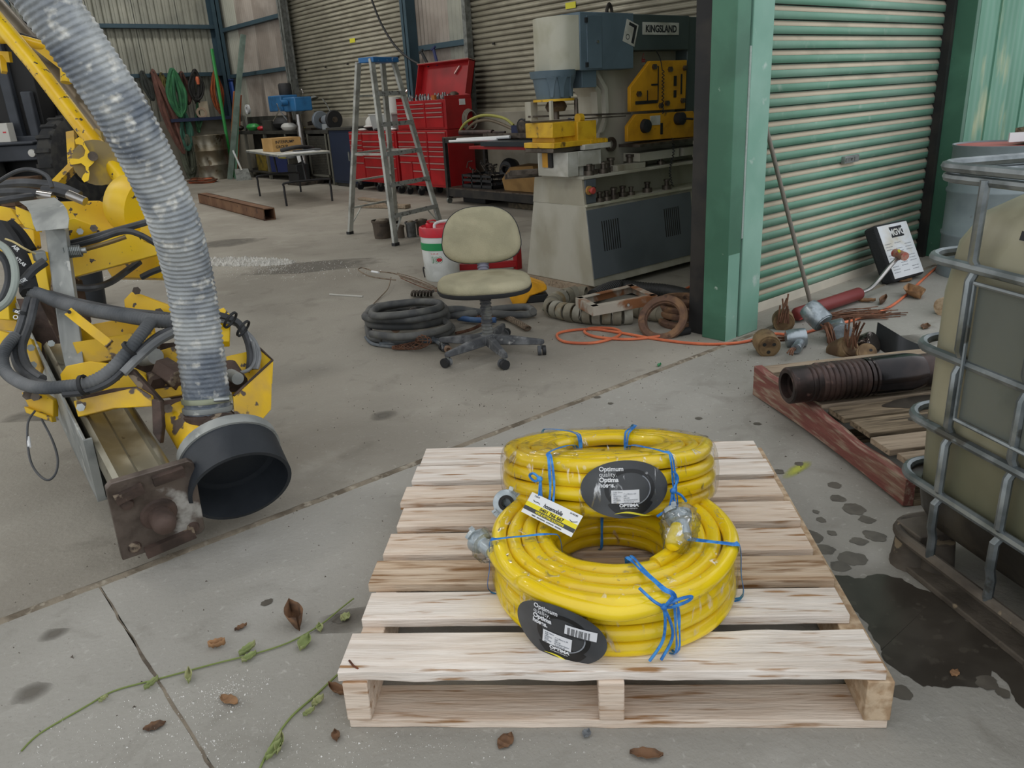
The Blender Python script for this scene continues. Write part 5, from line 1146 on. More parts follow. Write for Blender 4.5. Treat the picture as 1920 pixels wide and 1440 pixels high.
for (p0, t0), (p1, t1) in (((fA, tA), (fC, tC)), ((fB, tB), (fD, tD))):
    M().bar(p0.lerp(t0, .49), p1.lerp(t1, .49), .006, .025).o('spreader', al, ld)
for (p, t0, q, t1) in ((fA, tA, fB, tB), (fB, tB, fA, tA), (fC, tC, fD, tD), (fD, tD, fC, tC)):
    a = p.lerp(t0, .045); b = p.lerp(t0, .16).lerp(q.lerp(t1, .16), .22); M().bar(a, b, .02, .006).o('foot_brace', al, ld)
capT = mat4((tA+tB)/2+ac*.05, ab, ac)
M(capT).box(-.20, -.10, -.03, .20, .10, .02).o('top_cap', mat('ladder_blue', '2569a3', .5, c2='d6dcdf', ns=14, lo=.6, hi=.66, var=.08), ld, bev=.006)
# pots and offcuts by the ladder
pot_m = mat('muddy_pot', '564b40', .8, c2='3d352e', ns=10, var=.15, bump=.3)
can_m = mat('grey_can', '6e7070', .4, .6, c2='4d4b47', ns=10, var=.15)
def pot(label, x, y, r, h, mt, flare=1.15, lip=True):
    p = G(x, y); t = thing('metal_pot', label, 'pot', p)
    M(Matrix.Translation(p)).lathe([(.001, 0), (r, 0), (r*flare, h), (r*flare+.008, h), (r*flare+.008, h-.02), (r*flare*.9, h-.005), (r*flare*.88, h-.04), (.001, h-.04)], n=20).o('pot_body', mt, t)
    M(Matrix.Translation(p)).lathe([(.001, h-.02), (r*flare*.8, h-.03), (r*flare*.5, h+.01), (.001, h+.015)], n=9).o('lump', mat('dry_mix', '8a8070', .9, c2='6a6055', ns=30), t)
pot('dark muddy pot standing left of the ladder foot', 718, 446, .085, .19, pot_m)
pot('shiny grey can with pale dried mix, under the ladder step', 772, 444, .05, .16, can_m, 1.1)
pot('dark can standing under the right end of the ladder step', 792, 440, .055, .16, pot_m, 1.05)
pot('small dark can hidden behind the front ladder rail', 752, 446, .04, .13, pot_m, 1.0)
M().bar(G(680, 385, .03), G(765, 387, .03), .12, .05).o('timber_offcut', old_pine, None, label='pale timber offcut on the floor behind the ladder', cat='timber', bev=.004)
M().bar(G(676, 372, .02), G(740, 380, .02), .10, .03).o('timber_offcut', old_pine, None, label='thin board behind the pale timber offcut near the ladder', cat='timber', bev=.004)
# ------------------------------------------------ red tool chests
rd = mat('chest_red', 'a5191f', .35, c2='8d1419', ns=2, var=.06, spec=.5)
rdd = mat('chest_red_drawer', 'ad1b21', .33, c2='9a171c', ns=3, var=.05)
hdl = mat('drawer_trim', 'c9a9a4', .3, .6, var=.05)
def chest(t, x0, y0, y1, z0, z1, cols, dep=.47):
    # cols: list of (ya, yb, [z splits]) drawers seen on the -x face
    M().box(x0, y1, z0, x0+dep, y0, z1).o('carcass', rd, t, bev=.004)
    for ya, yb, zs in cols:
        for i in range(len(zs)-1):
            a, b = zs[i], zs[i+1]
            d = M().box(x0-.012, yb+.008, b+.004, x0, ya-.008, a-.004).o('drawer', rdd, t, bev=.002)
            M().box(x0-.026, yb+.015, a-.020, x0-.011, ya-.015, a-.006).o('drawer_handle', hdl, d)
bc = thing('tool_chest', 'large red roller tool chest with an open-lidded top box', 'chest', (6.95, 10.07, .0))
chest(bc, 6.72, 10.72, 9.43, .15, .95, [(10.70, 9.92, [.93, .80, .73, .67, .60, .50]), (9.90, 9.45, [.93, .80, .73, .67, .60, .50, .42, .18]), (10.70, 10.38, [.50, .20]), (10.36, 9.92, [.50, .38, .18])])
for x in (6.78, 7.12):
    for y in (10.62, 10.3, 9.55):
        M().cyl((x, y-.02, .055), (x, y+.02, .055), .055, n=16).o('caster', dark_pl, bc)
        M().box(x-.02, y-.03, .08, x+.02, y+.03, .15).o('caster_fork', galv_dull, bc)
tb = thing('top_tool_box', 'red top tool box with its lid standing open above the large roller chest', 'tool box', (6.95, 10.07, .955))
chest(tb, 6.74, 10.71, 9.44, .957, 1.355, [(10.69, 9.95, [1.32, 1.26, 1.20, 1.14, .98]), (9.92, 9.50, [1.32, 1.26, 1.20, 1.14, .98])], .46)
M().box(6.74, 10.69, 1.355, 6.75, 10.71, 1.39).box(7.19, 9.44, 1.355, 7.2, 10.71, 1.40).box(6.74, 9.44, 1.355, 7.2, 9.452, 1.40).box(6.74, 10.698, 1.355, 7.2, 10.71, 1.40).o('tray_rim', rd, tb, kind='stuff')
LT = Matrix.Translation((7.19, 10.075, 1.40)) @ Matrix.Rotation(math.radians(14), 4, 'Y')
m = M(LT); m.box(0, -.64, 0, .012, .64, .46); m.box(-.10, -.64, 0, .012, -.63, .46); m.box(-.10, .63, 0, .012, .64, .46); m.box(-.12, -.64, .45, .012, .64, .462); m.o('lid', rd, tb)
M(LT).box(-.125, -.645, .462, .015, .645, .468).o('lid_edge', mat('dusty_lid_edge', 'a98a7c', .8), tb)
M(LT).bar((-.02, -.32, .40), (-.02, -.22, .30), .02, .02).o('lid_sticker', hdl, tb)
M().box(7.0-.02, 9.432, 1.27, 7.08, 9.439, 1.35).o('side_label', paper, tb)
M().tube(cr([(6.9, 10.68, 1.36), (6.86, 10.69, 1.42), (6.95, 10.70, 1.52)], 5), .012, 6).o('lid_strut', chrome, tb)
random.seed(3)
sock_m = mat('chrome_tools', '9a9a98', .3, .8, c2='3d3d3d', ns=40, var=.2)
proto = None
for k in range(34):
    y = 10.66-k*.034+random.uniform(-.01, .01); x = 6.78+random.uniform(0, .3); h = random.uniform(.03, .07)
    if proto is None:
        proto = M(Matrix.Translation((x, y, 1.36))).lathe([(.001, 0), (.016, 0), (.016, .035), (.012, .045), (.012, .06), (.006, .06), (.006, .04)], n=10).o('socket_tool', sock_m, None, label='chrome socket standing in the open top tool box', cat='socket', group='sockets in the open tool box')
    else: o = proto.copy(); COL.objects.link(o); o.location = (x, y, 1.36); o.scale = (1, 1, h/.045)
proto['group'] = 'sockets in the open tool box'
M().box(6.80, 9.78, 1.358, 6.88, 9.86, 1.42, ).o('orange_box', mat('orange_carton', 'a8601f', .7), None, label='small orange carton among the sockets', cat='carton')
M().lathe([(.001, 0), (.07, 0), (.07, .02), (.04, .045), (.001, .05)], (6.98, 9.55, 1.405), n=14).o('sanding_disc', stl, None, label='grey grinding disc lying on the right rim of the red box', cat='disc')
for k, (p, q, mt_) in enumerate((((7.28, 10.55, 1.84), (7.30, 10.75, 2.06), dark_pl), ((7.28, 10.32, 1.84), (7.30, 10.42, 2.08), mat('navy_clamp', '28305c', .5)))):
    t = thing('bar_clamp', ('black', 'navy blue')[k]+' bar clamp standing up behind the open red lid', 'clamp', p)
    M().bar(p, q, .02, .045, up=(0, 1, 0)).o('clamp_bar', mt_, t); M().bar(V(q)+V((0, .05, -.02)), V(q)+V((0, -.05, .02)), .03, .025).o('clamp_jaw', mt_, t)
sc = thing('small_tool_chest', 'lower red tool chest with white items on top, left of the large chest', 'chest', (6.95, 11.52, 0))
chest(sc, 6.72, 12.24, 10.78, .15, .94, [(12.2, 11.8, [.92, .82, .74, .67, .58, .46, .18]), (11.78, 10.82, [.92, .80, .72, .65, .55, .40, .18])])
for x in (6.78, 7.12):
    for y in (12.15, 11.5, 10.86): M().cyl((x, y-.02, .06), (x, y+.02, .06), .06, n=16).o('caster', dark_pl, sc); M().box(x-.02, y-.03, .08, x+.02, y+.03, .15).o('caster_fork', galv_dull, sc)
wht = mat('white_plastic', 'c9c9c4', .45, var=.05)
t = thing('plastic_tub', 'translucent white tub on the small red chest behind the ladder', 'tub', (6.98, 11.35, .94)); M().hexa([(6.82, 11.0, .945), (7.12, 11.0, .945), (7.12, 11.6, .945), (6.82, 11.6, .945)], [(6.79, 10.96, 1.19), (7.15, 10.96, 1.19), (7.15, 11.64, 1.19), (6.79, 11.64, 1.19)]).o('tub_body', mat('clear_tub', 'a5a9a8', .4), t, bev=.01); M().box(6.78, 10.95, 1.185, 7.16, 11.65, 1.20).o('tub_rim', wht, t)
M().lathe([(.001, 0), (.11, 0), (.12, .22), (.115, .23), (.001, .23)], (7.0, 11.25, 1.205), n=20).o('white_bucket', wht, None, label='white bucket standing in the tub behind the ladder', cat='bucket')
t = thing('hard_hat', 'white hard hat on the left end of the small red chest', 'helmet', (7.0, 11.85, .945)); M().lathe([(.15, 0), (.16, .01), (.125, .03), (.12, .10), (.08, .16), (.001, .18)], (7.0, 11.85, 1.0), n=18, sc=(1, 1.2)).o('shell', wht, t); M().box(6.93, 11.75, .945, 7.08, 11.95, 1.0).o('cradle', dark_pl, t)
for k, (y, mt_, lb) in enumerate(((11.95, wht, 'white glove heap at the left front of the small red chest'), (11.45, dark_pl, 'dark tool lying among the white items on the small chest'), (11.05, paper, 'white paper bundle at the right of the small red chest'))):
    M().sph((6.83, y, .965), .06, (1, 2.0, .4), 12, 6).o('chest_top_item', mt_, None, label=lb, cat='item')
# ------------------------------------------------ steel trolley bench
tr = thing('steel_trolley', 'black steel trolley bench loaded with tools and parts, right of the chests', 'trolley', (6.8, 7.8, 0))
M().box(6.40, 6.0, .855, 7.15, 9.10, .875).o('bench_top', stl, tr, bev=.003)
M().box(6.40, 6.0, .20, 7.15, 9.10, .215).o('bottom_shelf', stl, tr)
for x in (6.42, 7.10):
    for y in (9.07, 6.05): M().box(x-.025, y-.025, .08, x+.025, y+.025, .86).o('leg', black_steel, tr); M().cyl((x, y-.015, .04), (x, y+.015, .04), .04, n=14).o('caster', galv_dull, tr)
for x in (6.40, 7.12):
    for z in (.80, .10): M().box(x, 6.0, z, x+.025, 9.10, z+(.055 if z > .5 else .10)).o('side_rail', black_steel, tr)
for y in (9.08, 6.0): M().box(6.42, y, .12, 7.12, y+.02, .2).o('end_rail', black_steel, tr)
M().box(6.0, 6.4, .80, 6.42, 7.75, .85).o('pull_out_tray', mat('blue_black_tray', '2f363c', .4, .3), tr)
M().box(6.05, 6.4, .76, 6.42, 8.05, .795).o('red_drawer', rd, tr, bev=.003)
# items on the trolley
t = thing('hydraulic_ram', 'greasy brown hydraulic cylinder with a yellow hose on the trolley', 'cylinder', (6.6, 8.55, .875))
M().cyl((6.6, 8.95, .92), (6.6, 8.25, .92), .035, n=14).cyl((6.6, 8.25, .92), (6.6, 8.0, .92), .016, n=10).o('ram_body', pipe_m, t)
M().tube(cr([(6.6, 8.95, .95), (6.62, 8.8, 1.06), (6.66, 8.5, 1.13), (6.7, 8.15, 1.09), (6.7, 7.95, 1.0)], 6), .018, 8).o('yellow_hose', mat('olive_hose', '9c9a4a', .5), t)
M().tube(cr([(6.66, 8.9, .93), (6.66, 8.7, 1.04), (6.68, 8.45, 1.07), (6.7, 8.2, 1.02), (6.7, 7.9, .93)], 6), .02, 8).o('brown_hose', mat('brown_hose', '6f6352', .6), t)
M().box(6.6, 7.72, .877, 6.75, 7.88, 1.0).o('blue_box', mat('navy_box', '252e52', .5), None, label='small navy blue box behind the hydraulic cylinder', cat='box')
m = thing('chain_block', 'dark chain block with round housing on the trolley', 'hoist', (6.6, 7.5, .876))
M().lathe([(.001, 0), (.09, 0), (.10, .03), (.10, .08), (.05, .11), (.001, .11)], (6.58, 7.55, .98), (-1, 0, 0), 20).o('hoist_body', cast, m)
M().tube([(6.5, 7.55+.09*math.cos(a), .985+.09*math.sin(a)) for a in [2*PI*i/18 for i in range(18)]], .012, 6, closed=True).o('hand_wheel', dark_pl, m)
M().bar((6.5, 7.4, .88), (6.52, 7.2, .99), .05, .05).o('hoist_hook', stl, m)
t = thing('work_jacket', 'crumpled navy work jacket heaped on the trolley end', 'jacket', (6.55, 6.7, .875))
m = M(); m.grid(lambda u, v: V((6.3+.6*v, 7.1-.95*u, .88+.20*math.sin(PI*u)**.8*math.sin(PI*v)**.8*(.7+.5*noise.noise((u*5, v*5, 3)))+.05*noise.noise((u*12, v*9, 1))+.06*u)), 26, 18); m.o('cloth', mat('navy_cloth', '2c3448', .9, c2='202734', ns=9, var=.2), t, ang=80)
for k, (a, b, w, lb) in enumerate((((6.10, 8.35, .865), (6.3, 7.55, .885), .04, 'white tube lying across the front corner of the trolley'), ((6.05, 8.45, .85), (6.22, 7.7, .862), .03, 'second white tube just below the first on the trolley'))):
    M().cyl(a, b, w/2, n=12).o('white_tube', card_w, None, label=lb, cat='tube')
M().bar((6.35, 8.1, .90), (6.35, 7.0, .90), .06, .05).o('steel_channel', stl, None, label='brown steel channel along the trolley front edge', cat='channel')
M().bar((6.7, 7.3, .92), (6.9, 6.1, .94), .08, .05).o('timber_plank', mat('red_brown_plank', '7d5548', .7), None, label='reddish plank lying behind the jacket on the trolley', cat='plank')
M().tube(cr([(6.75, 7.0, .97), (6.75, 6.95, 1.03), (6.75, 6.8, 1.04), (6.75, 6.7, .99)], 5), .012, 6).box(6.72, 6.6, .96, 6.8, 7.05, .985).o('clamp_handle', dark_pl, None, label='small black handle standing on the plank', cat='handle', kind=None)
co = thing('cable_coil', 'coil of pale grey cable hanging on the side of the red tool box', 'cable', (7.1, 9.38, 1.0))
for k in range(7):
    r = .13-.004*k; M().tube([(7.12+r*.9*math.cos(a), 9.43-.012*k, 1.06+r*1.15*math.sin(a)) for a in [2*PI*i/24 for i in range(24)]], .006, 5, closed=True).o('turn', strand_g if k % 2 else mat('grey_cable', '7f8078', .6), co)
t = thing('black_crate', 'black plastic crate full of fittings on the lower trolley shelf', 'crate', (6.7, 8.5, .215))
for z0, z1 in ((.22, .26), (.30, .33), (.36, .39)): M().box(6.5, 8.2, z0, 6.515, 8.85, z1).box(6.5, 8.2, z0, 6.9, 8.215, z1).box(6.5, 8.835, z0, 6.9, 8.85, z1).box(6.885, 8.2, z0, 6.9, 8.85, z1).o('crate_band', dark_pl, t)
for y in (8.2, 8.42, 8.63, 8.835): M().box(6.5, y, .22, 6.52, y+.02, .39).o('crate_rib', dark_pl, t)
M().box(6.5, 8.2, .216, 6.9, 8.85, .225).o('crate_floor', dark_pl, t)
random.seed(4); m = M()
for k in range(40): p = V((6.52+random.random()*.34, 8.25+random.random()*.55, .26+random.random()*.22)); q = p+V((random.uniform(-.1, .1), random.uniform(-.1, .1), random.uniform(-.03, .1))); m.tube(cr([p, (p+q)/2+V((0, .03, .03)), q], 3), random.uniform(.006, .014), 6)
m.o('fittings', cast, None, label='tangle of dark metal fittings piled in the black crate', cat='fittings', kind='stuff')
t = thing('round_motor', 'black round motor standing behind the crate on the lower shelf', 'motor', (6.8, 8.2, .216)); M().lathe([(.001, 0), (.13, 0), (.15, .03), (.15, .1), (.10, .16), (.05, .16), (.05, .10), (.001, .08)], (6.9, 8.25, .42), (-1, -.2, .2), 24).o('motor_shell', dark_pl, t); M().box(6.8, 8.15, .216, 6.95, 8.35, .32).o('motor_foot', cast, t)
cb = mat('cardboard', '9c7a48', .85, c2='8a6a3e', ns=4, var=.08)
m = M(); m.ringloft([[(6.5, 7.95, .22), (6.5, 7.35, .22), (6.9, 7.30, .22), (6.9, 7.95, .22)], [(6.48, 7.97, .36), (6.50, 7.33, .38), (6.9, 7.3, .4), (6.9, 7.95, .4)], [(6.56, 7.90, .50), (6.55, 7.45, .53), (6.85, 7.4, .52), (6.88, 7.9, .52)]]); m.o('cardboard_carton', cb, None, label='crumpled brown cardboard carton on the lower trolley shelf', cat='carton', ang=20)
M().box(6.6, 6.9, .216, 6.9, 7.2, .50).o('cardboard_carton', cb, None, label='second cardboard carton, half hidden by the machine end', cat='carton', bev=.004)
M().box(6.5, 7.0, .0, 6.8, 7.9, .07).o('packed_parcel', mat('old_parcel', '5c5240', .9, c2='3d372c', ns=12), None, label='flat dusty parcel on the floor under the trolley', cat='parcel', bev=.01)
M().box(6.6, 8.5, .0, 6.9, 9.0, .09).o('dark_case', dark_pl, None, label='low dark case on the floor under the left end of the trolley', cat='case', bev=.01)
# red frame glimpsed behind the chair
t = thing('red_jack', 'red trolley jack arms just showing between the chair and the machine', 'jack', (3.75, 5.1, 0))
for a, b in (((3.55, 5.3, .17), (4.1, 4.9, .17)), ((3.55, 5.3, .045), (4.1, 4.9, .045))): M().bar(a, b, .05, .05).o('jack_arm', rd, t, bev=.005)
M().bar((4.1, 4.9, .0), (4.1, 4.9, .2), .05, .05, up=(0, 1, 0)).o('jack_post', rd, t)
# ------------------------------------------------ far left: hoses on the wall, drum, poles, bench
def hank(name, label, cx, top, bot, w, n, mt, r, y=18.66, lean=0, seed=1, cat='hose'):
    # loops hung over a peg: top/bottom heights and half width in metres, cx = x on the wall
    random.seed(seed); t = thing(name, label, cat, (cx, y, 0), group='hoses and slings hung on the far wall')
    for k in range(n):
        ww = w*random.uniform(.25, 1); b = bot+(top-bot)*random.uniform(0, .22); q = []
        yo = y-.02-.02*k/ n*4
        for i in range(16):
            a = 2*PI*i/16; s = math.sin(a); z = (top+b)/2+(top-b)/2*math.cos(a)
            q.append(V((cx+ww*s*(.45+.55*min(1, (top-z)/(top-b)*2))+lean*(top-z)/(top-bot), yo+random.uniform(-.012, .012), z+random.uniform(-.02, .02))))
        M().tube(cr(q, 3, True), r, 6, closed=True).o('loop', mt, t)
    M().cyl((cx, y+.12, top-.03), (cx, y-.12, top-.02), .02, n=8).o('peg', black_steel, t)
    return t
def hm(n, c, c2): return mat(n, c, .8, c2=c2, ns=4, lo=.4, hi=.6, var=.15)
WX = lambda x, y: RY(x, y, 18.72)
def hk(label, px, y0, y1, wpx, n, mt, r, leanpx=0, seed=1, name='hose_hank', cat='hose', yy=18.72):
    a = RY(px, y0, yy); b = RY(px+leanpx, y1, yy); l_ = (RY(px+leanpx, y1, yy)-RY(px+ (y1-y0)*.17, y1, yy)).x
    w = (RY(px+wpx, y0, yy)-a).length; hank(name, label, a.x, a.z, b.z, w, n, mt, r*1.15, yy-.06, lean=l_, seed=seed, cat=cat)
hk('dark grey hose hank, leftmost on the far wall rail', 263, 136, 190, 8, 5, hm('hank_dark', '3f4440', '2e312f'), .025, 20, 2)
hk('faded red lay-flat hose hank hanging almost to the floor', 283, 134, 300, 13, 9, hm('hank_red', '7d564b', '5f4038'), .03, 58, 3)
hk('olive yellow rope hank between the red and green hanks', 299, 138, 184, 8, 7, hm('hank_olive', '6f6532', '4e4726'), .016, 8, 4, 'rope_hank', 'rope')
hk('large bright green sling hank in the middle of the rail', 319, 132, 222, 17, 13, hm('hank_green', '3f8052', '2d6144'), .03, 15, 5, 'sling_hank', 'sling', 18.66)
hk('teal lower tail of slings hanging below the green hank', 340, 210, 285, 13, 9, hm('hank_teal', '40705f', '2c5247'), .032, 8, 6, 'sling_hank', 'sling', 18.72)
hk('grey-green sheeting tail hanging nearly to the floor left of the drum', 345, 255, 335, 14, 9, hm('hank_grey', '5c6152', '464a3f'), .04, 10, 7, 'sling_hank', 'sling', 18.74)
hk('maroon brown hose hank right of the green hank', 336, 137, 196, 9, 8, hm('hank_maroon', '5a3a32', '3d2823'), .022, 15, 8)
hk('thick black cable hank with an orange plug', 361, 133, 190, 14, 12, hm('hank_black', '2b2a28', '1f1f1e'), .02, 4, 9, 'cable_hank', 'cable', 18.66)
hk('thin green cord tail hanging beside the black cable hank', 368, 190, 255, 7, 5, hm('hank_cord', '3d6a48', '2f4f3a'), .012, 2, 10, 'cord_hank', 'cord')
hk('orange extension lead hank, rightmost on the rail', 399, 135, 213, 12, 10, hm('hank_orange', '9c5028', '7a3c1e'), .016, 10, 11, 'cable_hank', 'cable', 18.66)
p = WX(364, 152); M().lathe([(.001, 0), (.03, 0), (.045, .1), (.03, .16), (.001, .16)], (p.x, 18.5, p.z-.08), n=10).o('orange_plug', orange, None, label='orange plug head hanging in the black cable hank', cat='plug')
p = RY(408, 300, 18.0); c = (6.98, 18.25, 0)
gal_d = mat('drum_galvanised', '8f8a7c', .35, .7, c2='756c59', ns=4, var=.1, c3='5d5240', ns3=6, lo3=.62)
pd_ = G(404, 337); drum('steel_drum', 'dented galvanised drum standing below the hanging hoses', (pd_.x+.12, pd_.y+.28, 0), gal_d, gal_d, h=.92, r=.35)
pc = G(366, 332); M(Matrix.Translation((pc.x+.05, pc.y+.25, 0))).lathe([(.001, 0), (.24, 0), (.24, .85), (.20, .95), (.001, .97)], n=24).o('gas_cylinder', mat('grey_cylinder', '6d7068', .6, c2='5a5c55', ns=4, c3='33322e', ns3=7, lo3=.66), None, label='worn grey cylinder under the hanging slings left of the drum', cat='cylinder')
pr_ = G(380, 342); t = thing('orange_cord_heap', 'small heap of orange cord on the floor in front of the grey cylinder', 'cord', pr_)
for k in range(5): M().tube([(pr_.x+(.16+.03*k)*math.cos(a), pr_.y+(.2+.03*k)*math.sin(a)*1.3, .02+.025*(k % 3)+.01*math.sin(a*3+k)) for a in [2*PI*i/18 for i in range(18)]], .018, 6, closed=True).o('cord_turn', orange if k % 2 else rusty, t)
pole_green = mat('bright_green_pole', '2f8f45', .4, var=.06); pole_grey = mat('grey_green_strip', '7c8f84', .5, .2, c2='6b7c72', ns=5, var=.08)
M().cyl(G(438, 332), RY(397, 92, 18.3), .035, n=8).o('green_pole', pole_green, None, label='bright green thin pole leaning across the wall', cat='pole')
M().bar(G(431, 336), RY(456, 65, 17.2), .10, .10).o('long_strip', pole_grey, None, label='tall pale green-grey metal section leaning in the corner', cat='section')
M().bar(G(441, 335), RY(447, 200, 17.3), .05, .05).o('long_strip', mat('mint_strip', '6f9a80', .5), None, label='shorter mint strip behind the tall grey-green section', cat='section')
M().cyl(G(431, 330), RY(440, 172, 17.5), .03, n=10).o('copper_tube', mat('orange_tube', 'a3673f', .6), None, label='orange-brown tube left of the tall grey-green section', cat='tube')
M().cyl(G(443, 332), RY(451, 178, 17.35), .028, n=10).o('copper_tube', orange, None, label='orange tube right of the tall grey-green section', cat='tube')
p0 = RY(430, 152, 18.6); p1 = RY(438, 212, 18.6)
bd = thing('blue_drum_box', 'blue plastic container mounted on the wall in the corner', 'container', (p0.x, 18.6, p1.z)); M().box(p0.x, 18.5, p1.z, 7.42, 18.77, p0.z).o('container_body', mat('blue_plastic', '27468c', .5, var=.1), bd, bev=.03); M().box(p0.x-.01, 18.49, p0.z, 7.43, 18.78, p0.z+.04).o('container_lid', mat('navy_lid', '20305c', .5), bd, bev=.01)
sh = RY(400, 223, 18.8); M().box(5.9, 18.5, sh.z-.02, 7.45, 18.86, sh.z+.05).o('wall_shelf', mat('navy_shelf', '2a3450', .5), None, label='narrow navy shelf along the top of the far dado wall', cat='shelf')
p = RY(378, 223, 18.62); M().lathe([(.07, 0), (.12, 0), (.12, .06), (.07, .06)], (p.x, 18.6, p.z+.13), (0, -1, 0), 18, closed=True).o('tape_roll', mat('pale_roll', 'a89480', .7), None, label='pale ring standing on the navy shelf', cat='roll')
p = RY(381, 207, 18.62); M().box(p.x-.10, 18.55, sh.z+.05, p.x+.10, 18.7, sh.z+.38).o('carton', mat('pale_carton', 'b0a590', .8), None, label='pale carton standing on the navy shelf left of the orange lead', cat='carton')
# shovel
pb = G(453, 337); t = thing('shovel', 'small grey shovel standing by the bench leg', 'shovel', pb); m = M(); m.ringloft([[(pb.x-.16, pb.y-.12, .0), (pb.x+.10, pb.y-.32, .0), (pb.x+.11, pb.y-.30, .01), (pb.x-.15, pb.y-.10, .01)], [(pb.x-.12, pb.y-.02, .22), (pb.x+.10, pb.y-.2, .22), (pb.x+.11, pb.y-.18, .23), (pb.x-.11, pb.y, .23)]]); m.o('blade', galv_dull, t); M().cyl((pb.x-.01, pb.y-.12, .2), (pb.x-.06, pb.y+.05, .6), .02, n=8).o('shaft', paper, t)
# work bench along the back wall
bn = thing('work_bench', 'long steel bench crowded with tools under the back windowless wall', 'bench', (7.2, 16.0, 0))
dk = mat('bench_dark', '3b3a34', .7, c2='2b2a26', ns=5, var=.1); lgt = mat('bench_leg', '6f6e64', .6, .2, var=.1)
M().box(6.92, 13.35, .90, 7.46, 17.9, .96).o('bench_top', dk, bn, bev=.004)
for y in (17.85, 17.2, 16.2, 15.2, 14.25, 13.4): M().box(6.94, y-.03, 0, 6.99, y+.03, .9).o('bench_leg', lgt, bn)
for a, b, z in ((17.85, 13.4, .12),): M().box(6.94, b, z, 7.44, a, z+.03).o('bench_shelf', dk, bn)
M().box(7.38, 13.4, .15, 7.42, 17.8, .9).o('back_panel', dk, bn)
mesh_m = mat('mesh_panel', '56534a', .6, .3, c2='3b3932', ns=30, var=.1)
for a, b in ((14.2, 13.45), (15.15, 14.3)):
    d = M().box(6.925, b, .16, 6.935, a, .86).o('mesh_door', dk, bn)
    m = M()
    for k in range(24): m.box(6.918, b, .17+k*.029, 6.925, a, .18+k*.029)
    m.o('mesh_bars', mesh_m, bn, kind='stuff')
    M().box(6.912, a-.04, .14, 6.93, a, .9).o('door_frame', lgt, bn); M().box(6.912, b, .14, 6.93, b+.04, .9).o('door_frame', lgt, bn); M().box(6.912, b, .14, 6.93, a, .18).o('door_frame', lgt, bn)
M().box(6.95, 15.3, .15, 7.3, 16.1, .75).o('blue_bin', mat('bench_blue_bin', '1d2b60', .5, var=.1), None, label='dark blue bin under the bench behind the folding table', cat='bin', bev=.01)
M().box(7.0, 16.4, .15, 7.3, 16.9, .5).o('yellow_box', mat('dull_yellow_box', '7d6a20', .6, c2='4d4420', ns=8), None, label='dull yellow box on the shelf under the bench', cat='box', bev=.01)
cbn = thing('blue_cabinet', 'dark navy steel cabinet between the bench and the red chests', 'cabinet', (7.15, 12.85, 0))
nav = mat('navy_cabinet', '222d44', .5, .1, var=.08)
M().box(6.90, 12.45, .06, 7.42, 13.28, .96).o('cabinet_body', nav, cbn, bev=.004); M().box(6.86, 12.4, .96, 7.44, 13.3, 1.0).o('cabinet_top', dk, cbn, bev=.003); M().box(6.885, 12.5, .1, 6.90, 13.22, .92).o('cabinet_door', nav, cbn, bev=.002); M().box(6.92, 12.5, 0, 7.4, 13.2, .06).o('cabinet_plinth', dk, cbn); M().box(6.87, 12.58, .45, 6.885, 12.62, .6).o('cabinet_handle', galv, cbn)
pp = RX(600, 275, 6.6); M(mat4((6.55, 13.85, .62), (0, -1, .25), (0, .25, 1))).box(-.12, -.18, 0, .12, .2, .005).o('paper_sheet', card_w, None, label='white paper sheet hanging from the bench mesh door', cat='paper')
# bench things
def bt(nm, lab, cat, px, py, mt, kind, s, x=7.1):
    p = RX(px, py, x); p.z = .962
    m = M(Matrix.Translation(p))
    if kind == 'disc': m.lathe([(.001, 0), (s, 0), (s, .04), (.001, .05)], (0, 0, s), (-1, .2, 0), 20)
    elif kind == 'box': m.box(-s*.6, -s, 0, s*.6, s, s*.9)
    elif kind == 'lump': m.sph((0, 0, s*.5), s, (.8, 1.3, .5), 10, 6)
    return m.o(nm, mt, None, label=lab, cat=cat, ang=45, bev=.004 if kind == 'box' else 0)
bt('grey_disc', 'large grey disc standing on the left part of the bench', 'disc', 462, 236, mat('bench_grey', '73766f', .6), 'disc', .16)
bt('green_tool', 'bright green power tool lying on the bench', 'tool', 474, 234, pole_green, 'lump', .16, 6.98)
bt('red_tool', 'red tool on the bench right of the green one', 'tool', 490, 240, jr, 'lump', .10, 7.0)
bt('brown_crate', 'dark tool case on the bench left of the drill column', 'case', 512, 236, dk, 'box', .22)
bt('black_parts', 'black machine parts heaped under the blue drill head', 'parts', 530, 228, dark_pl, 'lump', .26, 7.2)
bt('hook_tool', 'dark hook shaped tool overhanging the bench left end', 'tool', 447, 238, cast, 'lump', .13, 7.0)
bt('white_rag', 'white plastic bag hanging on the front of the drill table', 'bag', 543, 248, wht, 'lump', .16, 6.7)
# mounted beam over bench
M().box(7.35, 15.5, 1.10, 7.45, 17.9, 1.24).o('ledge_shelf', dk, None, label='dark ledge shelf above the bench at dado height', cat='shelf')
p = RX(461, 197, 7.3); M().lathe([(.05, 0), (.10, 0), (.10, .05), (.05, .05)], (7.35, p.y, 1.40), (-1, 0, 0), 16, closed=True).o('white_ring', paper, None, label='white ring hanging above the ledge shelf', cat='ring')
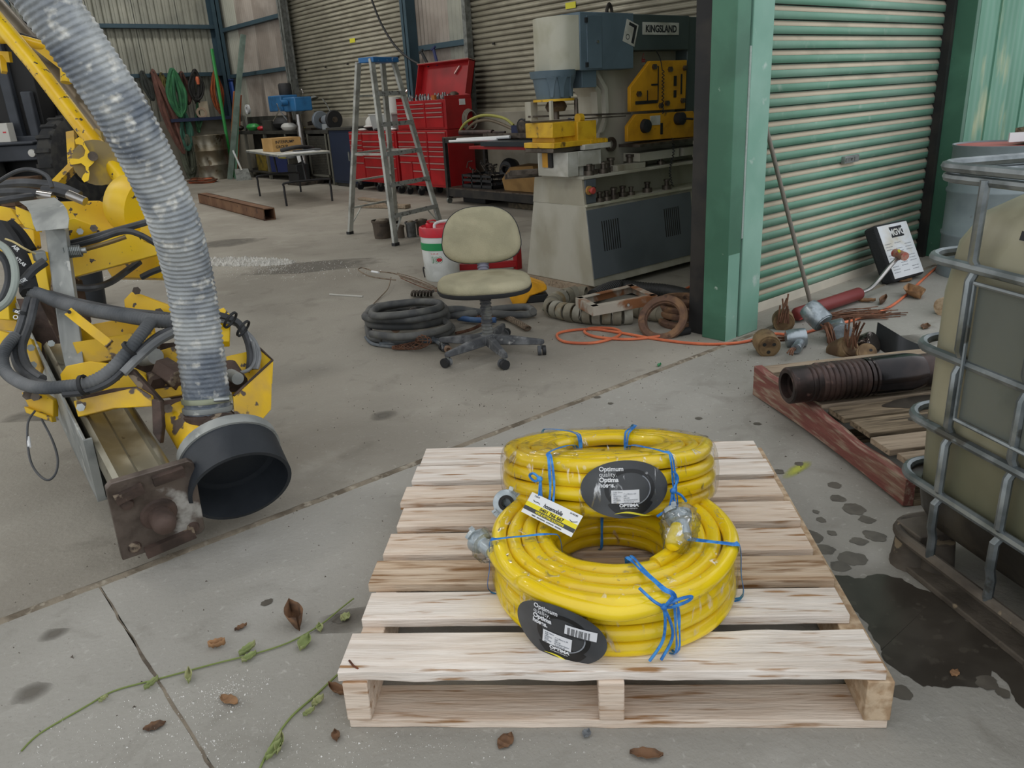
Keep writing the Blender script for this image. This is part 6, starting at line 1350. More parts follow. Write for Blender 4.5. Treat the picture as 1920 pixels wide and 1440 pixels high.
# drill press
blue_p = mat('drill_blue', '2b6a9c', .45, c2='22557f', ns=4, var=.1)
dp = thing('drill_press', 'tall blue pillar drill press with black motor in front of the bench', 'drill', (6.9, 15.05, 0)); X0 = 6.75
cyl_ = RX(558, 275, X0)
M().cyl((X0+.1, cyl_.y, .05), (X0+.1, cyl_.y, 1.25), .06, n=16).o('column', chrome, dp)
M().box(X0-.2, cyl_.y-.3, 0, X0+.3, cyl_.y+.25, .06).o('foot_plate', cast, dp, bev=.01)
a = RX(515, 180, X0); b = RX(543, 208, X0); c = RX(566, 206, X0)
M().box(X0-.15, b.y, b.z, X0+.2, a.y, a.z).o('gear_head', blue_p, dp, bev=.02)
M().box(X0-.12, c.y, c.z-.02, X0+.22, b.y-.02, a.z-.05).o('motor_head', blue_p, dp, bev=.02)
q0 = RX(520, 157, X0); q1 = RX(540, 180, X0); M().lathe([(.001, 0), (.11, 0), (.12, .03), (.12, q0.z-q1.z-.03), (.10, q0.z-q1.z), (.001, q0.z-q1.z)], (X0+.05, (q0.y+q1.y)/2, q1.z), n=18).o('motor', dark_pl, dp)
M().lathe([(.001, 0), (.05, 0), (.06, .06), (.05, .12), (.001, .12)], (X0-.15, (b.y+c.y)/2, (a.z+b.z)/2), (-1, 0, 0), 16).o('dial', blue_p, dp)
h0 = V((X0-.2, b.y-.0, b.z+.02))
for dy, dz in ((.28, -.18), (-.32, -.18), (.02, .12)): M().cyl(h0, h0+V((-.02, dy, dz)), .012, n=6).o('feed_handle', chrome, dp)
M().cyl((X0+.02, b.y+.08, .98), (X0+.02, b.y+.08, b.z), .05, n=14).o('spindle', stl, dp)
M().box(X0-.25, cyl_.y-.05, .80, X0+.2, cyl_.y+.75, .84).o('drill_table', stl, dp)
M().box(X0-.2, cyl_.y-.25, .06, X0+.05, cyl_.y+.15, .38).o('coolant_box', dark_pl, dp, bev=.01)
M().box(X0-.22, cyl_.y+.12, .48, X0-.05, cyl_.y+.45, .78).o('yellow_tub', mat('olive_tub', '8e8430', .6), None, label='olive yellow tub hanging below the drill table', cat='tub', bev=.01)
M().lathe([(.001, 0), (.10, 0), (.12, .16), (.10, .3), (.001, .32)], (X0-.2, cyl_.y-.10, .50), n=16).o('grey_flask', mat('grey_flask', '5d6163', .5), None, label='round grey can hanging beside the drill column', cat='can')
# bench grinder and lamp
gr = thing('bench_grinder', 'grey bench grinder with two guards on the right end of the bench', 'grinder', (7.1, 13.6, .96)); gy = 13.62
M().lathe([(.001, -.16), (.07, -.15), (.085, -.08), (.085, .08), (.07, .15), (.001, .16)], (7.1, gy, 1.13), (0, 1, 0), 18).o('grinder_motor', mat('grinder_grey', '8b9198', .45, .2), gr)
for s, mt_ in ((-.26, dark_pl), (.26, mat('guard_grey', '7e8790', .4, .3))):
    M().lathe([(.001, -.03), (.15, -.035), (.16, -.02), (.16, .03), (.001, .035)], (7.08, gy+s, 1.13), (0, 1, 0), 26).o('wheel_guard', mt_, gr)
    M().lathe([(.001, -.045), (.05, -.045), (.05, .045), (.001, .045)], (7.08, gy+s, 1.13), (0, 1, 0), 14).o('wheel_hub', stl, gr)
M().box(7.0, gy-.09, .962, 7.2, gy+.09, 1.06).o('grinder_base', mat('grinder_base', '9aa0a2', .5), gr, bev=.01)
t = thing('cutoff_saw', 'dusty brown saw housing left of the bench grinder', 'saw', (7.15, 14.3, .96)); M().lathe([(.001, -.03), (.17, -.03), (.17, .04), (.001, .05)], (7.1, 14.35, 1.14), (.5, 1, 0), 22).o('saw_guard', mat('saw_tan', '8a8170', .6), t); M().bar((7.1, 14.2, 1.1), (7.0, 14.75, 1.0), .06, .06).o('saw_arm', cast, t); M().box(6.98, 14.1, .962, 7.3, 14.6, 1.0).o('saw_base', stl, t)
t = thing('desk_lamp', 'thin arm work lamp in front of the roller door above the grinder', 'lamp', (7.3, 13.75, .96)); M().tube(cr([(7.3, 13.7, .98), (7.3, 13.95, 1.35), (7.28, 14.1, 1.5)], 4), .012, 6).o('lamp_arm', galv_dull, t); M().lathe([(.001, .05), (.05, .05), (.13, 0), (.12, .0), (.001, .03)], (7.22, 14.35, 1.50), (0, .2, 1), 18, sc=(.6, 1.4)).o('lamp_shade', galv_dull, t)
for k, (y, z, mt_, lb) in enumerate(((14.93, 1.62, chrome, 'pair of pliers hanging on the post left of the roller door'), (14.9, 1.35, cast, 'bundle of brown tools hanging on the post'), (14.98, 1.15, yel, 'yellow handled tool hanging lowest on the post'))):
    m = M(); m.tube(cr([(7.3, y-.05, z), (7.3, y, z+.08), (7.3, y+.05, z)], 4), .014, 5); m.tube(cr([(7.3, y-.05, z), (7.3, y, z-.05), (7.3, y+.04, z-.16)], 4), .014, 5); m.o('hanging_tool', mt_, None, label=lb, cat='tool', kind=None)
# folding table
tw = mat('table_white', 'c8c6bb', .5, c2='b5b3a6', ns=4, var=.05)
ft = thing('folding_table', 'white folding table with bent black tube legs in the back of the shed', 'table', (5.6, 12.0, 0))
T0 = V((4.95, 11.13, 0)); sx_ = V((.93, -.365, 0)).normalized(); sx_ = V((.98, -.2, 0)).normalized(); sy_ = V((-sx_.y, sx_.x, 0))
TT = mat4(T0, sx_, sy_)
M(TT).box(0, 0, .715, .75, 2.4, .735).o('table_top', tw, ft, bev=.003)
M(TT).box(-.006, -.006, .70, .756, .004, .725).box(-.006, -.006, .70, .004, 2.406, .725).box(.75, 0, .70, .756, 2.406, .725).box(0, 2.40, .70, .756, 2.406, .725).o('table_edge', galv, ft)
for yy, s in ((.12, 1), (2.0, 1)):
    M(TT).tube(cr([(.03, yy-.02, .0), (.03, yy-.02, .26), (.08, yy-.02, .33), (.67, yy-.02, .33), (.72, yy-.02, .26), (.72, yy-.02, 0)], 4), .016, 8).o('leg_frame', dark_pl, ft)
    M(TT).tube([(.375, yy, .33), (.375, yy+.1, .70)], .016, 8).o('leg_post', dark_pl, ft)
cbx = mat('box_cardboard', 'b8935c', .85, c2='a8854f', ns=4, var=.06)
Tb = TT @ Matrix.Translation((.12, .88, .737)) @ Matrix.Rotation(.1, 4, 'Z')
t = thing('cardboard_box', 'open brown cardboard box with black print on the folding table', 'box', Tb.to_translation())
M(Tb).box(0, 0, 0, .46, .5, .19).o('box_body', cbx, t, bev=.004); M(Tb).box(0, -.0, .19, .46, .25, .196).box(.0, .26, .19, .46, .5, .196).o('box_flap', cbx, t, kind='stuff')
Ttx = Tb @ mat4((.05, -.002, .12), (1, 0, 0), (0, 0, 1), (0, -1, 0))
text('INTERPUMP', .06, Ttx, ink, t, sx=.95, bold=.001); text('GROUP', .06, Ttx @ Matrix.Translation((0, -.07, 0)), ink, t, sx=.95, bold=.001)
M(TT).tube(cr([(.2, .7, .76), (.4, .55, .80), (.6, .6, .78), (.7, .75, .76)], 5), .03, 8).o('black_strap', dark_pl, None, label='black curved rubber strip in front of the box on the table', cat='rubber')
M(TT).box(.35, .35, .737, .72, .6, .76).o('grey_folder', mat('dark_folder', '4c4f52', .5), None, label='dark grey flat case lying on the table before the box', cat='case')
M(TT).box(.1, .05, .737, .6, .35, .742).o('paper_sheets', card_w, None, label='loose white sheets on the near end of the table', cat='paper')
# rusty beam on the floor
rb = mat('rusty_beam', '6c4c36', .8, .1, c2='7f5f45', ns=3, c3='4f382a', ns3=9, lo3=.6, bump=.2)
p0, p1 = V((4.46, 13.15, .001)), V((4.18, 9.95, .001)); d = (p1-p0).normalized(); n_ = V((-d.y, d.x, 0))
t = thing('steel_beam', 'long rusty brown hollow steel beam lying on the floor in front of the table', 'beam', (p0+p1)/2)
R = []
bm_ = M()
for z0, z1, a, b in ((0, .012, -.075, .075), (.138, .15, -.075, .075), (0, .15, -.075, -.063), (0, .15, .063, .075)):
    bm_.hexa([p0+n_*a+V((0, 0, z0)), p0+n_*b+V((0, 0, z0)), p1+n_*b+V((0, 0, z0)), p1+n_*a+V((0, 0, z0))], [p0+n_*a+V((0, 0, z1)), p0+n_*b+V((0, 0, z1)), p1+n_*b+V((0, 0, z1)), p1+n_*a+V((0, 0, z1))])
bm_.o('beam', rb, t, kind='stuff')
for o_ in list(t.children):
    if 'kind' in o_: del o_['kind']
M().tube(cr([RX(697, 0, 7.3), RX(715, 45, 7.3), RX(740, 85, 7.3), RX(765, 108, 7.3), RX(785, 120, 7.3)], 5), .018, 6).o('hanging_cable', dark_pl, None, label='black cable drooping across the left roller door to the red chest', cat='cable')
# ------------------------------------------------ dark loader parked by the far wall
VB = G(92, 356); vx = V((AX.x, AX.y, 0)).normalized(); vy = V((-vx.y, vx.x, 0)); VT = mat4(VB, vx, vy); VS = .76; VT = Matrix.Translation(CP) @ Matrix.Scale(VS, 4) @ Matrix.Translation(-CP) @ VT; VB = VT.to_translation(); VB.z = 0
cg = mat('loader_charcoal', '3e434b', .5, .1, c2='333840', ns=2, var=.08); ck = mat('loader_black', '161719', .6, var=.1); tyre = mat('tyre_rubber', '26282b', .85, c2='3a3a38', ns=6, var=.1, bump=.3, bs=30)
ld_ = thing('wheel_loader', 'big charcoal loader with a round headlamp parked at the far left', 'loader', VB+vy*1.2)
m = M(VT)
def vb(nm, b, mt, bev=.02, **k): return M(VT).box(*b).o(nm, mt, ld_, bev=bev, **k)
bump_ = vb('bumper', (-1.4, 0, .62, .02, .5, .95), cg)
vb('bumper_ledge', (-1.4, -.12, .95, -.02, .5, 1.02), cg)
vb('cab_wall', (-1.4, .45, .95, -.0, 2.5, 3.4), ck)
vb('cab_post', (-.66, .30, 1.0, -.44, .46, 3.6), cg)
for o_ in (vb('frame_post', (-.26, .25, 1.0, -.06, .42, 2.0), cg), vb('frame_sill', (-.95, .2, .99, -.06, .42, 1.12), cg)): pass
M(VT).lathe([(.001, -.03), (.075, -.02), (.085, .01), (.085, .05), (.001, .05)], (-.155, -.02, .77), (0, 1, 0), 20).o('headlamp', mat('lamp_glass', 'd5d5cf', .2), ld_)
vb('rear_body', (-.0, 1.0, .5, 1.15, 3.0, 1.75), ck)
vb('engine_cover', (.1, .6, .55, .75, 1.4, 1.25), ck)
def wheel(x, y, r, w, nm='tyre'):
    c = VT @ V((x, y, r)); r = c.z; w *= VS; ax = (VT.to_3x3() @ V((1, -.15, 0))).normalized()
    M().lathe([(r*.5, -w/2), (r*.85, -w/2), (r*.97, -w/2*.8), (r, -w/4), (r, w/4), (r*.97, w/2*.8), (r*.85, w/2), (r*.5, w/2)], c, ax, 32, closed=True).o(nm, tyre, ld_)
    m = M()
    for k in range(20):
        a = 2*PI*k/20; fr = frame(ax); p = c+fr @ V((r*1.0*math.cos(a), r*1.0*math.sin(a), 0)); m.cbox(p, (.05, .06, w*.8), fr @ Matrix.Rotation(a, 3, 'Z'))
    m.o('tread', tyre, ld_, kind='stuff'); M().lathe([(.001, -.05), (r*.5, -.08), (r*.52, .05), (.001, .06)], c, ax, 20).o('wheel_rim', ck, ld_)
wheel(.42, .5, .52, .42); wheel(-1.1, .7, .52, .42)
vb('underbody', (-1.4, .5, .1, 0, 2.4, .62), ck)
M(VT).hexa([(.0, .1, .62), (.25, .1, .55), (.3, .9, .55), (.0, .9, .62)], [(.0, .1, 1.0), (.18, .1, 1.02), (.2, .9, 1.02), (.0, .9, 1.0)]).o('fender', cg, ld_)
vb('white_lamp', (-.95, .1, 3.22, -.62, .4, 3.55), card_w)
t = thing('paper_carton', 'white carton with a red mark standing on the loader bumper', 'carton', VT @ V((-.62, .05, 1.02))); M(VT).box(-.78, -.08, 1.02, -.50, .15, 1.40).o('carton_body', wht, t, bev=.005); M(VT).box(-.62, -.083, 1.2, -.55, -.079, 1.23).o('red_mark', jr, t)
t = thing('timber_stack', 'stack of brown timber planks on the floor under the loader front', 'timber', VT @ V((-.2, -.7, 0)))
for k in range(7):
    for j in range(3): M(VT).box(-.75+.3*j, -1.5, -.36+.1*k+.0, -.47+.3*j, -.35, -.27+.1*k).o('plank', mat('brown_plank', '5b4636', .85, c2='6d5643', ns=6) if (k+j) == 0 else bpy.data.materials['brown_plank'], t)
M(VT).cyl((.2, -1.0, .0), (.2, -1.0, .02), .01).o('x', ck, t) if 0 else None
# ------------------------------------------------ yellow drill boom with its big dust duct
ry = mat('boom_yellow', 'efc716', .40, c2='dcae12', ns=3, var=.06, c3='4b4038', ns3=26, lo3=.635, hi3=.655, spec=.5)
ry2 = mat('boom_yellow_worn', 'e4b91c', .5, c2='c9a24a', ns=5, var=.08, c3='5a4d44', ns3=12, lo3=.56, hi3=.59, bump=.15, bs=30)
rdk = mat('boom_rust_dark', '5d4c44', .7, .3, c2='40352f', ns=9, var=.15, bump=.3, bs=50, c3='8a7c6a', ns3=14, lo3=.62)
alu = mat('feed_aluminium', 'a09b8a', .38, .75, c2='867f6c', ns=5, var=.1, c3='6c6354', ns3=10, lo3=.64)
zin = mat('zinc_plate', 'a3a6a3', .5, .3, c2='878b89', ns=7, var=.1, c3='b9bbb6', ns3=14, lo3=.62)
duct_m = mat('grey_duct_cloth', '5d6671', .42, c2='a9adad', ns=6, lo=.40, hi=.64, var=.25, c3='e2e0d6', ns3=22, lo3=.55, hi3=.72, bump=.5, bs=45, spec=.6)
blk = mat('soft_black_rubber', '20252b', .55, c2='2b3036', ns=5, var=.1, bump=.1, bs=60)
P = DP
def plate(pts, th, mt, name='plate', par=None, bev=.003, up=None):
    Q = [P(*p) for p in pts]; n = (Q[1]-Q[0]).cross(Q[2]-Q[0]).normalized()
    if n.dot(CP-Q[0]) > 0: n = -n
    m = M(); m.hexa(Q, [q+n*th for q in Q]); return m.o(name, mt, par, bev=bev)
def flat(pts, d, th, mt, name='plate', par=None, bev=.003, tilt=(0, 0)):
    # a plate in one plane: distance d at its first point, changing by tilt per 100 px
    x0, y0 = pts[0]; return plate([(x, y, d+tilt[0]*(x-x0)/100+tilt[1]*(y-y0)/100) for x, y in pts], th, mt, name, par, bev)
N0 = P(293, 945, 2.40); N1 = P(72, 560, 3.75); fd = (N1-N0).normalized(); fs = fd.cross(V((0, 0, 1))).normalized(); fu = fs.cross(fd)
boom = thing('drill_boom', 'yellow rock drill feed and boom resting on the floor at the left', 'drill rig', (N0.x, N0.y, 0))
FT = mat4(N0, fs, fu)   # x to the right side, y up, z back along -? 
FT = Matrix(((fs.x, fu.x, fd.x, N0.x), (fs.y, fu.y, fd.y, N0.y), (fs.z, fu.z, fd.z, N0.z), (0, 0, 0, 1)))
Lb = (N1-N0).length
prof = [(-.075, -.10), (.075, -.10), (.085, -.08), (.085, .05), (.07, .07), (.055, .075), (.05, .055), (.03, .05), (-.01, .05), (-.02, .065), (-.055, .07), (-.075, .085), (-.09, .07), (-.09, -.02), (-.08, -.04), (-.08, -.08)]
M(FT).ringloft([[(x, y, z) for x, y in prof] for z in (.02, Lb*.62)]).o('feed_rail', alu, boom)
M(FT).box(-.088, -.02, .02, -.083, .0, Lb*.6).o('rail_groove', black_steel, boom)
M(FT).hexa([(-.118, -.155, .34), (-.108, -.155, .34), (-.108, -.155, Lb), (-.118, -.155, Lb)], [(-.118, .085, .34), (-.108, .085, .34), (-.108, .10, Lb), (-.118, .10, Lb)]).o('side_channel', zin, boom, bev=.003)
M(FT).box(-.118, -.155, .34, .10, -.145, Lb).o('bottom_channel', zin, boom)
M(FT).box(-.118, -.15, .335, -.092, .09, .345).o('channel_lip', zin, boom)
# end plate with bolts and nose
M(FT).ringloft([[(-.125, -.155, z), (.11, -.155, z), (.125, -.14, z), (.125, .11, z), (.11, .125, z), (-.11, .125, z), (-.125, .11, z)] for z in (-.012, .012)]).o('end_plate', mat('end_plate_steel', '6e635b', .5, .5, c2='4e443d', ns=9, var=.15, c3='b9b7b2', ns3=7, lo3=.56, hi3=.62, bump=.3, bs=40), boom, bev=.003)
M(FT).lathe([(.055, -.012), (.05, -.02), (.035, -.022), (.035, -.07), (.03, -.085), (.015, -.095), (.001, -.097)], (.0, -.03, 0), (0, 0, 1), 22).o('nose_pin', rdk, boom)
for x, y in ((-.085, -.12), (.09, -.12), (-.08, .04)): M(FT).lathe([(.001, -.024), (.016, -.022), (.02, -.012), (.02, 0)], (x, y, 0), (0, 0, 1), 14).o('end_bolt', rdk, boom)
M(FT).bar((-.11, .07, -.02), (-.03, .085, -.02), .02, .03, up=(0, 1, 0)).o('weld_lug', rdk, boom); M(FT).bar((.0, .095, -.02), (.09, .10, -.02), .02, .03, up=(0, 1, 0)).o('weld_lug', rdk, boom); M(FT).bar((-.06, -.15, -.02), (.09, -.135, -.02), .02, .035, up=(0, 1, 0)).o('weld_lug', rdk, boom)
# suction head: rubber bell, tee, duct
bc_ = P(453, 913, 2.52); bd_ = ((CP-bc_).normalized()*.60+(AX*.34+AD*.94)*.80).normalized()
c0 = bc_
M().lathe([(.150, -.14), (.158, -.135), (.162, 0), (.150, .0), (.147, -.12), (.090, -.125)], c0, bd_, 48, closed=False, cap=False).o('rubber_bell', blk, boom)
M().lathe([(.140, -.175), (.162, -.17), (.165, -.132), (.14, -.128)], c0, bd_, 40, closed=True).o('bell_collar', zin, boom)
M().lathe([(.001, -.128), (.149, -.128), (.149, -.122), (.001, -.122)], c0, bd_, 36).o('inner_flange', blk, boom)
hx = frame(bd_) ; ho = (AD*-1+bd_*bd_.dot(AD)).normalized()*.055-AX*.02
M().lathe([(.062, -.122), (.068, -.121), (.068, -.117), (.062, -.116)], c0+ho, bd_, 30, closed=True).o('inlet_rim', zin, boom); M().lathe([(.001, -.121), (.062, -.121), (.062, -.1185), (.001, -.1185)], c0+ho, bd_, 26).o('inlet', rdk, boom)
M().lathe([(.05, -.29), (.07, -.27), (.08, -.2), (.15, -.172)], c0, bd_, 30).o('hood_body', rdk, boom)
M().tube([P(338, 768, 2.80), P(346, 782, 2.78), P(388, 846, 2.66), P(394, 856, 2.64)], [.05, .074, .078, .07], 26).o('hood_sleeve', ry2, boom)
duct_px = [(391, 778, 2.72), (387, 740, 2.71), (379, 680, 2.69), (368, 600, 2.66), (352, 510, 2.60), (326, 415, 2.50), (284, 315, 2.40), (232, 215, 2.30), (172, 120, 2.22), (104, 25, 2.15), (20, -90, 2.08), (-90, -230, 2.0)]
DPATH = cr([P(*p) for p in duct_px], 12)
out = []; rad = []
# ribbed cloth duct: rings every 14 mm
Ld = 0; acc = 0; step = .0035; k = 0; pts_ = [DPATH[0]]
for i in range(1, len(DPATH)):
    seg = DPATH[i]-DPATH[i-1]; l = seg.length; d0 = 0
    while acc+(l-d0) >= step: d0 += step-acc; acc = 0; pts_.append(DPATH[i-1]+seg*(d0/l))
    acc += l-d0
m = M(); rings = []
for i, p in enumerate(pts_):
    d = (pts_[min(i+1, len(pts_)-1)]-pts_[max(i-1, 0)]); fr = frame(d, V((0, 1, 0))); ph = i*step/.0165*2*PI; ring = []
    soft = max(0, min(1, (i*step-.10)/.15)); far = max(0, min(1, (i*step-.9)/.5))
    for j in range(56):
        a = 2*PI*j/56; q = math.sin(ph+a)
        r = .0765+(.0026-.0006*far)*q*(.35+.65*soft)*(1-.5*max(0, noise.noise((i*step*5, 3, 1))))+.0028*noise.noise((math.cos(a)*3.2, math.sin(a)*3.2, i*step*14))*(.4+far*1.6)+.0016*noise.noise((math.cos(a)*9, math.sin(a)*9, i*step*60))
        ring.append(p+fr @ V((r*math.cos(a), r*math.sin(a), 0)))
    rings.append(ring)
m.ringloft(rings); dk_ = m.o('dust_duct', duct_m, boom, ang=180)
d0 = (DPATH[3]-DPATH[0]).normalized(); e0 = DPATH[0]
M().lathe([(.070, -.14), (.082, -.13), (.082, -.02), (.084, -.012), (.084, .0), (.079, .004), (.076, .01)], e0, d0, 40).o('tee_neck', rdk, boom)
for h in (.012, .045): M().lathe([(.079, h), (.083, h+.001), (.084, h+.010), (.083, h+.018), (.079, h+.019)], e0, d0, 40).o('duct_clamp', zin if h < .02 else mat('clear_band', '8f937c', .3, .3), boom)
cl = e0+d0*.05; toC = (CP-cl).normalized(); sd = toC.cross(d0).normalized()
M().cyl(cl+toC*.07-sd*.04-sd*.03, cl+toC*.075+sd*.01-sd*.03, .009, n=8).o('clamp_screw', galv, boom)
# yellow plates, brackets and guards
for pts, d, th, mt_, nm, tl in (
    ([(100, 378), (185, 376), (214, 388), (236, 392), (222, 470), (112, 486)], 3.75, .10, ry, 'boom_body', (0, 0)),
    ([(125, 468), (300, 422), (312, 440), (308, 474), (130, 522)], 3.40, .09, ry, 'boom_arm', (.15, 0)),
    ([(112, 420), (138, 408), (178, 424), (190, 436), (183, 452), (150, 464), (112, 452)], 3.32, .03, ry, 'lug_plate', (0, 0)),
    ([(196, 498), (300, 478), (318, 498), (300, 522), (210, 520)], 3.8, .08, ry, 'lower_arm', (0, 0)),
    ([(232, 562), (246, 547), (322, 575), (322, 598), (252, 590), (234, 583)], 3.1, .08, ry, 'clevis', (0, 0)),
    ([(135, 642), (200, 632), (276, 620), (280, 642), (256, 664), (184, 680), (152, 682)], 2.98, .06, ry2, 'support_plate', (0, 0)),
    ([(150, 612), (215, 600), (280, 612), (282, 626), (205, 640), (150, 640)], 3.08, .05, ry, 'upper_support', (0, 0)),
    ([(112, 702), (124, 686), (168, 677), (238, 688), (270, 702), (286, 736), (262, 748), (180, 730), (116, 720)], 2.80, .05, ry, 'cradle_cover', (0, 0)),
    ([(137, 752), (200, 738), (256, 726), (282, 742), (286, 762), (212, 766), (146, 782)], 2.64, .05, ry2, 'cradle_plate', (0, 0)),
    ([(150, 742), (212, 728), (264, 724), (266, 738), (200, 748), (154, 758)], 2.66, .03, rdk, 'cradle_shoe', (0, 0)),
    ([(-10, 618), (34, 630), (62, 642), (62, 664), (-10, 650)], 3.2, .06, ry, 'side_arm', (0, 0)),
    ([(-10, 558), (14, 552), (18, 600), (-10, 598)], 3.4, .06, ry, 'side_arm', (0, 0)),
    ([(40, 736), (62, 728), (100, 750), (100, 782), (56, 768)], 2.92, .035, ry, 'hinge_lug', (0, 0)),
    ([(44, 762), (96, 782), (98, 792), (48, 774)], 2.90, .03, ry2, 'hinge_lug', (0, 0)),
    ([(42, 632), (58, 636), (78, 690), (74, 704), (60, 690)], 3.02, .02, ry2, 'side_bracket', (0, 0)),
    ([(284, 748), (300, 752), (304, 800), (300, 832), (286, 812)], 2.60, .03, rdk, 'front_bracket', (0, 0)),
    ([(300, 752), (346, 744), (346, 800), (304, 800)], 2.74, .03, rdk, 'bolt_plate', (0, 0)),
    ([(228, 690), (248, 692), (302, 752), (288, 764)], 2.66, .03, rdk, 'diagonal_rib', (0, 0)),
    ([(246, 702), (262, 706), (284, 744), (270, 746)], 2.68, .03, ry, 'diagonal_rib', (0, 0)),
    ([(286, 730), (346, 722), (346, 740), (296, 748)], 2.80, .04, ry2, 'cross_plate', (0, 0)),
    ([(280, 706), (302, 694), (306, 722), (284, 728)], 2.86, .04, ry, 'small_lug', (0, 0)),
    ([(284, 662), (330, 648), (346, 660), (344, 676), (300, 690)], 2.95, .05, ry2, 'mid_plate', (0, 0)),
    ([(28, 386), (60, 400), (66, 432), (46, 426), (30, 404)], 3.3, .05, ry, 'post_bracket', (0, 0)),
    ([(-10, 384), (20, 390), (40, 420), (-10, 424)], 3.6, .08, ry, 'left_body', (0, 0)),
    ([(36, 428), (62, 430), (66, 462), (46, 470), (30, 450)], 3.5, .05, ry2, 'left_body', (0, 0)),
    ([(44, 462), (80, 470), (96, 560), (66, 560)], 3.6, .06, ry, 'left_body', (0, 0)),
    ([(-10, 420), (30, 425), (30, 470), (-10, 480)], 3.9, .06, ry2, 'left_body', (0, 0)),
    ([(-10, 585), (30, 590), (34, 622), (-10, 618)], 3.5, .06, ry2, 'left_body', (0, 0))):
    flat(pts, d, th, mt_, nm, boom, tilt=tl)
flat([(150, 658), (345, 640), (348, 762), (250, 712), (172, 694)], 3.12, .16, rdk, 'dark_backing', boom)  # dark backing plates added so gaps between the yellow plates look shaded
flat([(96, 500), (132, 520), (150, 600), (128, 640), (92, 600)], 3.55, .10, rdk, 'dark_backing', boom)
flat([(30, 560), (72, 560), (110, 640), (96, 690), (60, 640)], 3.40, .08, rdk, 'dark_backing', boom)
for x, y in ((262, 448), (282, 442), (225, 462), (200, 478), (170, 492), (292, 456), (245, 470)):
    c = P(x, y, 3.40+.15*(x-125)/100); M().cyl(c+(CP-c).normalized()*.001, c+(CP-c).normalized()*.004, .006, n=8).o('bolt_hole', black_steel, boom)
# strap bar, bolts
a, b = P(128, 584, 2.90), P(206, 646, 2.86); M().bar(a, b, .012, .034, up=(CP-a).normalized().cross(b-a)).o('strap_bar', ry2, boom, bev=.002)
M().cyl(P(130, 585, 2.885), P(130, 585, 2.875), .007, n=10).o('strap_hole', black_steel, boom)
for x, y, d, r in ((256, 545, 3.08, .016), (298, 586, 3.08, .018), (150, 434, 3.30, .014), (176, 428, 3.30, .016), (52, 741, 2.90, .018), (66, 744, 2.89, .016), (58, 652, 3.0, .014), (62, 684, 3.0, .014), (151, 764, 2.62, .014), (315, 766, 2.70, .016), (96, 644, 2.95, .013)):
    c = P(x, y, d); M().cyl(c, c+(CP-c).normalized()*.022, r, n=6).o('bolt', stl if r > .015 else galv, boom)
c = P(322, 700, 2.84); M().cyl(P(305, 690, 2.86), P(340, 712, 2.80), .045, n=6).o('hex_block', rdk, boom, bev=.004)
c = P(290, 712, 2.82); M().cyl(P(284, 708, 2.84), P(296, 722, 2.8), .028, n=6).o('hex_nut', rdk, boom)
M().cyl(P(268, 672, 2.98), P(292, 668, 2.9), .03, n=16).o('pivot_roller', zin, boom)
# big yellow shell
M().lathe([(.001, -.16), (.08, -.145), (.135, -.09), (.16, -.01), (.165, .08), (.001, .08)], P(264, 388, 3.74), (AX*.8-AF*.3+AD*.25), 36, sc=(1, 1)).o('yellow_shell', ry, boom)
flat([(262, 425), (302, 412), (316, 440), (300, 462), (268, 452)], 3.45, .06, ry, 'arm_gusset', boom)
# guard box on the right
plate([(424, 668, 2.95), (486, 654, 3.0), (488, 704, 2.98), (436, 748, 2.90)], .006, ry, 'guard_back', boom)
plate([(438, 742, 2.74), (511, 676, 2.96), (509, 768, 2.90), (474, 808, 2.76), (442, 792, 2.70)], .006, ry2, 'guard_front', boom)
plate([(486, 654, 3.0), (511, 676, 2.96), (509, 720, 2.94), (488, 704, 2.98)], .006, ry, 'guard_side', boom)
M().tube([P(438, 742, 2.74), P(511, 675, 2.96), P(487, 653, 3.0)], .0045, 6).o('guard_edge', rdk, boom)
plate([(404, 582, 2.95), (420, 576, 2.97), (432, 590, 2.95), (430, 640, 2.92), (410, 640, 2.9)], .03, ry, 'guard_arm', boom)
M().cyl(P(432, 702, 2.86), P(446, 710, 2.80), .022, n=14).o('union_nut', zin, boom); M().cyl(P(425, 690, 2.9), P(445, 720, 2.86), .04, n=18).o('round_boss', rdk, boom)
# galvanised post with bent cap
pw = lambda x, y, d: P(x, y, d)
M().ringloft([[P(84, 430, 3.15), P(122, 430, 3.12), P(128, 425, 3.26), P(92, 425, 3.3)], [P(112, 640, 3.02), P(152, 636, 3.0), P(156, 632, 3.14), P(120, 634, 3.16)], [P(128, 716, 2.95), P(160, 712, 2.93), P(162, 708, 3.05), P(132, 712, 3.07)]]).o('box_post', zin, boom, bev=.004)
R = []
for (xa, ya, xb, yb, d) in ((36, 378, 102, 370, 3.28), (50, 388, 118, 382, 3.2), (58, 402, 126, 394, 3.13), (62, 420, 130, 410, 3.08), (68, 434, 128, 428, 3.06)):
    a, b = P(xa, ya, d), P(xb, yb, d); R.append([a, b, b+(b-CP).normalized()*.012, a+(a-CP).normalized()*.012])
M().ringloft(R).o('bent_cap', zin, boom, bev=.003)
M().box(-.02, -.03, -.02, .02, .03, .02, Matrix.Translation(P(74, 480, 3.12))).o('cap_block', zin, boom, bev=.004)
sp0, sp1 = P(120, 474, 3.12), P(152, 470, 3.14); N_ = []
for k in range(90): f = k/89; c = sp0.lerp(sp1, f); fr = frame(sp1-sp0); N_.append(c+fr @ V((.022*math.cos(k*.7), .022*math.sin(k*.7), 0)))
M().tube(N_, .0035, 5).o('coil_spring', galv, boom); M().cyl(sp0, sp1+(sp1-sp0)*.3, .012, n=10).o('spring_pin', galv, boom)
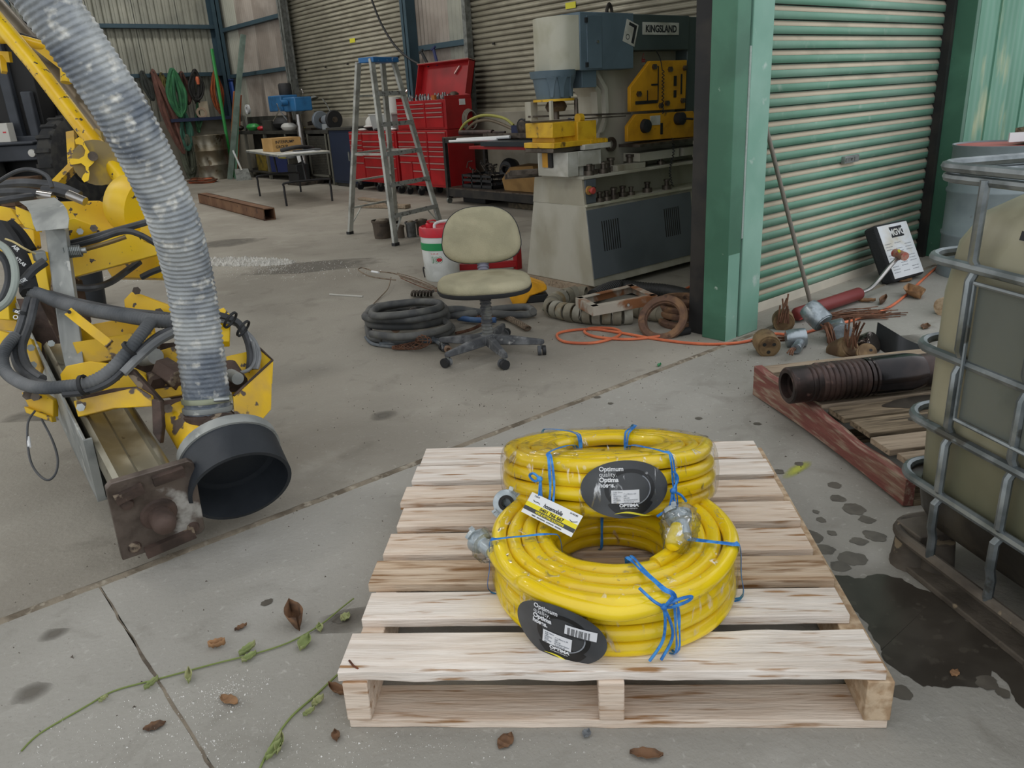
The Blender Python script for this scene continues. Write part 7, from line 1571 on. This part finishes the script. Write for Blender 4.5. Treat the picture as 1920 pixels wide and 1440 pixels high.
# vertical upper frame of the boom: two long tubes and a guard loop
M().tube([P(-20, 20, 4.5), P(60, 115, 4.45), P(240, 350, 4.3)], .046, 14).o('yellow_tube', ry, boom)
M().tube([P(-20, -2, 4.9), P(110, 140, 4.8), P(250, 320, 4.6)], .062, 16).o('drill_steel', mat('drill_steel_tan', '7f7565', .4, .5, c2='6a6152', ns=5, var=.1), boom)
M().tube([P(10, -10, 4.95), P(130, 128, 4.88), P(225, 262, 4.75)], .010, 8).o('bright_rod', chrome, boom)
M().tube(cr([P(-20, 73, 4.6), P(20, 72, 4.6), P(50, 78, 4.6), P(80, 86, 4.6), P(105, 88, 4.6), P(118, 105, 4.6), P(123, 130, 4.6), P(124, 155, 4.6)], 5), .030, 10).o('guard_loop', ry, boom)
M().bar(P(68, 82, 4.6), P(122, 124, 4.6), .03, .055, up=(0, 0, 1)).o('guard_strut', ry, boom)
M().tube(cr([P(-10, 60, 4.62), P(30, 63, 4.62), P(70, 74, 4.62), P(108, 80, 4.62)], 4), .012, 6).o('guard_cable', dark_pl, boom)
M().bar(P(0, 106, 4.7), P(20, 107, 4.7), .03, .06, up=(0, 0, 1)).o('cross_tab', ry, boom); M().bar(P(4, 106, 4.7), P(8, 136, 4.7), .03, .04, up=(0, 1, 0)).o('cross_tab', ry, boom)
# hook plate (yellow claw)
hkp = [(140, 262), (148, 257), (156, 262), (160, 272), (168, 285), (180, 290), (176, 305), (166, 314), (168, 325), (166, 338), (158, 342), (153, 336), (156, 328), (162, 322), (160, 312), (152, 306), (134, 309), (130, 303), (132, 297), (148, 298), (158, 292), (160, 282), (154, 272), (142, 270)]
c = P(153, 300, 4.2); m = M(); Q = [P(x, y, 4.2) for x, y in hkp]; n = (c-CP).normalized()
m.hexa(Q, [q+n*.03 for q in Q]); m.o('claw_plate', ry, boom)
M().lathe([(.001, -.03), (.10, -.03), (.12, 0), (.12, .05), (.001, .05)], P(182, 305, 4.3), CP-P(182, 305, 4.3), 24).o('claw_hub', mat('tan_hub', '8a7a52', .6, .2, c2='b59a3a', ns=6), boom); M().cyl(P(174, 293, 4.24), P(174, 293, 4.18), .025, n=12).o('hub_bolt', stl, boom)
for pts in ([(170, 244), (180, 240), (188, 246), (196, 280), (184, 290), (176, 262)], [(196, 318), (206, 326), (206, 346), (198, 346), (192, 330)]): flat(pts, 4.35, .03, mat('tan_claw', '9a8446', .6), 'claw_arm', boom)
M().bar(P(134, 250, 4.6), P(138, 315, 4.5), .04, .045, up=AX).o('vertical_strut', ry2, boom); M().bar(P(138, 312, 4.5), P(106, 345, 4.4), .04, .045, up=AX).o('lower_strut', ry2, boom)
# hoses
H1 = [(48, 545, 3.1), (75, 552, 3.05), (110, 566, 3.0), (160, 580, 2.95), (220, 590, 2.9), (280, 600, 2.85), (330, 604, 2.85)]
corrhose('corrugated_hose', '', [P(*p) for p in H1], .025, .012, hm('corr_grey', '464a4e', '727475'), boom, amp=.10, n=14)
corrhose('corrugated_hose', '', [P(*p) for p in ((282, 604, 2.80), (262, 630, 2.72), (232, 668, 2.66), (200, 700, 2.62), (165, 718, 2.60), (120, 725, 2.60), (75, 727, 2.62), (40, 718, 2.68), (12, 698, 2.75), (4, 672, 2.8), (14, 648, 2.85), (30, 630, 2.9))], .021, .012, bpy.data.materials['corr_grey'], boom, amp=.12, n=14)
bh = mat('rig_black_hose', '35373a', .5, c2='55575a', ns=8, lo=.45, hi=.7, var=.12); gh = mat('rig_grey_hose', '6f7274', .5, c2='8e9090', ns=9, var=.12)
def rh(pts, r, mt_, nm='hydraulic_hose'): M().tube(cr([P(*p) for p in pts], 6), r, 8).o(nm, mt_, boom)
rh([(50, 548, 3.08), (90, 552, 3.04), (150, 568, 3.0), (230, 584, 2.96), (300, 592, 2.9), (330, 596, 2.9)], .018, bh)
rh([(55, 560, 3.0), (40, 610, 2.95), (28, 650, 2.9), (34, 685, 2.84), (60, 712, 2.74), (90, 724, 2.68)], .017, bh)
rh([(66, 562, 2.98), (55, 610, 2.93), (42, 650, 2.88), (52, 688, 2.8), (80, 710, 2.72)], .015, bh)
rh([(120, 738, 2.60), (160, 734, 2.60), (205, 716, 2.62), (240, 684, 2.66), (272, 650, 2.72), (300, 628, 2.8), (332, 616, 2.85)], .014, bh)
rh([(230, 700, 2.64), (262, 668, 2.68), (296, 640, 2.74), (330, 622, 2.82)], .016, gh)
for k, (dx, r, mt_) in enumerate(((0, .015, bh), (8, .010, gh), (14, .010, gh), (22, .008, gh), (28, .007, gh))):
    rh([(400, 590+k*3, 2.9), (425, 596+k*2, 2.92), (448, 608+k*1, 2.94), (464+dx*.4, 636, 2.95), (470+dx*.6, 665, 2.94), (468+dx*.5, 692, 2.93)], r, mt_)
rh([(474, 640, 2.93), (478, 672, 2.93), (468, 692, 2.9), (446, 700, 2.86), (432, 700, 2.86)], .007, gh)
for x, y, d in ((432, 600, 2.88), (456, 616, 2.9)): c = P(x, y, d); M().lathe([(.03, -.004), (.036, -.004), (.036, .004), (.03, .004)], c, P(x+12, y+8, d)-c, 16, closed=True).o('cable_tie', dark_pl, boom)
for x, y, d, x2, y2 in ((157, 722, 2.58, 175, 718), (246, 655, 2.68, 260, 640), (44, 586, 2.98, 40, 600)): c = P(x, y, d); M().lathe([(.028, -.006), (.035, -.006), (.035, .006), (.028, .006)], c, P(x2, y2, d)-c, 16, closed=True).o('cable_tie', dark_pl, boom)
rh([(125, 458, 3.28), (170, 446, 3.26), (220, 432, 3.24), (270, 418, 3.3), (310, 405, 3.35)], .014, bh); rh([(120, 466, 3.24), (180, 450, 3.22), (230, 434, 3.22), (262, 440, 3.25), (300, 462, 3.3)], .012, bh)
rh([(152, 470, 3.2), (200, 456, 3.2), (236, 444, 3.22)], .009, mat('brass_line', '7d6c4a', .5, .5), 'brass_line')
rh([(-10, 348, 3.6), (50, 343, 3.6), (110, 350, 3.6), (150, 366, 3.6)], .020, bh); rh([(-10, 362, 3.5), (40, 360, 3.5), (75, 364, 3.5)], .020, bh); rh([(-10, 378, 3.4), (30, 372, 3.4), (60, 368, 3.45)], .016, bh); rh([(-10, 345, 3.4), (30, 322, 3.4), (60, 318, 3.4), (88, 330, 3.4), (98, 352, 3.4)], .009, bh)
rh([(80, 356, 3.5), (110, 360, 3.5), (130, 366, 3.5)], .020, bh)
for a, b in (((72, 364, 3.48), (100, 368, 3.48)), ((128, 364, 3.48), (160, 378, 3.48))): M().cyl(P(*a), P(*b), .020, n=12).o('hose_ferrule', chrome, boom)
rh([(-6, 455, 3.0), (12, 468, 3.0), (26, 495, 3.0), (28, 530, 3.0), (16, 562, 3.0), (-6, 580, 3.0)], .014, mat('pale_hose', '9ea79f', .5)); rh([(-10, 470, 3.02), (10, 490, 3.02), (16, 525, 3.02), (4, 560, 3.02), (-10, 572, 3.02)], .014, bh)
rh([(0, 425, 3.15), (22, 455, 3.12), (40, 490, 3.1), (52, 530, 3.08), (56, 550, 3.06)], .034, hm('sleeve_black', '1e1f21', '2c2d2f'), 'printed_sleeve'); rh([(18, 418, 3.2), (40, 440, 3.2), (60, 470, 3.2)], .02, bpy.data.materials['sleeve_black'], 'printed_sleeve')
rh([(85, 490, 3.1), (64, 505, 3.08), (50, 520, 3.06), (38, 536, 3.04)], .018, bh)
rh([(10, 448, 3.0), (26, 454, 3.0), (46, 466, 3.0), (66, 476, 3.05)], .004, mat('cream_lead', 'c9b77f', .5), 'thin_lead')
for s, x, y, x2, y2, d in (('ATLAS', 27, 484, 52, 506, 3.04), ('EGR', 36, 532, 56, 524, 3.02), ('AIR', 22, 462, 38, 478, 3.05), ('O R', 32, 600, 40, 575, 2.90)):
    a, b = P(x, y, d), P(x2, y2, d); ex = (b-a).normalized(); ez = (CP-a).normalized(); ez = (ez-ex*ez.dot(ex)).normalized(); ey = ez.cross(ex); w_ = (b-a).length
    text(s, w_/max(len(s), 2)*1.25, mat4(a, ex, ey), card_w, boom, name='sleeve_print', bold=.0006)
rh([(66, 770, 2.85), (52, 795, 2.82), (54, 850, 2.72), (66, 882, 2.66), (88, 900, 2.6), (104, 888, 2.62), (108, 860, 2.68), (98, 825, 2.76), (78, 786, 2.84)], .004, bh, 'loose_lead'); M().cyl(P(53, 820, 2.78), P(55, 838, 2.74), .006, n=8).o('lead_label', card_w, boom)
rh([(135, 538, 3.5), (170, 540, 3.5), (205, 530, 3.6), (235, 510, 3.7), (262, 490, 3.7)], .016, bh)
rh([(265, 520, 3.6), (285, 510, 3.6), (312, 500, 3.6)], .014, bh)
cbk = G(166, 581); t = thing('black_bucket', 'black plastic bucket standing on the floor under the yellow arm', 'bucket', (cbk.x+.05, cbk.y+.1, 0)); M(Matrix.Translation((cbk.x+.05, cbk.y+.1, 0))).lathe([(.001, 0), (.10, 0), (.125, .29), (.13, .29), (.13, .31), (.12, .31), (.11, .26), (.001, .05)], n=26).o('bucket_body', blk, t)
